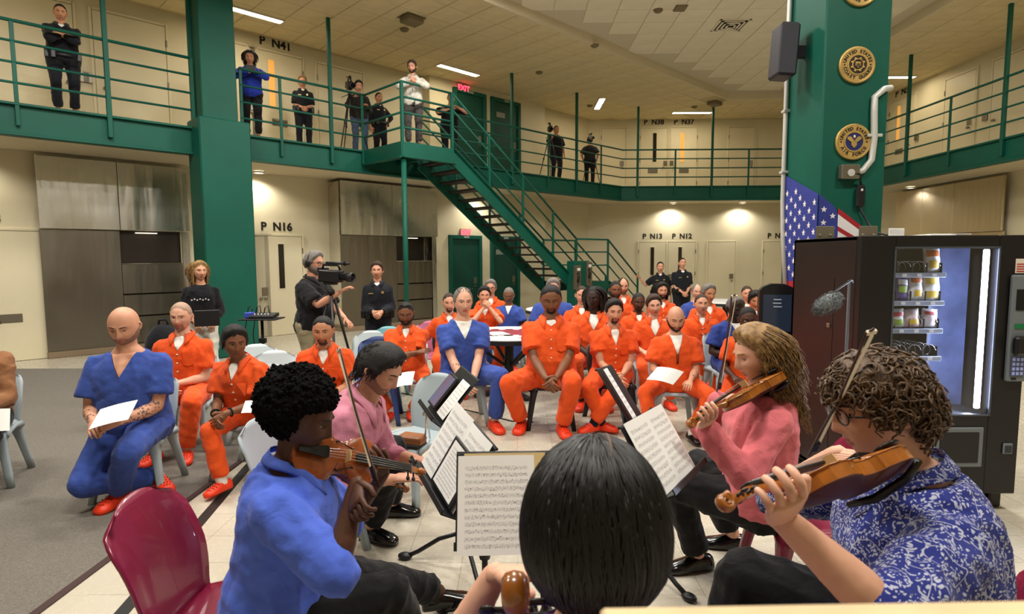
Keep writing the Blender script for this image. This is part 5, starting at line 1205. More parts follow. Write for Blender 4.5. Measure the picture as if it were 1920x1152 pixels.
for z in szs:
    sh = mk('shelf', box(GX0-.1, PXR, VY0+.09, VY0+.48, z-.008, z, .002), vint_d, vm); mk('price_rail', box(GX0-.1, PXR, VY0+.075, VY0+.09, z-.022, z+.008, .002), mat('price_rail', '#9aa3b5', .4), sh)
    for k in range(4): mk('price_tag', box(GX0+.0+k*.095, GX0+.028+k*.095, VY0+.072, VY0+.075, z-.016, z+.002), PAPER, sh)
    for k in range(4):
        cx = GX0+.035+k*.095
        mk('spiral', tube([(cx+.033*math.cos(a), VY0+.10+.30*a/(12*math.pi), z+.045+.035*math.sin(a)) for a in np.linspace(0, 12*math.pi, 72)], .0022, 5), SILV, sh, True)
        mk('divider', box(cx+.044, cx+.048, VY0+.10, VY0+.40, z, z+.07), vint_d, sh)
# bags
def bag_mesh(wd, h, d):
    nu, nv = 9, 11; A = []
    for sgn in (1, -1):
        for j in range(nv):
            for i in range(nu):
                u, v = -1+2*i/(nu-1), -1+2*j/(nv-1); b = max(0, (1-abs(u)**2.5))*max(0, (1-abs(v)**3))**.8; A.append((u*wd/2*(1-.04*b), sgn*(d/2*b+.001), (v+1)*h/2))
    V = np.array(A); n = nu*nv; F = []
    for j in range(nv-1):
        for i in range(nu-1): a = j*nu+i; F += [(a, a+nu, a+nu+1, a+1), (n+a, n+a+1, n+a+nu+1, n+a+nu)]
    bd = list(range(nu))+[j*nu+nu-1 for j in range(1, nv)]+[(nv-1)*nu+i for i in range(nu-2, -1, -1)]+[j*nu for j in range(nv-2, 0, -1)]
    for a, b in zip(bd, bd[1:]+bd[:1]): F.append((a, b, n+b, n+a))
    return V, F
def bagm(name, c1, c2, z0=.45): return mat(name, c1, .3, col2=c2, nscale=9, coat=.3)
def snack(label, x, z, y, wd, h, m, tilt=.12, accents=None):
    V, F = bag_mesh(wd, h, .045); V = V+RNG.normal(0, .0012, V.shape); c = N3(x, y, z); R_ = Matrix.Rotation(-tilt, 3, 'X') @ Matrix.Rotation(R(RNG.uniform(-6, 6)), 3, 'Y'); V = np.array([R_ @ Vector(v) for v in V])+c
    t = thing('snack_bag', label, 'snack bag', tuple(c), 'snack bags in the vending machine'); mk('bag', (V, F), m, t, True)
    for (u0, u1, v0_, v1_, am) in (accents or []):
        G_ = []
        for b_i in range(6):
            for a_i in range(7):
                u, v = -1+2*(u0+(u1-u0)*a_i/6), -1+2*(v0_+(v1_-v0_)*b_i/5); bb = max(0, 1-abs(u)**2.5)*max(0, 1-abs(v)**3)**.8; G_.append(R_ @ Vector((u*wd/2*(1-.04*bb), -(.0225*bb+.0045), (v+1)*h/2)))
        G_ = np.array(G_)+c; mk('bag_print', (G_, [(r_*7+k_, r_*7+k_+1, (r_+1)*7+k_+1, (r_+1)*7+k_) for r_ in range(5) for k_ in range(6)]), am, t)
silv_b, yel, org, grn, red_, prp = bagm('foil_white', '#d8dadd', '#f1efe9'), mat('print_yellow', '#d8b43c', .4), mat('print_orange', '#d5702a', .4), mat('print_green', '#8fae3e', .4), mat('print_red', '#b5313a', .4), bagm('foil_purple', '#43306f', '#6a58a0')
yb = VY0+.115
snack('white and gold crisp bag, alone on the top shelf', 2.675, szs[0]+.01, yb, .105, .16, silv_b, accents=[(.1, .9, .62, .85, org), (.2, .8, .15, .45, yel)])
snack('pale yellow crisp bag at the left end of the second shelf', 2.375, szs[1]+.008, yb, .08, .17, bagm('foil_cream', '#d9cf9a', '#eee5c0'), accents=[(.2, .8, .2, .5, grn)])
snack('purple crisp bag with green print on the second shelf', 2.475, szs[1]+.008, yb, .105, .17, prp, accents=[(.25, .75, .3, .55, grn), (.2, .8, .6, .8, silv_b)])
snack('white crisp bag with orange lettering in the middle of the second shelf', 2.575, szs[1]+.008, yb, .10, .17, silv_b, accents=[(.15, .85, .68, .85, org), (.3, .8, .15, .4, yel)])
snack('white crisp bag at the right end of the second shelf', 2.675, szs[1]+.008, yb, .115, .17, silv_b, accents=[(.15, .85, .62, .85, yel), (.15, .85, .1, .35, yel)])
snack('red and yellow snack bag at the left end of the third shelf', 2.37, szs[2]+.008, yb, .07, .125, bagm('foil_redyel', '#c9443c', '#e0b24a'), accents=[(.2, .8, .3, .5, yel)])
snack('white snack bag with red lettering on the third shelf', 2.468, szs[2]+.008, yb, .10, .125, silv_b, accents=[(.1, .9, .62, .82, red_), (.2, .8, .15, .45, grn)])
snack('white snack bag with pink rings on the third shelf', 2.567, szs[2]+.008, yb, .10, .125, bagm('foil_rose', '#e2d2cf', '#c98a8a'), accents=[(.2, .8, .2, .45, yel)])
snack('clear white snack bag at the right end of the third shelf', 2.67, szs[2]+.008, yb, .10, .125, bagm('foil_clear', '#d8d4d6', '#b9a5ab'), accents=[(.1, .9, .7, .85, red_)])
snack('slim red candy bar on the fifth shelf', 2.50, szs[4]+.01, yb, .045, .13, bagm('foil_red', '#a02c38', '#d8c7c4'), .3)
snack('slim white candy bar at the left of the fifth shelf', 2.445, szs[4]+.01, yb, .045, .12, silv_b, .3)
snack('slim yellow green candy bar on the fifth shelf', 2.585, szs[4]+.01, yb, .05, .145, bagm('foil_lime', '#a7b43a', '#d6d86a'), .3)
snack('slim purple candy bar at the right of the fifth shelf', 2.66, szs[4]+.01, yb, .04, .11, prp, .3)
snack('orange snack bag on the bottom shelf', 2.66, GZ0+.0, yb, .10, .15, bagm('foil_orange', '#c9741f', '#e09a3a'), accents=[(.15, .85, .6, .82, silv_b), (.2, .7, .15, .45, red_)])
# payment panel
pp = mk('payment_panel', box(3.075, VX1+.005, VY0-.03, VY0, .86, 1.53, .008), vgrey, vm)
mk('card_screen', box(3.10, 3.19, VY0-.034, VY0-.03, 1.31, 1.44), mat('screen_dark', '#15171c', .2), pp); mk('display', box(3.10, 3.19, VY0-.034, VY0-.03, 1.195, 1.225), mat('display_green', '#0c2b18', .3, emit='#1c8a4a', estr=.35), pp)
mk('reader_hood', box(3.085, 3.20, VY0-.075, VY0-.03, 1.03, 1.15, .015), vb, pp); mk('key_panel', box(3.09, 3.17, VY0-.036, VY0-.03, .895, 1.025), mat('key_panel', '#4f5674', .4), pp)
for i in range(3):
    for j in range(4): mk('key', box(3.097+i*.025, 3.115+i*.025, VY0-.040, VY0-.036, .902+j*.03, .922+j*.03, .002), mat('key_lilac', '#8f97c8', .4, emit='#8f97c8', estr=.15), pp)
mk('coin_slot', box(3.10, 3.13, VY0-.034, VY0-.03, .872, .884), vb, pp)
mk('warning_sticker', box(3.105, 3.19, VY0-.002, VY0, 1.54, 1.63), mat('sticker_cream', '#d9cfbd', .6), vm)
for k in range(4): mk('sticker_line', box(3.112, 3.185, VY0-.0035, VY0-.002, 1.548+k*.015, 1.555+k*.015), red_, vm)
mk('delivery_frame', box(2.66, 2.97, VY0-.014, VY0, .30, .56, .006), vgrey, vm); mk('delivery_flap', box(2.69, 2.94, VY0-.018, VY0-.012, .33, .53, .004), vb, vm); mk('coin_return', box(3.10, 3.16, VY0-.012, VY0, .385, .455, .004), vgrey, vm); mk('coin_return_flap', box(3.11, 3.15, VY0-.015, VY0-.01, .395, .44), vint_d, vm)
for x in (VX0+.06, VX1-.06):
    for y in (VY0+.12, VY1-.1): mk('foot', box(x-.04, x+.04, y-.05, y+.05, 0, v0+.005, .01), vb, vm)
mk('side_seam', box(VX0-.002, VX0, VY0+.30, VY0+.304, .3, 1.5), vb, vm); mk('side_lock', box(VX0-.008, VX0, VY0+.33, VY0+.37, 1.16, 1.19, .002), steelplate, vm)
for px, lb in ((1547, 'grey steel bracket plate at the left rear of the machine top'), (1628, 'grey steel bracket plate at the right rear of the machine top')):
    u = at_y(px, 434, VY1-.05); t = thing('bracket_plate', lb, 'bracket', (u[0], VY1-.05, VZ)); c = N3(u[0], VY1-.05, VZ+.05)
    mk('plate', obox(c, N3(.07, 0, 0), N3(0, .004, 0), UP*.05, .002), steelplate, t)
    for s in (-1, 1): mk('bolt', lathe([(0, 0), (.013, 0), (.011, .008), (0, .010)], c+N3(s*.04, -.004, -.018), 8, (0, -1, 0)), SILV, t)
for k, (x, y, dx, dy, rz, lb) in enumerate(((2.72, 3.98, .11, .15, .3, 'white paper sheet lying on top of the vending machine'), (2.88, 4.05, .12, .16, -.2, 'second white paper on the vending machine top, overlapping the first'))):
    c_, s_ = math.cos(rz), math.sin(rz); tag(mk('paper_sheet', obox((x, y, VZ+.006+.008*k), N3(c_, s_, 0)*dx, N3(-s_, c_, 0)*dy, UP*.003), PAPER), lb, 'paper', 'papers on the vending machine')
t = thing('card_holder', 'small clear card holder standing on the vending machine', 'card holder', (2.53, 3.95, VZ)); mk('card', obox((2.53, 3.95, VZ+.028), N3(.05, 0, 0), N3(0, .004, .001), UP*.027), PAPER, t); mk('stand', obox((2.53, 3.965, VZ+.003), N3(.05, 0, 0), N3(0, .025, 0), UP*.003), PAPER, t)
# kiosk terminal
kb = mat('kiosk_black', '#161518', .35); t = thing('kiosk_terminal', 'black touch screen kiosk beside the vending machine', 'kiosk', (2.18, 4.95, 0)); kd = unit(N3(-.25, -1, 0)); kx = np.cross(kd, UP)*-1; kx = unit(np.cross(UP, kd))*1.0; kc = N3(2.19, 4.95, 0)
pr = [(-.14, .98), (.14, .98), (.14, 1.36), (.11, 1.395), (.05, 1.42), (-.05, 1.42), (-.11, 1.395), (-.14, 1.36)]
mk('housing', prism(pr, kc-kd*.05, kx, UP, kd, .10), kb, t); mk('screen', prism([(-.11, 1.02), (.11, 1.02), (.11, 1.33), (-.11, 1.33)], kc+kd*.052, kx, UP, kd, .004), mat('kiosk_screen', '#27303f', .15, emit='#2a3448', estr=.25), t)
for k, (a, b) in enumerate(((-.03, .03), (-.035, .03), (-.03, .035))): mk('screen_text', prism([(a, 1.285-.03*k), (b, 1.285-.03*k), (b, 1.293-.03*k), (a, 1.293-.03*k)], kc+kd*.057, kx, UP, kd, .001), mat('screen_grey', '#a9b0ba', .5, emit='#a9b0ba', estr=.3), t)
mk('post', obox(kc+UP*.5, kx*.05, kd*.03, UP*.5, .006), kb, t); mk('base', obox(kc+UP*.015, kx*.18, kd*.18, UP*.015, .006), kb, t)
# ================================================================ HAIR STRANDS, PROPS WORN
def strands(I, m, n=120, L=.25, r=.007, wave=.01, ell=(.088, .112, .130), front=True, seed=3, back=-.05, seg=9, taper=.5, name='hair', waven=3., part=0., flare=.0, pt=1.0, clump=0, minphi=0, topz=.2, spread=(.75, 1.1)):
    rg = np.random.default_rng(seed); zl = np.interp(HP_, [0, 25, 45, 60, 72, 84, 96, 110, 135, 180], [.07, .068, .055, .036, .0, .0, .0, -.02, back+.012, back])
    ok = np.where((HZ_ > zl) & (HP_ >= minphi) & (HZ_ < topz))[0]; wts = np.ones(len(ok)); ar = np.maximum(.02, np.hypot(I.Vh[ok, 0], I.Vh[ok, 1])); pr = ar/ar.sum()
    E_ = np.array(ell); parts = []; c0 = N3(0, -.012, .0)
    for i in rg.choice(ok, n, p=pr):
        p = I.Vh[i]+rg.normal(0, .004, 3); dr = unit(p-c0); p = p+dr*.003; P = [p-dr*.004]; Ls = L*rg.uniform(*spread); st = Ls/seg; ph = rg.uniform(0, 6.28); sx = 1 if p[0] > part else -1; q = p.copy(); wd = np.cross(dr, N3(0, 0, 1)); wd = unit(wd) if np.linalg.norm(wd) > .1 else N3(1, 0, 0)
        for k in range(seg):
            topness = max(0, (q[2]-.02)/.1); g = N3(sx*1.0*topness, -.45*topness-.08+(.25 if q[1] < -.09 else 0), -1.0+.6*topness); q = q+unit(g)*st; dl = (q-c0)/E_; nn = np.linalg.norm(dl)
            if nn < 1.0 and q[2] > -.09: q = c0+dl/nn*E_
            elif q[2] <= -.09 and np.hypot(q[0]/E_[0], (q[1]-c0[1])/E_[1]) < .95-.0: kx = np.hypot(q[0]/E_[0], (q[1]-c0[1])/E_[1]); q[0] *= .95/max(kx, .2); q[1] = c0[1]+(q[1]-c0[1])*.95/max(kx, .2)
            if front and q[1] > .035 and q[2] < .062: q[1] = .035+.25*(q[1]-.035); q[0] = np.sign(q[0] or sx)*max(abs(q[0]), .068)
            a = (k/seg); P.append(q+wd*wave*a*math.sin(ph+waven*6.28*a)+unit(N3(q[0], q[1], 0))*(wave*.6*a*math.cos(ph+waven*6.28*a)+flare*a*a))
        parts.append(tube(P, r*np.linspace(1, taper, len(P))*rg.uniform(.7, 1.25), 5))
    V, F = join(parts); return I.child(name, (I.HW(V), F), m)
def curls(I, m, n=300, L=.07, r=.006, seed=4, rad=.012, name='hair', back=-.075, front=.062):
    rg = np.random.default_rng(seed); zl = np.interp(HP_, [0, 25, 45, 60, 72, 84, 96, 110, 135, 180], [front, front-.002, .05, .03, -.005, -.01, .02, -.02, back+.012, back])
    ok = np.where(HZ_ > zl)[0]; ar = np.maximum(.02, np.hypot(I.Vh[ok, 0], I.Vh[ok, 1])); parts = []; c0 = N3(0, -.012, .01)
    for i in rg.choice(ok, n, p=ar/ar.sum()):
        p = I.Vh[i]+rg.normal(0, .004, 3); d = unit(unit(p-c0)+rg.normal(0, .35, 3)+N3(0, 0, -.1)); a, b, _ = frame_from(d); Ls = L*rg.uniform(.6, 1.2); ph = rg.uniform(0, 6.28); tw = rg.uniform(1.0, 1.8)*rg.choice([-1, 1]); P = []
        for u in np.linspace(0, 1, 9): P.append(p-d*.004+d*Ls*(u-.35*u*u)+N3(0, 0, -.25*Ls*u*u)+(a*math.cos(ph+tw*6.28*u)+b*math.sin(ph+tw*6.28*u))*rad*min(1, 2*u))
        parts.append(tube(P, r*np.linspace(1.1, .5, 9)*rg.uniform(.7, 1.2), 5))
    V, F = join(parts); return I.child(name, (I.HW(V), F), m)
def glasses(I, m, up=0., y=.0, pitch=0., name='glasses', dark=False, rimless=False):
    parts = []; ys = .104+y; z = .004+up
    for s in (-1, 1):
        parts.append(tube([(s*.033+.024*math.cos(a), ys-.010*abs(math.cos(a))*0-.004*(abs(s*.033+.024*math.cos(a))/.05)**2, z+.018*math.sin(a)) for a in np.linspace(0, 2*math.pi, 18, endpoint=False)], .0020, 6, closed=True))
        parts.append(tube([(s*.057, ys-.006, z+.006), (s*.074, ys-.02, z+.008), (s*.083, .03+y*.3, z+.008), (s*.084, -.015, z+.004), (s*.081, -.028, z-.012)], .0022, 6))
    parts.append(tube([(-.011, ys, z+.004), (0, ys+.003, z+.007), (.011, ys, z+.004)], .002, 6))
    V, F = join(parts); g = I.child(name, (I.HW(V), F), m)
    for s in (-1, 1):
        e = ellips((s*.033, ys-.001, z), .022, .0012, .0165, 14, 6); I.child('lens', (I.HW(e[0]), e[1]), mat('dark_lens', '#0d0c0e', .1) if dark else LENS)
    return g
LENS = bpy.data.materials.new('clear_lens'); LENS.use_nodes = True; nt = LENS.node_tree; nt.nodes.clear(); o_ = nt.nodes.new('ShaderNodeOutputMaterial'); a_ = nt.nodes.new('ShaderNodeBsdfTransparent'); b_ = nt.nodes.new('ShaderNodeBsdfGlossy'); b_.inputs['Roughness'].default_value = .05; c_ = nt.nodes.new('ShaderNodeMixShader'); c_.inputs[0].default_value = .08
nt.links.new(a_.outputs[0], c_.inputs[1]); nt.links.new(b_.outputs[0], c_.inputs[2]); nt.links.new(c_.outputs[0], o_.inputs[0])
FRAME = mat('glasses_black', '#15110f', .35)
def chest_pt(I, x, t, lift=.004):
    tv = getco(I.top.data)+I.base; c = I.SF(t)+unit(I.SF.X)*x; fw = unit(I.SF.Y); sx = unit(I.SF.X); su = np.cross(sx, fw); rel = tv-c; m_ = (np.abs(rel @ sx) < .03) & (np.abs(rel @ su) < .03) & (rel @ fw > 0); h = (rel[m_] @ fw).max() if m_.any() else .12
    return c+fw*(h+lift), fw, sx, (su if su[2] > 0 else -su)
def officer_kit(I, belt=True, badge=True):
    if badge:
        c, fw, sx, su = chest_pt(I, -.085*I.s, .355); I.child('badge', star(c, sx, su, fw, .026, .006), mat('badge_gold', '#d9c583', .3, .7), False)
        c, fw, sx, su = chest_pt(I, .085*I.s, .34); I.child('name_tag', obox(c, sx*.03, fw*.003, su*.006), mat('badge_gold', '#d9c583', .3, .7), False)
    if belt:
        a = np.linspace(0, 2*math.pi, 20, endpoint=False); c = I.SF(.03); X, Y_ = I.SF.X, I.SF.Y; rings = []
        u = unit(np.cross(unit(X), unit(Y_))); u = u if u[2] > 0 else -u
        for z, k in ((-.026, .212), (-.026, .222), (.026, .222), (.026, .212)): rings.append(c+u*z+np.outer(np.sin(a)*k, X)+np.outer(np.cos(a)*k*.80, Y_))
        I.child('duty_belt', loft(rings, False, True), mat('belt_black', '#0c0c0d', .4))
        for th in (1.2, -1.2, .6): q = c+X*.225*math.sin(th)+Y_*.18*math.cos(th); I.child('belt_pouch', obox(q, unit(X)*.03, unit(Y_)*.03, UP*.055, .008), MATS['belt_black'], False)
def waist_belt(I, m): 
    a = np.linspace(0, 2*math.pi, 20, endpoint=False); c = I.SF(.05); X, Y_ = I.SF.X, I.SF.Y; I.child('belt', loft([c+UP*z+np.outer(np.sin(a)*k, X)+np.outer(np.cos(a)*k*.82, Y_) for z, k in ((-.018, .20), (-.018, .207), (.018, .207), (.018, .20))], False, True), m)
def paper(label, C, ax, ay, m=None, bend=.01, group=None): o = page('paper_sheet', C, ax, ay, m or PAPER, None, bend); return tag(o, label, 'paper', group)
CAMB = mat('camera_black', '#17181b', .45); CLENS = mat('camera_lens', '#0a0d16', .08)
def video_camera(label, C, d, s=1.0, mic=True, screen=True):
    """C body centre, d lens direction"""
    d = unit(d); x, y, _ = frame_from(d); C = np.asarray(C, float); t = thing('video_camera', label, 'camera', tuple(C)); b = lambda p, q, r: C+x*p*s+d*q*s+y*r*s
    mk('body', obox(C, x*.045*s, d*.11*s, y*.055*s, .012), CAMB, t); mk('lens_barrel', lathe([(0, 0), (.034*s, 0), (.034*s, .07*s), (.044*s, .075*s), (.044*s, .13*s), (.036*s, .13*s), (.034*s, .115*s), (0, .112*s)], b(0, .11, .0), 16, d), CAMB, t, True); mk('lens_glass', lathe([(0, .118*s), (.033*s, .116*s), (0, .124*s)], b(0, .11, 0), 16, d), CLENS, t, True)
    mk('handle', tube([b(0, -.09, .055), b(0, -.08, .10), b(0, .08, .105), b(0, .10, .06)], .012*s, 8), CAMB, t, True); mk('viewfinder', obox(b(-.05, -.12, .05), x*.025*s, d*.05*s, y*.022*s, .006), CAMB, t)
    if mic: mk('microphone', tube([b(.04, -.02, .12), b(.04, .22, .125)], .013*s, 8), CAMB, t, True); mk('mic_windscreen', ellips(b(.04, .18, .125), .022*s, .022*s, .022*s, 10, 8), mat('foam_black', '#101010', .95, bump=.6, bscale=300), t, True)
    if screen: mk('flip_screen', obox(b(-.085, .03, .02), x*.006*s, d*.05*s, y*.034*s, .003), CAMB, t)
    mk('tripod_plate', obox(b(0, 0, -.065), x*.03*s, d*.06*s, y*.012*s, .004), CAMB, t)
    return t
def tripod(label, top, z0, r=.42, yaw=.3):
    top = np.asarray(top, float); t = thing('tripod', label, 'tripod', (top[0], top[1], z0)); mk('head', lathe([(.035, -.05), (.04, -.02), (.03, 0)], top, 12), CAMB, t, True); mk('centre_column', tube([top-UP*.04, top-UP*.45], .015, 8), CAMB, t, True); mk('pan_arm', tube([top-UP*.02, top-UP*.12-N3(.12, .14, 0)], .008, 6), CAMB, t, True)
    H = top[2]-z0
    for k in range(3):
        a = yaw+k*2.094; d = N3(math.cos(a), math.sin(a), 0); f = N3(top[0], top[1], z0)+d*r
        mk('leg', tube([top-UP*.07+d*.03, (top-UP*.07+d*.03)*.5+f*.5, f+UP*.01], [.016, .013, .010], 8), CAMB, t, True); mk('leg_clamp', lathe([(.02, -.03), (.022, 0), (.02, .03)], (top-UP*.07+d*.03)*.5+f*.5, 8), CAMB, t, True)
    return t
# ================================================================ FRONT-ROW AUDIENCE
CL = dict(hwR=dict(d=[-.5, .55, -.55], pn=[-.75, -.2, -.5], curl=.55), hwL=dict(d=[.5, .55, -.5], pn=[.75, -.2, -.5], curl=.6))
J = lambda **k: dict(dict(m=ORANGE, kind='jump', snaps=4, pocket=True), **k)
def seatfor(I, col, label, dy=-.03, sc=.95, group='grey plastic chairs of the audience'):
    b = I.base+I.Fv*dy; chair(col, (b[0], b[1]), I.Fv, label, group, sc); return I
TATT = mat('tattoo_ink', '#6b5a58', .6)
def tattoo(I, side, a=.15, b=.85, n=26, seed=1, up=False):
    """ink patches lying on the forearm skin"""
    rg = np.random.default_rng(seed); el, wr = ((I.elR, I.wrR) if side == 'R' else (I.elL, I.wrL)); bv = getco(I.P.data)+I.base; nv = getno(I.P.data); ax = unit(wr-el); L = np.linalg.norm(wr-el); parts = []; t = (bv-el) @ ax; dist = np.linalg.norm(bv-el-np.outer(t, ax), axis=1); idx = np.where((t > a*L) & (t < b*L) & (dist < .07))[0]
    if len(idx) < 5: return
    for i in rg.choice(idx, n):
        p, nn = bv[i], nv[i]; x, y, _ = frame_from(nn); k = rg.uniform(.004, .010); an = np.linspace(0, 2*math.pi, 7, endpoint=False); rr = k*rg.uniform(.5, 1.2, 7); parts.append((np.array([p+nn*.0012+x*r_*math.cos(q)+y*r_*math.sin(q) for r_, q in zip(rr, an)]+[p+nn*.0024]), [(j, (j+1) % 7, 7) for j in range(7)]))
    V, F = join(parts); I.child('tattoo', (V, F), TATT, False)
# P2 bald man in blue
p2 = person('bald broad man in blue scrubs with tattooed arms holding a paper on the left', (233, 611), 3.95, face=12, hpit=18, lean=.10, top=dict(m=BLUE, kind='scrub', vdepth=.14, vw=.07, under=skinm('fair')[0], infl=.022), skin='fair', hair=('bald', BROWNH), beard=('full', .0012, mat('stubble_fair', '#8d6753', .7)), w=1.22, belly=.03, vox=.011, armR=(.10, .33, .10), armL=(-.06, .36, .10), hwR=dict(d=[-.4, .8, -.2], pn=[-.5, 0, -.8], curl=.4), hwL=dict(d=[.75, .5, -.2], pn=[.3, -.1, -.9], curl=.55), legR=('w', -2.52, 3.98, .13), legL=('w', -2.70, 3.80, .085), legs_up=((1.6, .9, .5), (-.5, .6, 1)), shoes=('clog', CLOG, ((-.6, .8, 0), (.3, 1, 0))), eyes='down', wide=1.08, jaw=1.2, chub=.35)
seatfor(p2, 'grey', 'grey plastic chair under the bald man in blue on the left'); tattoo(p2, 'L', 0, .95, 130, 3); tattoo(p2, 'R', .35, .9, 45, 4)
q = lambda px, py, Y: at_y(px, py, Y)
paper('white paper resting on the knee of the bald man in blue', q(166, 806, 3.50), q(240, 787, 3.52)-q(166, 806, 3.50), q(188, 768, 3.68)-q(166, 806, 3.50), bend=.006)
# P1 woman in a brown blazer, cut by the left edge
p1 = person('woman in a brown blazer cut off by the left edge of the picture', (-58, 612), 4.15, face=25, top=dict(m=cloth('brown_blazer', '#8a5f3f', .8), kind='crew', sleeve=1.75, hem=-.14, infl=.022, name='blazer'), pants=BLACKC, skin='fair', hair=('short', BROWNH), w=1.05, vox=.013, armR=(.08, .34, .12), armL=(-.10, .33, .10), shoes=('shoe', mat('black_leather', '#0f0e0e', .3)))
strands(p1, mat('hair_darkblond', '#6b5136', .6), 240, .22, .004, .006); seatfor(p1, 'grey', 'grey plastic chair under the woman in the brown blazer')
paper('white paper in the hand of the woman in the brown blazer', q(-30, 812, 3.72), q(18, 808, 3.74)-q(-30, 812, 3.72), q(-28, 770, 3.80)-q(-30, 812, 3.72))
# P3
p3 = person('shaven young man in orange seated behind the bald man in blue', (340, 594), 5.0, face=10, hpit=5, top=J(vdepth=.12), skin='pale', hair=('buzz', mat('hair_ash', '#a88a76', .7)), beard=('goatee', .002, mat('stubble_pale', '#9a705c', .7)), w=1.1, vox=.012, armR=(.04, .26, .12), armL=(-.04, .28, .12), **CL)
seatfor(p3, 'grey', 'grey plastic chair behind the bald man in blue')
# P4
p4 = person('smiling young man in orange with a wristband leaning on his knees', (440, 642), 4.2, face=-8, hy=35, hpit=8, lean=.30, top=J(vdepth=.12), skin='brown', hair=('short', BLACKH), w=1.2, vox=.011, armR=(.05, .42, .06), armL=(-.05, .42, .08), legR=('w', -2.08, 3.98, .09), legL=('w', -1.80, 4.25, .09), sock=WHITE, **CL)
strands(p4, BLACKH, 420, .032, .004, .004, seed=8, spread=(.6, 1.3), ell=(.085, .108, .128)); seatfor(p4, 'grey', 'grey plastic chair under the smiling young man in orange')
for sd, (el, wr) in (('R', (p4.elR, p4.wrR)), ('L', (p4.elL, p4.wrL))):
    ax = unit(wr-el); x, y, _ = frame_from(ax); p4.child('wristband', tube([wr-ax*.03+(x*math.cos(a)+y*math.sin(a))*.031 for a in np.linspace(0, 6.28, 16, endpoint=False)], .006, 6, closed=True), BLACKC)
paper('white paper on the lap of the smiling young man in orange', q(452, 775, 3.95), q(490, 778, 4.0)-q(452, 775, 3.95), q(460, 752, 4.08)-q(452, 775, 3.95))
# P5
p5 = person('man in orange with cropped dark hair leaning forward beside the pink shirt', (606, 620), 4.7, face=8, hpit=8, lean=.30, top=J(), skin='tan', hair=('buzz', BLACKH), beard=('goatee', .003, mat('beard_soft', '#3c2a22', .7)), w=1.2, belly=.03, vox=.012, wide=1.08, chub=.5, armR=(.08, .42, .08), armL=(-.08, .42, .08), **CL); seatfor(p5, 'pale', 'pale plastic chair under the man leaning forward in orange')
# P6 arms crossed
p6 = person('heavy man in orange with crossed arms and sunglasses on his head', (761, 588), 6.0, face=6, hpit=14, lean=.05, top=J(), skin='brown', hair=('buzz', BLACKH), beard=('full', .006, BLACKH), w=1.25, belly=.06, vox=.012, wide=1.06, chub=.4, armR=(-.14, .22, .22), armL=(.15, .25, .17), poleR=(1, .1, -.7), poleL=(-1, .1, -.7), hwR=dict(d=[-.9, .1, .2], pn=[0, -.6, -.8], curl=.3), hwL=dict(d=[.9, .1, .1], pn=[0, -.6, -.8], curl=.3), legR=('w', -1.30, 5.86, .09), legL=('w', -1.10, 5.88, .09), sock=WHITE, legs_up=((.8, .6, .8), (-.8, .6, .8)), eyes='down')
glasses(p6, FRAME, up=.095, y=-.035, dark=True, name='sunglasses'); seatfor(p6, 'pale', 'pale plastic chair under the man with crossed arms')
paper('white paper lying on the chair edge beside the man with crossed arms', q(738, 728, 5.55), q(772, 722, 5.6)-q(738, 728, 5.55), q(745, 702, 5.72)-q(738, 728, 5.55))
# P7
p7 = person('older bald man in blue scrubs with glasses pushed up on his head', (868, 566), 5.7, face=12, hpit=4, hy=18, lean=.06, top=dict(m=BLUE, kind='scrub', vdepth=.15, infl=.026), skin='pale', hair=('fringe', GREYH), w=1.12, vox=.012, armR=(.04, .36, -.02), armL=(-.04, .36, -.02), legR=('w', -.62, 5.62, .09), legL=('w', -.22, 5.48, .09), **CL)
glasses(p7, FRAME, up=.105, y=-.045); tattoo(p7, 'R', .1, .7, 20, 5); seatfor(p7, 'grey', 'grey plastic chair under the older man in blue')
# P11
p11 = person('tall heavy man in orange with clasped hands in the middle of the front row', (1033, 561), 5.6, face=-2, hpit=16, lean=.05, top=J(vdepth=.05), skin='brown', hair=('buzz', BLACKH), beard=('goatee', .003, BLACKH), w=1.2, belly=.05, vox=.012, wide=1.1, chub=.7, armR=(.05, .40, .05), armL=(-.04, .40, .06), legR=('w', .04, 5.48, .09), legL=('w', .42, 5.34, .09), legs_up=((.25, .5, 1), (-.2, .5, 1)), eyes='down', **CL); seatfor(p11, 'black', 'black plastic chair under the tall heavy man in orange', group=None)
# P15
p15 = person('dark haired man in orange with a tattooed upper arm and crossed ankles', (1151, 585), 5.65, face=4, hpit=4, lean=.10, top=J(vdepth=.16, vw=.06, sleeve=.6), skin='fair', hair=('short', BLACKH), beard=('goatee', .002, mat('beard_soft', '#3c2a22', .7)), w=1.18, vox=.012, armR=(.04, .36, .02), armL=(-.03, .36, .06), legR=('w', .80, 5.42, .09), legL=('w', .70, 5.36, .10), legs_up=((.6, .5, 1), (-.6, .5, 1)), sock=cloth('navy_sock', '#151a2b'), shoes=('clog', CLOG, ((-.9, .6, 0), (.9, .5, 0))), **CL); seatfor(p15, 'black', 'black plastic chair under the man with crossed ankles', group=None)
bv = getco(p15.P.data)+p15.base
tattoo(p15, 'L', 0, .15, 8, 6)
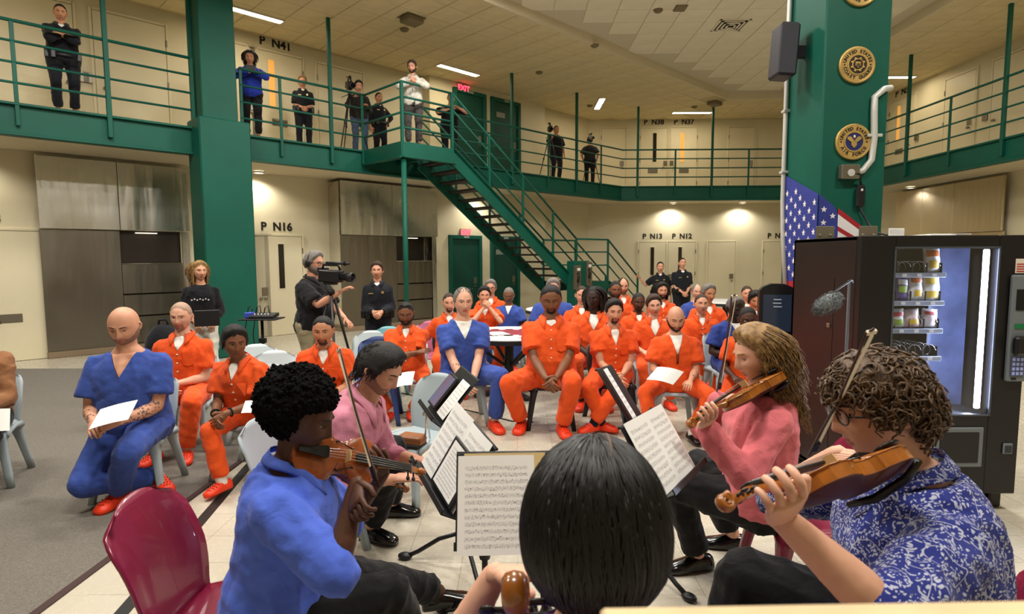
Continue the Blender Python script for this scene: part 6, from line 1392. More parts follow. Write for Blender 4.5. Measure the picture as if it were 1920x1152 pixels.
# P20
p20 = person('bald bearded man in orange with a white undershirt reading a paper', (1267, 598), 5.35, face=-4, hpit=16, lean=.06, top=dict(m=ORANGE, kind='scrub', vdepth=.19, vw=.075, infl=.026), skin='fair', hair=('bald', BLACKH), beard=('full', .004, BLACKH), w=1.15, vox=.012, armR=(.14, .34, .12), armL=(-.10, .34, .06), hwR=dict(d=[-.3, .9, -.1], pn=[-.5, 0, -.9], curl=.5), legR=('w', 1.18, 5.02, .09), legL=('w', 1.55, 5.10, .09), legs_up=((.7, .5, 1), (-.6, .5, 1)), shoes=('shoe', mat('black_leather', '#0f0e0e', .3)), sock=WHITE, eyes='down'); seatfor(p20, 'grey', 'grey plastic chair under the bald bearded man in orange')
tattoo(p20, 'L', .1, .9, 24, 7); g_ = [p20.SF(.26)+unit(p20.SF.Y)*.155]; c, fw, sx, su = chest_pt(p20, 0, .30); p20.child('hung_glasses', tube([c+su*.03-sx*.006, c+su*.0-sx*.008, c-su*.07-sx*.004, c-su*.07+sx*.004, c+sx*.008, c+su*.03+sx*.006], .0035, 6), FRAME)
paper('folded white paper held by the bald bearded man in orange', q(1212, 712, 4.95), q(1262, 722, 4.92)-q(1212, 712, 4.95), q(1233, 688, 5.05)-q(1212, 712, 4.95), bend=.02)
# P26
p26 = person('man in orange with glasses and black hair behind the violinist in pink', (1402, 600), 5.4, face=-18, hpit=8, hy=-12, lean=.05, top=J(), skin='dark', hair=('buzz', BLACKH), w=1.08, vox=.014, armR=(.14, .34, .08), armL=(-.1, .34, .1), legR=('w', 1.62, 4.92, .09), legL=('w', 1.95, 4.95, .09), sock=WHITE); glasses(p26, FRAME); seatfor(p26, 'grey', 'grey plastic chair under the man in orange with glasses')
# ================================================================ ROWS BEHIND
def back_row(label, px, py, Y, face=0, hpit=5, skin='fair', hair=('short', BLACKH), beard=None, top=None, w=1.08, lean=.05, col='grey', vox=.018, hy=None, seatlabel=None, **k):
    I = person(label, (px, py), Y, face=face, hpit=hpit, hy=hy, skin=skin, hair=hair, beard=beard, top=top or J(snaps=3, pocket=False), w=w, lean=lean, vox=vox, **k)
    chair(col, I.base[:2]-I.Fv[:2]*.03, I.Fv, seatlabel or (col+' chair under the '+' '.join(label.split()[:11])), 'plastic chairs in the rows behind', .95); return I
BS = dict(m=BLUE, kind='scrub', infl=.022)
r = back_row('man in dark blue scrubs with grey hair behind the bow tip', 1378, 578, 6.3, face=5, skin='deep', hair=('short', mat('salt_hair', '#6a6663', .7, noise=.4, nscale=90, bump=.6, bscale=200)), top=dict(m=cloth('deep_blue_cloth', '#2c3f86'), kind='scrub', infl=.024), w=1.2, vox=.014, hpit=14, lean=.15)
r = back_row('young man in orange with short brown hair looking up at the right', 1315, 571, 6.9, face=-4, hpit=-4, skin='fair', hair=('buzz', BROWNH), vox=.015)
r = back_row('pale young man in orange over a white tee between two front men', 1226, 573, 6.6, face=-2, skin='pale', hair=('short', BROWNH), top=J(vdepth=.2, vw=.11, snaps=2), vox=.015, hrol=-6)
r = back_row('dark skinned man in orange with short hair left of the white tee man', 1197, 567, 7.3, skin='dark', hair=('buzz', BLACKH), beard=('goatee', .003, BLACKH))
r13 = back_row('man in orange with long black dreadlocks', 1113, 559, 6.6, face=-6, hy=-20, skin='deep', hair=('buzz', BLACKH), top=J(vdepth=.17, vw=.09), vox=.014, w=1.12, armR=(.05, .34, .08), armL=(-.05, .34, .08)); strands(r13, BLACKH, 70, .24, .0085, .006, ell=(.090, .114, .128), seed=11, taper=.8, minphi=20)
r = back_row('man in orange half hidden behind the dreadlocks', 1091, 554, 7.7, face=-4, skin='fair', hair=('buzz', BROWNH))
r = back_row('bearded dark skinned man in orange near the stair rails', 1154, 544, 8.3, skin='brown', hair=('buzz', BLACKH), beard=('full', .005, BLACKH))
r = back_row('balding man in orange behind the bearded man by the stairs', 1168, 537, 9.3, skin='fair', hair=('fringe', BROWNH), beard=('full', .005, mat('beard_red', '#7a4a30', .7)))
r21 = back_row('long haired bearded man in orange with crossed arms in front of the officers', 1241, 545, 8.8, skin='fair', hair=('short', BLACKH), beard=('full', .012, BLACKH), armR=(-.14, .22, .22), armL=(.15, .25, .17), poleR=(1, .1, -.7), poleL=(-1, .1, -.7)); strands(r21, BLACKH, 200, .26, .006, .005, seed=12)
r = back_row('grey haired man in orange behind the short haired young man', 1328, 551, 7.8, skin='tan', hair=('short', GREYH), vox=.016, hy=12)
r = back_row('small fair man in blue at the far back beside the standing officers', 1306, 547, 9.0, skin='pale', hair=('fringe', GREYH), top=BS)
r = back_row('short haired man in red orange at the far back by the flag', 1400, 551, 8.9, skin='fair', hair=('buzz', BROWNH), face=-10)
r28 = back_row('man in orange with tousled black hair beside the kiosk', 1416, 562, 7.7, skin='tan', hair=('short', BLACKH), face=-12, hpit=18); strands(r28, BLACKH, 260, .06, .005, .006, seed=14, front=False)
r = back_row('grey haired man in blue hidden behind the tall heavy man', 1037, 541, 8.2, skin='fair', hair=('short', GREYH), top=BS, w=1.25)
r = back_row('young man in orange stretching an arm behind the older man in blue', 842, 568, 7.1, face=10, skin='fair', hair=('buzz', BROWNH), beard=('goatee', .002, BROWNH), armR=(.42, .10, .30), poleR=(.5, -.3, -.8), col='black')
r8 = back_row('man in orange resting his mouth on his folded hands at the table', 908, 554, 8.0, face=8, skin='fair', hair=('short', BLACKH), lean=.12, armR=(.03, .25, .49), armL=(-.06, .26, .50), poleR=(.5, .7, -.8), poleL=(-.5, .7, -.8), hwR=dict(d=[-.6, .1, .5], pn=[-.5, -.8, 0], curl=.8), hwL=dict(d=[.5, .1, .6], pn=[.5, -.8, 0], curl=.8), vox=.016); tattoo(r8, 'L', .1, .9, 18, 9)
r = back_row('grey bespectacled man in orange behind the folded hands man', 920, 540, 9.2, skin='fair', hair=('short', GREYH)); glasses(r, FRAME)
r = back_row('dark skinned man in blue with a grey beard at the round table', 954, 554, 8.7, face=-6, skin='brown', hair=('buzz', GREYH), beard=('full', .004, GREYH), top=BS, hpit=14, w=1.15, legR=(.3, .2, 0))
# spare chairs seen between people
for px, py, z, col, fa, lb in ((345, 790, .45, 'grey', 20, 'empty grey chair back showing right of the bald man'), (500, 655, .8, 'pale', 20, 'empty pale chair with its back to the mixer stand'), (530, 640, .8, 'pale', 15, 'empty pale chair beside the standing cameraman'), (700, 610, .8, 'pale', 5, 'tall pale chair behind the man leaning forward'), (716, 620, .8, 'navy', 8, 'dark blue chair beside the man with crossed arms'), (728, 600, .8, 'teal', 0, 'teal chair top peeking out behind the dark blue chair'), (808, 580, .8, 'pink', 0, 'rose pink chair in front of the stainless stall')):
    if py == 790: continue
    u = at_z(px, py, z*.95) if False else at_y(px, py, dict([(500, 5.6), (530, 5.2), (700, 6.6), (716, 6.1), (728, 7.0), (808, 7.6)])[px]); a = R(fa); chair(col, u[:2]+N3(0, -.28, 0)[:2], (math.sin(a), -math.cos(a), 0), lb, None, .98)
# ================================================================ TABLES
round_table((-.10, 7.0), .62, 'white round table with a maroon game board behind the older man in blue')
round_table((.75, 10.2), .6, 'white round game table near the stair pillar')
round_table((4.2, 11.8), .6, 'white round table behind the audience near the flag', False)
for px, py, rz, lb in ((925, 630, .4, 'loose white paper at the left of the round game table'), (968, 634, -.3, 'loose white paper at the right of the round game table')):
    u = at_z(px, py, .748); c_, s_ = math.cos(rz), math.sin(rz); paper(lb, u+N3(0, 0, .004), N3(c_, s_, 0)*.22, N3(-s_, c_, 0)*.28, bend=.004)
# ================================================================ STANDING PEOPLE, LOWER FLOOR
blond = mat('hair_blond', '#a5824f', .55, col2='#6d4f2c', nscale=40); LEATH = mat('black_leather', '#0f0e0e', .3)
s1 = person('blonde woman in a black crochet top and white trousers holding a folder', (374, 509), 7.1, face=25, hy=45, seat=False, top=dict(m=cloth('black_crochet', '#16161a', .9), kind='crew', sleeve=1.35, infl=.02, hem=-.02), pants=cloth('white_trousers', '#dcd8cc'), skin='fair', hair=('short', blond), w=.95, vox=.015, armR=(.06, .24, .02), armL=(-.14, .22, .02), shoes=('shoe', LEATH), hwR=dict(d=[-.3, .3, -.9], pn=[0, -1, -.2]), hwL=dict(d=[.2, .3, -.9], pn=[0, -1, -.2])); strands(s1, blond, 420, .25, .0042, .010, seed=21); waist_belt(s1, mat('belt_gold', '#b79a62', .4, .4))
for k in range(7): c, fw, sx, su = chest_pt(s1, (-.09+.03*k), .30+.012*(k % 2)); s1.child('crochet_flower', star(c, sx, su, fw, .012, .003), WHITE, False)
u = at_y(388, 597, 6.82); tag(mk('black_folder', obox(u, unit(N3(.9, .4, 0))*.135, unit(N3(.4, -.9, 0))*.012, UP*.095, .006), mat('folder_black', '#121214', .5)), 'black folder held by the blonde woman', 'folder')
s2 = person('bearded cameraman in a black polo and khaki trousers wearing headphones', (588, 494), 6.4, face=72, hpit=6, seat=False, top=dict(m=BLACKC, kind='polo', vdepth=.0, infl=.026, sleeve=.85, hem=-.12, neck='collar'), pants=cloth('khaki_cloth', '#9a8f72'), skin='fair', hair=('short', GREYH), beard=('full', .008, GREYH), w=1.18, belly=.06, vox=.013, armR=(.10, .44, .36), armL=(-.05, .40, .05), shoes=('shoe', LEATH), lean=.05); glasses(s2, FRAME)
hp_ = tube([(s_*.088*math.cos(a) if False else .092*math.cos(a), -.005, .02+.112*math.sin(a)) for s_, a in [(1, x_) for x_ in np.linspace(0, math.pi, 14)]], .008, 8); s2.child('headphone_band', (s2.HW(hp_[0]), hp_[1]), CAMB)
for s_ in (-1, 1): e = ellips((s_*.092, -.006, .0), .016, .032, .040, 12, 8); s2.child('headphone_cup', (s2.HW(e[0]), e[1]), CAMB)
cpos = at_y(620, 518, 6.15); video_camera('black video camera held by the bearded cameraman', cpos, unit(N3(.95, -.32, -.05)), 1.15); tripod('black tripod in front of the bearded cameraman', cpos-UP*.14, 0, .38, .9)
s3 = person('female officer in black uniform standing before the stainless stall', (707, 508), 7.9, face=8, seat=False, top=dict(m=UNIF, kind='polo', vdepth=.05, sleeve=1.85, infl=.02, hem=-.02), pants=UNIF, skin='fair', hair=('short', BROWNH), w=.98, vox=.016, armR=(.05, .24, .08), armL=(-.08, .25, .08), shoes=('shoe', LEATH), **CL); officer_kit(s3)
s4 = person('officer with a hand stretched onto the stair rail end', (1238, 501), 12.9, face=-8, seat=False, top=dict(m=UNIF, kind='polo', vdepth=.05, sleeve=.8), pants=UNIF, skin='fair', hair=('buzz', BLACKH), vox=.02, armR=(.50, .02, .38), poleR=(.3, -.4, -.8), shoes=('shoe', LEATH)); officer_kit(s4); tattoo(s4, 'R', .2, .9, 14, 2)
s5 = person('taller officer with clasped hands standing by the back wall', (1279, 494), 12.7, face=2, hpit=-6, seat=False, top=dict(m=UNIF, kind='polo', vdepth=.05, sleeve=.8), pants=UNIF, skin='fair', hair=('buzz', BLACKH), w=1.1, vox=.02, armR=(.05, .24, .0), armL=(-.05, .25, .0), shoes=('shoe', LEATH), **CL); officer_kit(s5)
# ================================================================ PEOPLE ON THE GALLERY
GP = lambda px, py, off: at_pl(px, py, N3(0, off, 0), NL)
LEAN = dict(poleR=(1, .1, -.4), poleL=(-1, .1, -.4))
u1 = person('officer in black leaning on the rail of the left gallery', None, 0, xyz=GP(113, 24, 15.30), face=38, seat=False, deck=DECK, hpit=14, lean=.22, top=dict(m=UNIF, kind='polo', vdepth=.05, sleeve=1.5), pants=UNIF, skin='tan', hair=('buzz', BLACKH), w=1.2, vox=.014, armR=(-.08, .26, .30), armL=(.08, .28, .30), shoes=('shoe', LEATH), hip=.93, **LEAN); officer_kit(u1)
u2 = person('woman in a blue sweater looking at her phone over the gallery rail', None, 0, xyz=GP(468, 108, 15.28), face=22, seat=False, deck=DECK, hpit=14, lean=.16, top=dict(m=cloth('royal_sweater', '#23379a', .9), kind='crew', sleeve=1.85, infl=.024, hem=-.08), pants=BLACKC, skin='tan', hair=('short', BLACKH), w=1.12, vox=.015, armR=(.02, .28, .32), armL=(-.04, .30, .34), shoes=('shoe', LEATH), hwR=dict(d=[-.6, .4, .4], pn=[-.4, -.7, 0], curl=.6), hwL=dict(d=[.5, .4, .4], pn=[.4, -.7, 0], curl=.6), **LEAN); strands(u2, BLACKH, 260, .24, .005, .004, seed=31)
c = (u2.wrR+u2.wrL)/2+u2.Fv*.07+UP*.06; tag(mk('mobile_phone', obox(c, u2.Rv*.075, u2.Fv*.004, UP*.038, .004), CAMB), 'dark phone in the hands of the woman in blue', 'phone')
u3 = person('blonde female officer with clasped hands on the gallery', None, 0, xyz=GP(567, 160, 16.2), face=25, seat=False, deck=DECK, hpit=8, top=dict(m=UNIF, kind='polo', vdepth=.05, sleeve=.85), pants=UNIF, skin='fair', hair=('short', blond), w=1.05, vox=.017, armR=(.04, .24, .04), armL=(-.05, .25, .04), shoes=('shoe', LEATH), **CL); officer_kit(u3); e = ellips((0, -.07, .10), .04, .045, .04, 10, 8); u3.child('hair_bun', (u3.HW(e[0]), e[1]), blond)
u4 = person('cameraman in a dark hoodie and jeans behind a gallery tripod', None, 0, xyz=GP(672, 163, 15.75), face=30, seat=False, deck=DECK, hpit=6, top=dict(m=cloth('dark_hoodie', '#26221f', .95), kind='hood', sleeve=1.9, infl=.028, hem=-.06), pants=cloth('blue_jeans', '#46566f', .9), skin='fair', hair=('short', BLACKH), w=1.12, vox=.017, armR=(.18, .30, .34), armL=(-.12, .28, .18), shoes=('shoe', LEATH))
c = GP(655, 160, 15.35); video_camera('large black video camera on the gallery by the hooded cameraman', c, unit(N3(.5, -.85, -.25)), 1.2); tripod('black tripod on the gallery by the hooded cameraman', c-UP*.15, DECK, .35, .2)
u5 = person('officer with a hand on his hip behind the gallery camera', None, 0, xyz=GP(710, 184, 16.3), face=40, seat=False, deck=DECK, hpit=6, top=dict(m=UNIF, kind='polo', vdepth=.05, sleeve=1.6), pants=UNIF, skin='tan', hair=('buzz', BLACKH), vox=.019, armL=(-.21, .05, .05), poleL=(-1, -.4, 0), shoes=('shoe', LEATH)); officer_kit(u5)
u6 = person('bearded man in a white shirt leaning on the stair landing rail', None, 0, xyz=GP(773, 126, 13.42), face=8, seat=False, deck=DECK, hpit=12, hy=-8, lean=.12, top=dict(m=cloth('white_shirt', '#d8d5c8'), kind='shirt', vdepth=.05, sleeve=1.75, infl=.022), pants=cloth('grey_trousers', '#4a4645'), skin='fair', hair=('short', BROWNH), beard=('full', .005, BROWNH), w=1.08, vox=.015, armR=(.03, .27, .30), armL=(-.04, .29, .32), shoes=('shoe', LEATH), hwR=dict(d=[-.7, .3, .5], pn=[-.4, -.7, 0], curl=.7), hwL=dict(d=[.6, .3, .6], pn=[.4, -.7, 0], curl=.7), **LEAN)
c, fw, sx, su = chest_pt(u6, 0, .18); u6.child('lanyard', tube([u6.SF(.49)+sx*.06+fw*.06, c+su*.02, c, u6.SF(.49)-sx*.06+fw*.06], .004, 6), BLACKC); u6.child('id_card', obox(c-su*.05+fw*.004, sx*.03, fw*.002, su*.045), WHITE, False)
u7 = person('bald man in black bending over the top of the stair rail with a phone', None, 0, xyz=GP(846, 196, 15.38), face=20, seat=False, deck=DECK, s=.98, hpit=10, lean=.42, top=dict(m=BLACKC, kind='crew', sleeve=.8, infl=.024), pants=BLACKC, skin='fair', hair=('fringe', GREYH), w=1.15, vox=.017, armR=(.10, .42, .32), armL=(-.12, .46, .36), shoes=('shoe', LEATH), **LEAN)
u8 = person('cameraman in a black shirt with a badge beside his tripod on the back gallery', None, 0, xyz=GP(1043, 244, 15.75), face=20, seat=False, deck=DECK, hpit=2, top=dict(m=BLACKC, kind='polo', vdepth=.06, sleeve=.8), pants=cloth('dark_trousers', '#1d1e24'), skin='tan', hair=('buzz', BLACKH), w=1.12, vox=.02, armR=(.22, .30, .42), shoes=('shoe', LEATH))
c = GP(1031, 242, 15.4); video_camera('black video camera of the left cameraman on the back gallery', c, unit(N3(.1, -1, -.2)), 1.15, screen=False); tripod('tripod of the left cameraman on the back gallery', c-UP*.15, DECK, .35, .5)
u9 = person('person in black with back turned filming on the back gallery', None, 0, xyz=GP(1106, 266, 15.85), face=172, seat=False, deck=DECK, top=dict(m=BLACKC, kind='crew', sleeve=.8), pants=BLACKC, skin='tan', hair=('short', BLACKH), w=1.12, vox=.02, armR=(.24, .12, .02), armL=(-.24, .12, .02), shoes=('shoe', LEATH))
c = u9.Hm+u9.Fv*.28+UP*.12; video_camera('black video camera of the second crew member at the back', c, unit(N3(.3, -1, -.1)), 1.0, screen=False); tripod('tripod of the second crew member at the back', c-UP*.14, DECK, .35, .1)
# ================================================================ MUSICIANS
q = at_y
PWB = cloth('periwinkle_shirt', '#4f6ad0', .8); PINKS = cloth('rose_shirt', '#c77f92', .8); PINKSW = cloth('coral_sweater', '#d97278', .9, .3); BLKT = cloth('black_trousers', '#131315', .8)
def floral():
    m = cloth('navy_leaf_shirt', '#2b3480'); nt = m.node_tree; b = nt.nodes['Principled BSDF']; tc = [n for n in nt.nodes if n.type == 'TEX_COORD'][0]
    def mth(op, a, c=None):
        n = nt.nodes.new('ShaderNodeMath'); n.operation = op
        for k, v in enumerate((a, c)):
            if v is None: continue
            if hasattr(v, 'links'): nt.links.new(v, n.inputs[k])
            else: n.inputs[k].default_value = v
        return n.outputs[0]
    nz = nt.nodes.new('ShaderNodeTexNoise'); nz.inputs['Scale'].default_value = 20; nz.inputs['Detail'].default_value = 1; nt.links.new(tc.outputs['Object'], nz.inputs['Vector'])
    vm_ = nt.nodes.new('ShaderNodeVectorMath'); vm_.operation = 'MULTIPLY_ADD'; vm_.inputs[1].default_value = (.05, .05, .05); nt.links.new(nz.outputs['Color'], vm_.inputs[0]); nt.links.new(tc.outputs['Object'], vm_.inputs[2])
    outs = []
    for rot, sc in (((.3, .5, .6), (110, 34, 110)), ((.2, -.6, -.7), (34, 110, 110)), ((.9, .3, .2), (100, 100, 32))):
        mp = nt.nodes.new('ShaderNodeMapping'); mp.inputs['Rotation'].default_value = rot; mp.inputs['Scale'].default_value = sc; nt.links.new(vm_.outputs[0], mp.inputs[0])
        vo = nt.nodes.new('ShaderNodeTexVoronoi'); vo.inputs['Scale'].default_value = 1.0; vo.inputs['Randomness'].default_value = .8; nt.links.new(mp.outputs[0], vo.inputs['Vector']); outs.append(mth('LESS_THAN', vo.outputs['Distance'], .27))
    n2 = nt.nodes.new('ShaderNodeTexNoise'); n2.inputs['Scale'].default_value = 13; n2.inputs['Detail'].default_value = 0; nt.links.new(tc.outputs['Object'], n2.inputs['Vector']); st_ = mth('LESS_THAN', mth('ABSOLUTE', mth('SUBTRACT', n2.outputs['Fac'], .5)), .007)
    f = mth('MAXIMUM', mth('MAXIMUM', outs[0], outs[1]), mth('MAXIMUM', outs[2], st_))
    mx = nt.nodes.new('ShaderNodeMix'); mx.data_type = 'RGBA'; mx.inputs['A'].default_value = (*lin('#2a3380'), 1); mx.inputs['B'].default_value = (*lin('#b4b8cc'), 1); nt.links.new(f, mx.inputs['Factor']); nt.links.new(mx.outputs['Result'], b.inputs['Base Color']); return m
FLORAL = floral()
DRESS = mat('dress_shoe', '#0d0c0c', .18, coat=.4)
VX = .0095
# ---- blue shirt violinist
m1 = person('violinist with an afro in a bright blue shirt and black trousers', None, 0, xyz=q(564, 782, 1.90), face=96, hy=92, hpit=20, lean=.17, top=dict(m=PWB, kind='shirt', vdepth=.0, sleeve=1.12, infl=.034, hem=-.12), pants=BLKT, skin='dark', hair=('none', BLACKH), w=1.14, vox=VX, armR=('w', *q(668, 908, 1.76)), poleR=(.55, -.1, -1), armL=('w', *q(718, 890, 2.12)), poleL=(-.3, .3, -1), legL=('w', -.30, 2.62, .09), legR=('w', -.36, 2.12, .09), legs_up=((.1, .2, 1), (-.1, .2, 1)), shoes=('shoe', DRESS), eyes='down', hwR=dict(d=np.array([.75, .1, -.35]), pn=np.array([-.1, .75, -.6]), curl=.75, thumb=.7), hwL=dict(d=np.array([.55, -.25, .75]), pn=np.array([-.55, -.55, .45]), curl=.75, thumb=.5))
def afro(I, m):
    rg = np.random.default_rng(5); nu, nv = 72, 48; e = ellips((0, 0, 0), 1, 1, 1, nu, nv); V = e[0].copy(); d = V/np.linalg.norm(V, axis=1)[:, None]; c = N3(0, -.030, .045); rad = 1/np.sqrt((d[:, 0]/.128)**2+(d[:, 1]/.132)**2+(d[:, 2]/.118)**2)
    lowf = smst(.15, .75, d[:, 1])*smst(.35, -.25, d[:, 2]); rad = rad*(1-.40*lowf); rad = rad*(1+.03*snoise(d, 5, 3))+.004*snoise(d, 26, 8)+rg.normal(0, .0022, len(rad)); V = c+d*rad[:, None]; parts = [(V, e[1])]
    for i in rg.choice(len(V), 2600):
        if lowf[i] > .5: continue
        p = V[i]+rg.normal(0, .004, 3); k = rg.uniform(.004, .0085); parts.append(ellips(p, k, k, k, 6, 4))
    V, F = join(parts); return I.child('hair', (I.HW(V), F), m)
afro(m1, mat('afro_hair', '#0c0a0a', .9, bump=.8, bscale=300, spec=.15))
chair('burgundy', m1.base[:2]-m1.Fv[:2]*.10, m1.Fv, 'burgundy plastic chair under the violinist in the blue shirt', 'burgundy chairs of the musicians', 1.06)
v1 = violin('violin', 'brown violin played by the man in the blue shirt', q(548, 842, 1.84), q(775, 882, 2.20), N3(-.12, -.85, .55)); bow('violin bow in the hand of the man in the blue shirt', q(702, 902, 1.78), q(634, 660, 2.02), N3(.5, -.6, .1))
# ---- pink shirt man bending forward
m2 = person('dark haired man in a rose shirt bending forward behind the blue shirt violinist', None, 0, xyz=q(712, 692, 2.95), face=80, hy=72, hpit=30, lean=.60, top=dict(m=PINKS, kind='shirt', vdepth=.0, sleeve=1.5, infl=.026, hem=-.10), pants=BLKT, skin='fair', hair=('short', BLACKH), beard=('full', .0015, mat('stubble_fair', '#8d6753', .7)), w=1.08, vox=.011, armR=(.10, .46, .05), armL=(-.10, .50, .08), legR=('w', -.86, 3.30, .09), legL=('w', -.80, 3.62, .09), shoes=('shoe', DRESS), eyes='down'); strands(m2, BLACKH, 520, .035, .0034, .003, seed=41, front=True, spread=(.6, 1.3), back=-.07)
chair('grey', m2.base[:2]-m2.Fv[:2]*.05, m2.Fv, 'grey plastic chair under the man in the rose shirt', None, .95)
v2 = violin('violin', 'reddish violin on the knees of the man in the rose shirt', q(600, 880, 2.75), q(690, 900, 2.95), N3(-.1, -.4, .9))
# ---- woman in coral sweater
m3 = person('woman violinist with long wavy blonde hair in a coral sweater', None, 0, xyz=q(1424, 664, 2.70), face=-90, hy=-86, hpit=14, lean=.03, top=dict(m=PINKSW, kind='crew', sleeve=1.9, infl=.030, hem=.015), pants=BLKT, skin='pale', hair=('short', blond), w=.96, vox=VX, armL=('w', *q(1318, 800, 2.42)), poleL=(-.35, .0, -1), armR=('w', *q(1352, 748, 2.86)), poleR=(.7, -.1, -.8), legL=('w', .95, 2.98, .085), legR=('w', 1.22, 3.20, .085), legs_up=((.1, .5, 1), (-.1, .5, 1)), shoes=('none', DRESS), eyes='down', hwL=dict(d=np.array([-.75, .0, .5]), pn=np.array([.3, .4, .8]), curl=.7, thumb=.5), hwR=dict(d=np.array([-.6, -.5, .2]), pn=np.array([-.1, -.4, -.9]), curl=.7))
strands(m3, mat('hair_wavy_blond', '#9c7a45', .5, col2='#5f4526', nscale=60), 1700, .33, .0024, .014, seed=51, waven=2.0, seg=14, spread=(.6, 1.05), flare=.03, ell=(.086, .110, .130))
chair('burgundy', m3.base[:2]-m3.Fv[:2]*.20, m3.Fv, 'burgundy plastic chair under the woman in the coral sweater', 'burgundy chairs of the musicians', .97)
v3 = violin('violin', 'golden brown violin played by the woman in the coral sweater', q(1452, 704, 2.64), q(1270, 806, 2.30), N3(.05, .55, .8), m=VARN2); bow('violin bow of the woman in the coral sweater', q(1352, 728, 2.86), q(1381, 556, 2.42), N3(-1, .1, 0))
# ---- curly man
m4 = person('violinist with curly brown hair and glasses in a navy leaf print shirt', None, 0, xyz=q(1650, 764, 1.58), face=-102, hy=-94, hpit=12, lean=.18, headfwd=.12, top=dict(m=FLORAL, kind='shirt', vdepth=.0, sleeve=1.14, infl=.032, hem=-.12), pants=BLKT, skin='pale', hair=('short', mat('hair_brown_curly', '#6a5138', .55, col2='#3a2a1c', nscale=50)), w=1.18, vox=.009, armL=('w', *q(1462, 968, 1.22)), poleL=(-.4, -.7, -1), armR=('w', *q(1570, 852, 1.78)), poleR=(.45, -.5, -1), legL=('w', .64, 1.62, .09), legR=('w', .68, 1.95, .09), shoes=('shoe', DRESS), hwL=dict(d=np.array([-.72, .05, .55]), pn=np.array([.35, .45, .75]), curl=.85, thumb=.4), hwR=dict(d=np.array([-.75, -.3, -.25]), pn=np.array([.1, -.5, -.8]), curl=.7))
curls(m4, MATS['hair_brown_curly'], 1700, .060, .0042, seed=61, rad=.013, front=.05); glasses(m4, FRAME)
chair('burgundy', m4.base[:2]-m4.Fv[:2]*.05, m4.Fv, 'burgundy plastic chair under the man in the leaf print shirt', 'burgundy chairs of the musicians', .97)
v4 = violin('violin', 'orange brown violin played by the man in the leaf print shirt', q(1664, 868, 1.46), q(1322, 946, 1.16), N3(.05, .78, .62), L=.362, m=VARN2, mb=VBACK); bow('violin bow crossing the face of the man in the leaf print shirt', q(1532, 842, 1.72), q(1640, 622, 1.34), N3(-1, -.2, 0))
# ---- cellist seen from behind
m5 = person('cellist with black bobbed hair seen from behind at the bottom centre', None, 0, xyz=q(1113, 975, .96), face=180, hy=180, hpit=10, lean=.06, top=dict(m=cloth('plum_top', '#5b4a86'), kind='crew', sleeve=.8, infl=.022, hem=-.06), pants=BLKT, skin='pale', hair=('none', BLACKH), w=1.0, vox=.010, armL=('w', *q(928, 1078, 1.16)), poleL=(-.6, .1, -1), armR=(.42, .40, .12), poleR=(.8, -.2, -.6), legR=('w', .34, 1.48, .09), legL=('w', -.16, 1.50, .09), legs_up=((.5, .5, 1), (-.5, .5, 1)), shoes=('shoe', DRESS), hwL=dict(d=np.array([.9, -.15, .12]), pn=np.array([.1, -.3, -.9]), curl=.6, thumb=.4))
BOB = mat('hair_bob_black', '#0b0908', .42, noise=.3, nscale=90, spec=.45)
def bob(I, m):
    nu, nv = 60, 36; e = ellips((0, 0, 0), 1, 1, 1, nu, nv); d = e[0]/np.linalg.norm(e[0], axis=1)[:, None]; RX, RY, RZ = .111, .120, .142; c = N3(0, -.016, -.012)
    def rad(d):
        r = 1/np.sqrt((d[:, 0]/RX)**2+(d[:, 1]/RY)**2+(d[:, 2]/RZ)**2); face = smst(.25, .8, d[:, 1])*smst(.45, -.1, d[:, 2]); low = smst(-.35, -1, d[:, 2]); return r*(1-.42*face)*(1-.10*low)
    az = np.arctan2(d[:, 0], -d[:, 1]); V = c+d*(rad(d)*(1+.006*np.sin(az*23+2*np.sin(d[:, 2]*5))+.004*np.sin(az*51)))[:, None]; I.child('hair', (I.HW(V), e[1]), m)
    rg = np.random.default_rng(8); parts = []
    for k in range(1100):
        a0 = rg.uniform(-2.5, 2.5); th0 = rg.uniform(.05, 1.5); th1 = min(2.75, th0+rg.uniform(.7, 1.5)); P = []
        for th in np.linspace(th0, th1, 9):
            a = a0+.06*math.sin(th*3+k); dd = np.array([[math.sin(th)*math.sin(a), -math.sin(th)*math.cos(a), math.cos(th)]]); P.append((c+dd*(rad(dd)*(1.006+.004*math.sin(k)))[:, None])[0])
        parts.append(tube(P, np.array([.0006]+[.0017]*7+[.0006])*rg.uniform(.7, 1.3), 4))
    V, F = join(parts); tag(I.child('hair_strands', (I.HW(V), F), m), None, kind='stuff')
    P = []
    for y in np.linspace(.02, -.085, 8): dd = unit(N3(.012+.05*(y+.03)*0, y, .15))[None]; P.append((c+dd*(rad(dd)*1.004)[:, None])[0]+N3(.008, 0, 0))
    pv = tube(P, [.001, .0022, .003, .003, .003, .0026, .002, .001], 6); I.child('hair_parting', (I.HW(pv[0]), pv[1]), mat('scalp_brown', '#5d4a3c', .7))
bob(m5, BOB)
chair('burgundy', m5.base[:2]-m5.Fv[:2]*.05, m5.Fv, 'burgundy plastic chair under the cellist', 'burgundy chairs of the musicians', .97)
violin('cello', 'cello with a carved scroll beside the head of the cellist', N3(.10, 1.52, .22), q(966, 1098, .98), N3(0, .8, .5), L=.635, cat='cello', chin=False)
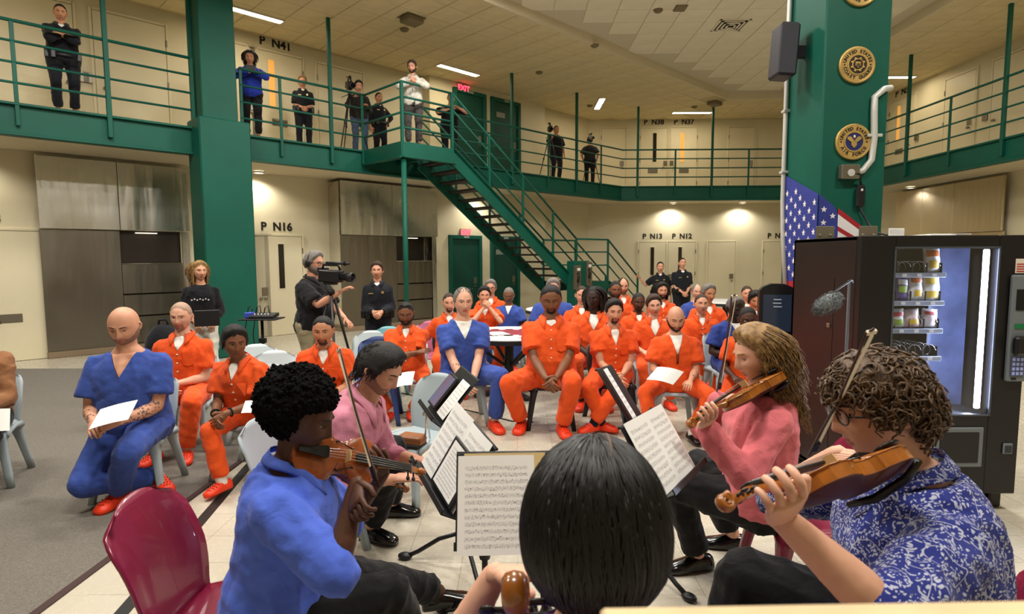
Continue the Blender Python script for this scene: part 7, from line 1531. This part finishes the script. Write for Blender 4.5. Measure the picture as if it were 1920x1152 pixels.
# ================================================================ MUSIC STANDS
BL = q(853, 1030, 1.54); TL = q(866, 850, 1.66); BR = BL+N3(.46, .02, 0)
s_ = music_stand('black music stand with sheet music facing the cellist', BL, BR, TL, (.09, 1.78), .5)
def sheet(label, S, u0, u1, v0, v1, m=MUSIC, h=.003, bend=.004): return tag(page('sheet_music', S.at(u0, v0, h), S.at(u1, v0, h)-S.at(u0, v0, h), S.at(u0, v1, h)-S.at(u0, v0, h), m, None, bend), label, 'sheet music', 'sheet music on the stands')
sheet('white sheet music on the stand in front of the cellist', s_, .02, .48, -.07, .93, MUSIC, .064)
tag(mk('paper_folder', obox((s_.at(.05, .02, .004)+s_.at(.56, .99, .004))/2, (s_.at(.56, .02)-s_.at(.05, .02))/2, (s_.at(.05, .99)-s_.at(.05, .02))/2, s_.n*.0015), mat('manila', '#cdb27a', .7)), 'tan folder behind the sheet music of the cellist', 'folder')
sheet('half hidden second sheet beside the head of the cellist', s_, .52, .98, .0, .90, MUSIC, .007)
BL = q(790, 868, 2.52); BR = q(852, 972, 2.12); TL = q(858, 762, 2.52)
s_ = music_stand('black music stand with a tablet facing the blue shirt violinist', BL, BR, TL, (-.14, 2.36), 2.3)
sheet('large open sheet music on the stand with the tablet', s_, .02, .50, .02, 1.05, MUSIC2, .006); sheet('second page on the stand with the tablet', s_, .50, .97, .02, 1.02, MUSIC2, .006)
def tablet(label, S, u0, u1, v0, v1, scr, h=.02):
    a, b, c = S.at(u0, v0, h), S.at(u1, v0, h), S.at(u0, v1, h); t = thing('tablet', label, 'tablet', tuple(a)); C = (b+c)/2; ax, ay = (b-a)/2, (c-a)/2
    mk('case', obox(C, ax, ay, S.n*.006, .004), CAMB, t); o = page('screen', C-ax*.82-ay*.88+S.n*.0075, ax*1.64, ay*1.76, scr, t, 0); return t
tscr = sheet_mat('tablet_music', 11, .35); tscr.node_tree.nodes['Principled BSDF'].inputs['Roughness'].default_value = .15
tablet('black tablet showing music leaning on the stand of the blue shirt violinist', s_, .42, .96, .04, .74, tscr)
BL = q(800, 764, 3.18); BR = q(826, 800, 2.86); TL = q(868, 690, 3.18)
s_ = music_stand('black music stand facing the man in the rose shirt', BL, BR, TL, (-.30, 3.04), .9)
tablet('tablet with a pink and blue picture on the stand of the rose shirt man', s_, .06, .50, .1, .8, mat('picture_screen', '#7d5560', .2, col2='#5d6f95', nscale=5))
sheet('small white sheet on the stand of the rose shirt man', s_, .54, .95, .1, .85, MUSIC2, .005)
BL = q(1238, 938, 2.02); BR = q(1302, 874, 2.42); TL = q(1146, 812, 2.02)
s_ = music_stand('black music stand with open music facing the woman in coral', BL, BR, TL, (.42, 2.20), .2)
sheet('left page of the open music facing the woman in coral', s_, .02, .50, .0, 1.02, MUSIC2, .006); sheet('right page of the open music facing the woman in coral', s_, .50, .98, .0, 1.02, MUSIC2, .006)
BL = q(1186, 800, 2.74); BR = q(1206, 778, 3.14); TL = q(1114, 694, 2.74)
s_ = music_stand('dark music stand seen nearly edge on behind the open music', BL, BR, TL, (.62, 2.95), 1.2)
sheet('music sheet seen edge on upon the dark stand', s_, .02, .26, .0, .95, MUSIC2, .02, .008)
# ================================================================ CHAIR WITH CASE, SMALL THINGS
CHP = N3(-.72, 3.95, 0); CHF = unit(N3(-.55, -.83, 0)); chair('grey', CHP[:2], CHF, 'grey plastic chair holding a brown case in the middle of the floor', None, .97)
zs_ = .425
t = thing('leather_case', 'brown leather case lying on the grey chair', 'case', tuple(q(772, 822, 3.62))); c = at_z(773, 824, zs_+.035); ax_ = unit(N3(.9, -.35, 0)); ay_ = np.cross(UP, ax_); mk('case_body', obox(c, ax_*.085, ay_*.05, UP*.034, .012), mat('brown_leather', '#8a5228', .45, noise=.15, nscale=20), t); mk('case_seam', obox(c+UP*.006, ax_*.0856, ay_*.0506, UP*.0015), mat('brown_leather_dark', '#54301a', .5), t)
tag(mk('black_pouch', obox(at_z(768, 832, zs_+.008), ax_*.10, ay_*.06, UP*.007, .005), cloth('pouch_black', '#101012')), 'flat black pouch under the brown case on the grey chair', 'pouch')
t = thing('folding_clamp', 'chrome folding clamp stand leaning beside the brown case', 'clamp', tuple(at_z(800, 825, zs_))); g0 = at_z(797, 828, zs_+.01); g1 = q(800, 776, 3.6); g2 = at_z(806, 822, zs_+.01)
mk('arm', tube([g0, g1], .006, 8), SILV, t, True); mk('arm', tube([g2, g1], .006, 8), SILV, t, True); mk('clamp_head', join([tube([g1, g1+N3(.06, 0, .02)], .012, 8), tube([g1+N3(-.02, 0, -.01), g1+N3(.0, 0, .03)], .010, 8)]), SILV, t, True)
t = thing('water_bottle', 'small clear water bottle on the floor beside the grey chair', 'bottle', tuple(at_z(744, 942, 0))); b0 = at_z(744, 942, 0)
wb_ = mat('bottle_plastic', '#cfd8da', .15, alpha=.45); mk('bottle_body', lathe([(0, 0), (.03, 0), (.031, .02), (.029, .07), (.031, .10), (.03, .14), (.013, .17), (.012, .185), (0, .186)], b0, 14), wb_, t, True); mk('cap', lathe([(0, .184), (.015, .184), (.015, .2), (0, .2)], b0, 12), WHITE, t); mk('bottle_label', lathe([(.0315, .06), (.0318, .06), (.0318, .1), (.0315, .1)], b0, 14, ring=True), mat('bottle_label', '#8fa9c4', .5), t)
# mixer on a stand by the wall
mp_ = at_y(491, 598, 6.9); t = thing('mixer_stand', 'black stand carrying an audio mixer beside the left column', 'stand', (mp_[0], mp_[1], 0)); z = mp_[2]
mk('tray', obox(mp_, N3(.22, 0, 0), N3(0, .15, 0), UP*.008, .003), CAMB, t); mk('pole', lathe([(.022, .1), (.022, z*.6), (.017, z*.6), (.017, z)], N3(mp_[0], mp_[1], 0), 10), CAMB, t, True); mk('clamp', obox(mp_*N3(1, 1, .72), N3(.04, 0, 0), N3(0, .03, 0), UP*.03, .006), CAMB, t)
for k in range(3): a = .4+k*2.094; d = N3(math.cos(a), math.sin(a), 0); mk('leg', tube([mp_*N3(1, 1, 0)+UP*.28, mp_*N3(1, 1, 0)+d*.3+UP*.015], .012, 8), CAMB, t, True)
t = thing('audio_mixer', 'small audio mixer with blue side panel on the black stand', 'mixer', tuple(mp_+UP*.01)); c = mp_+UP*.035; mk('body', obox(c+N3(.03, 0, 0), N3(.14, 0, 0), N3(0, .10, .012), UP*.02, .005), CAMB, t); mk('side_box', obox(c+N3(-.14, 0, .012), N3(.045, 0, 0), N3(0, .06, 0), UP*.03, .005), mat('mixer_blue', '#3c4fb0', .4), t)
for i in range(5): mk('knob', lathe([(0, 0), (.008, 0), (.007, .015), (0, .016)], c+N3(-.06+.04*i, -.05, .018), 8), WHITE, t)
for i in range(3): a = c+N3(-.12+.1*i, .03, .03); mk('cable', tube([a, a+N3(-.01, .0, .09), a+N3(-.06, .02, .06), a+N3(-.12, .03, -.25), a+N3(-.10, .05, -.6)], .006, 6), CAMB, t, True)
# rolling bag behind the shaven man
u = at_y(306, 606, 6.0); t = thing('backpack', 'black rolling backpack standing behind the shaven young man', 'bag', (u[0], u[1], 0)); bm_ = cloth('bag_black', '#14151b', .8); c = N3(u[0], u[1], 0)
chair('grey', c[:2]+N3(.0, .0, 0)[:2], N3(.2, -1, 0), 'grey plastic chair carrying the black backpack', None, .95)
mk('main_body', ellips(c+UP*.71, .20, .13, .27, 18, 12), bm_, t, True); mk('front_pocket', ellips(c+N3(0, -.09, .62), .15, .07, .15, 14, 10), bm_, t, True); mk('carry_handle', tube([c+N3(-.05, 0, .96), c+N3(-.04, 0, 1.02), c+N3(.04, 0, 1.02), c+N3(.05, 0, .96)], .012, 8), bm_, t, True); mk('shoulder_strap', tube([c+N3(.14, -.08, .9), c+N3(.19, -.12, .75), c+N3(.17, -.12, .55)], .02, 8), bm_, t, True)
# microphone with furry windscreen on a boom
mc = q(1552, 569, 3.05); fd = unit(N3(.85, .25, .45)); t = thing('boom_microphone', 'grey furry microphone on a thin boom in front of the vending machine', 'microphone', (1.95, 3.45, 0)); fur = mat('fur_grey', '#6f7476', .95, noise=.3, nscale=80, spec=.1)
V, F = ellips((0, 0, 0), .043, .043, .082, 22, 18, ax=np.stack(frame_from(fd))); rg = np.random.default_rng(3); V = V*(1+rg.normal(0, .03, (len(V), 1))); mk('windscreen', (V+mc, F), fur, t, True)
hp_ = []
for i in rg.integers(0, len(V), 700): d_ = unit(V[i]+rg.normal(0, .012, 3)); hp_.append(tube([mc+V[i]*.97, mc+V[i]+d_*.008+rg.normal(0, .002, 3), mc+V[i]+d_*.014-UP*.004+rg.normal(0, .003, 3)], [.0016, .0012, .0005], 3))
tag(mk('fur', join(hp_), fur, t, True), None, kind='stuff')
bt = mc+fd*.16; mk('boom_arm', tube([mc-fd*.06+UP*.03, mc+fd*.05+UP*.04, bt*.5+N3(1.95, 3.42, 1.50)*.5+UP*.03, N3(1.95, 3.42, 1.50)], [.004, .004, .006, .007], 6), STANDM, t, True); mk('stand_pole', lathe([(.012, .05), (.012, .9), (.009, .9), (.009, 1.51)], N3(1.95, 3.45, 0), 8), STANDM, t, True); mk('stand_base', lathe([(0, 0), (.13, 0), (.13, .02), (.03, .05), (0, .05)], N3(1.95, 3.45, 0), 20), STANDM, t, True)
# cables on the floor
for pts, lb in (([(705, 775), (780, 772), (870, 768), (960, 790), (1000, 792)], 'black cable crossing the floor behind the front row feet'), ([(740, 735), (790, 745), (860, 770)], 'short black cable by the man with crossed arms')):
    P_ = [at_z(x, y, .006) for x, y in pts]; t = tag(mk('floor_cable', tube(P_, .006, 6), cbl, None, True), lb, 'cable')
# pale rail at the very bottom right
t = thing('wooden_rail', 'pale wooden rail blurred along the bottom right edge', 'rail', (.35, .44, 0)); mk('rail_top', bar(q(1130, 1172, .44), q(1960, 1158, .44), .03, .012, b=.003), mat('pale_wood', '#cdb489', .6, noise=.1, nscale=12), t)
for px in (1180, 1930): u = q(px, 1150, .44); mk('rail_post', box(u[0]-.012, u[0]+.012, u[1]-.012, u[1]+.012, 0, u[2]-.006), MATS['pale_wood'], t)
bpy.data.scenes.remove(TMPS)
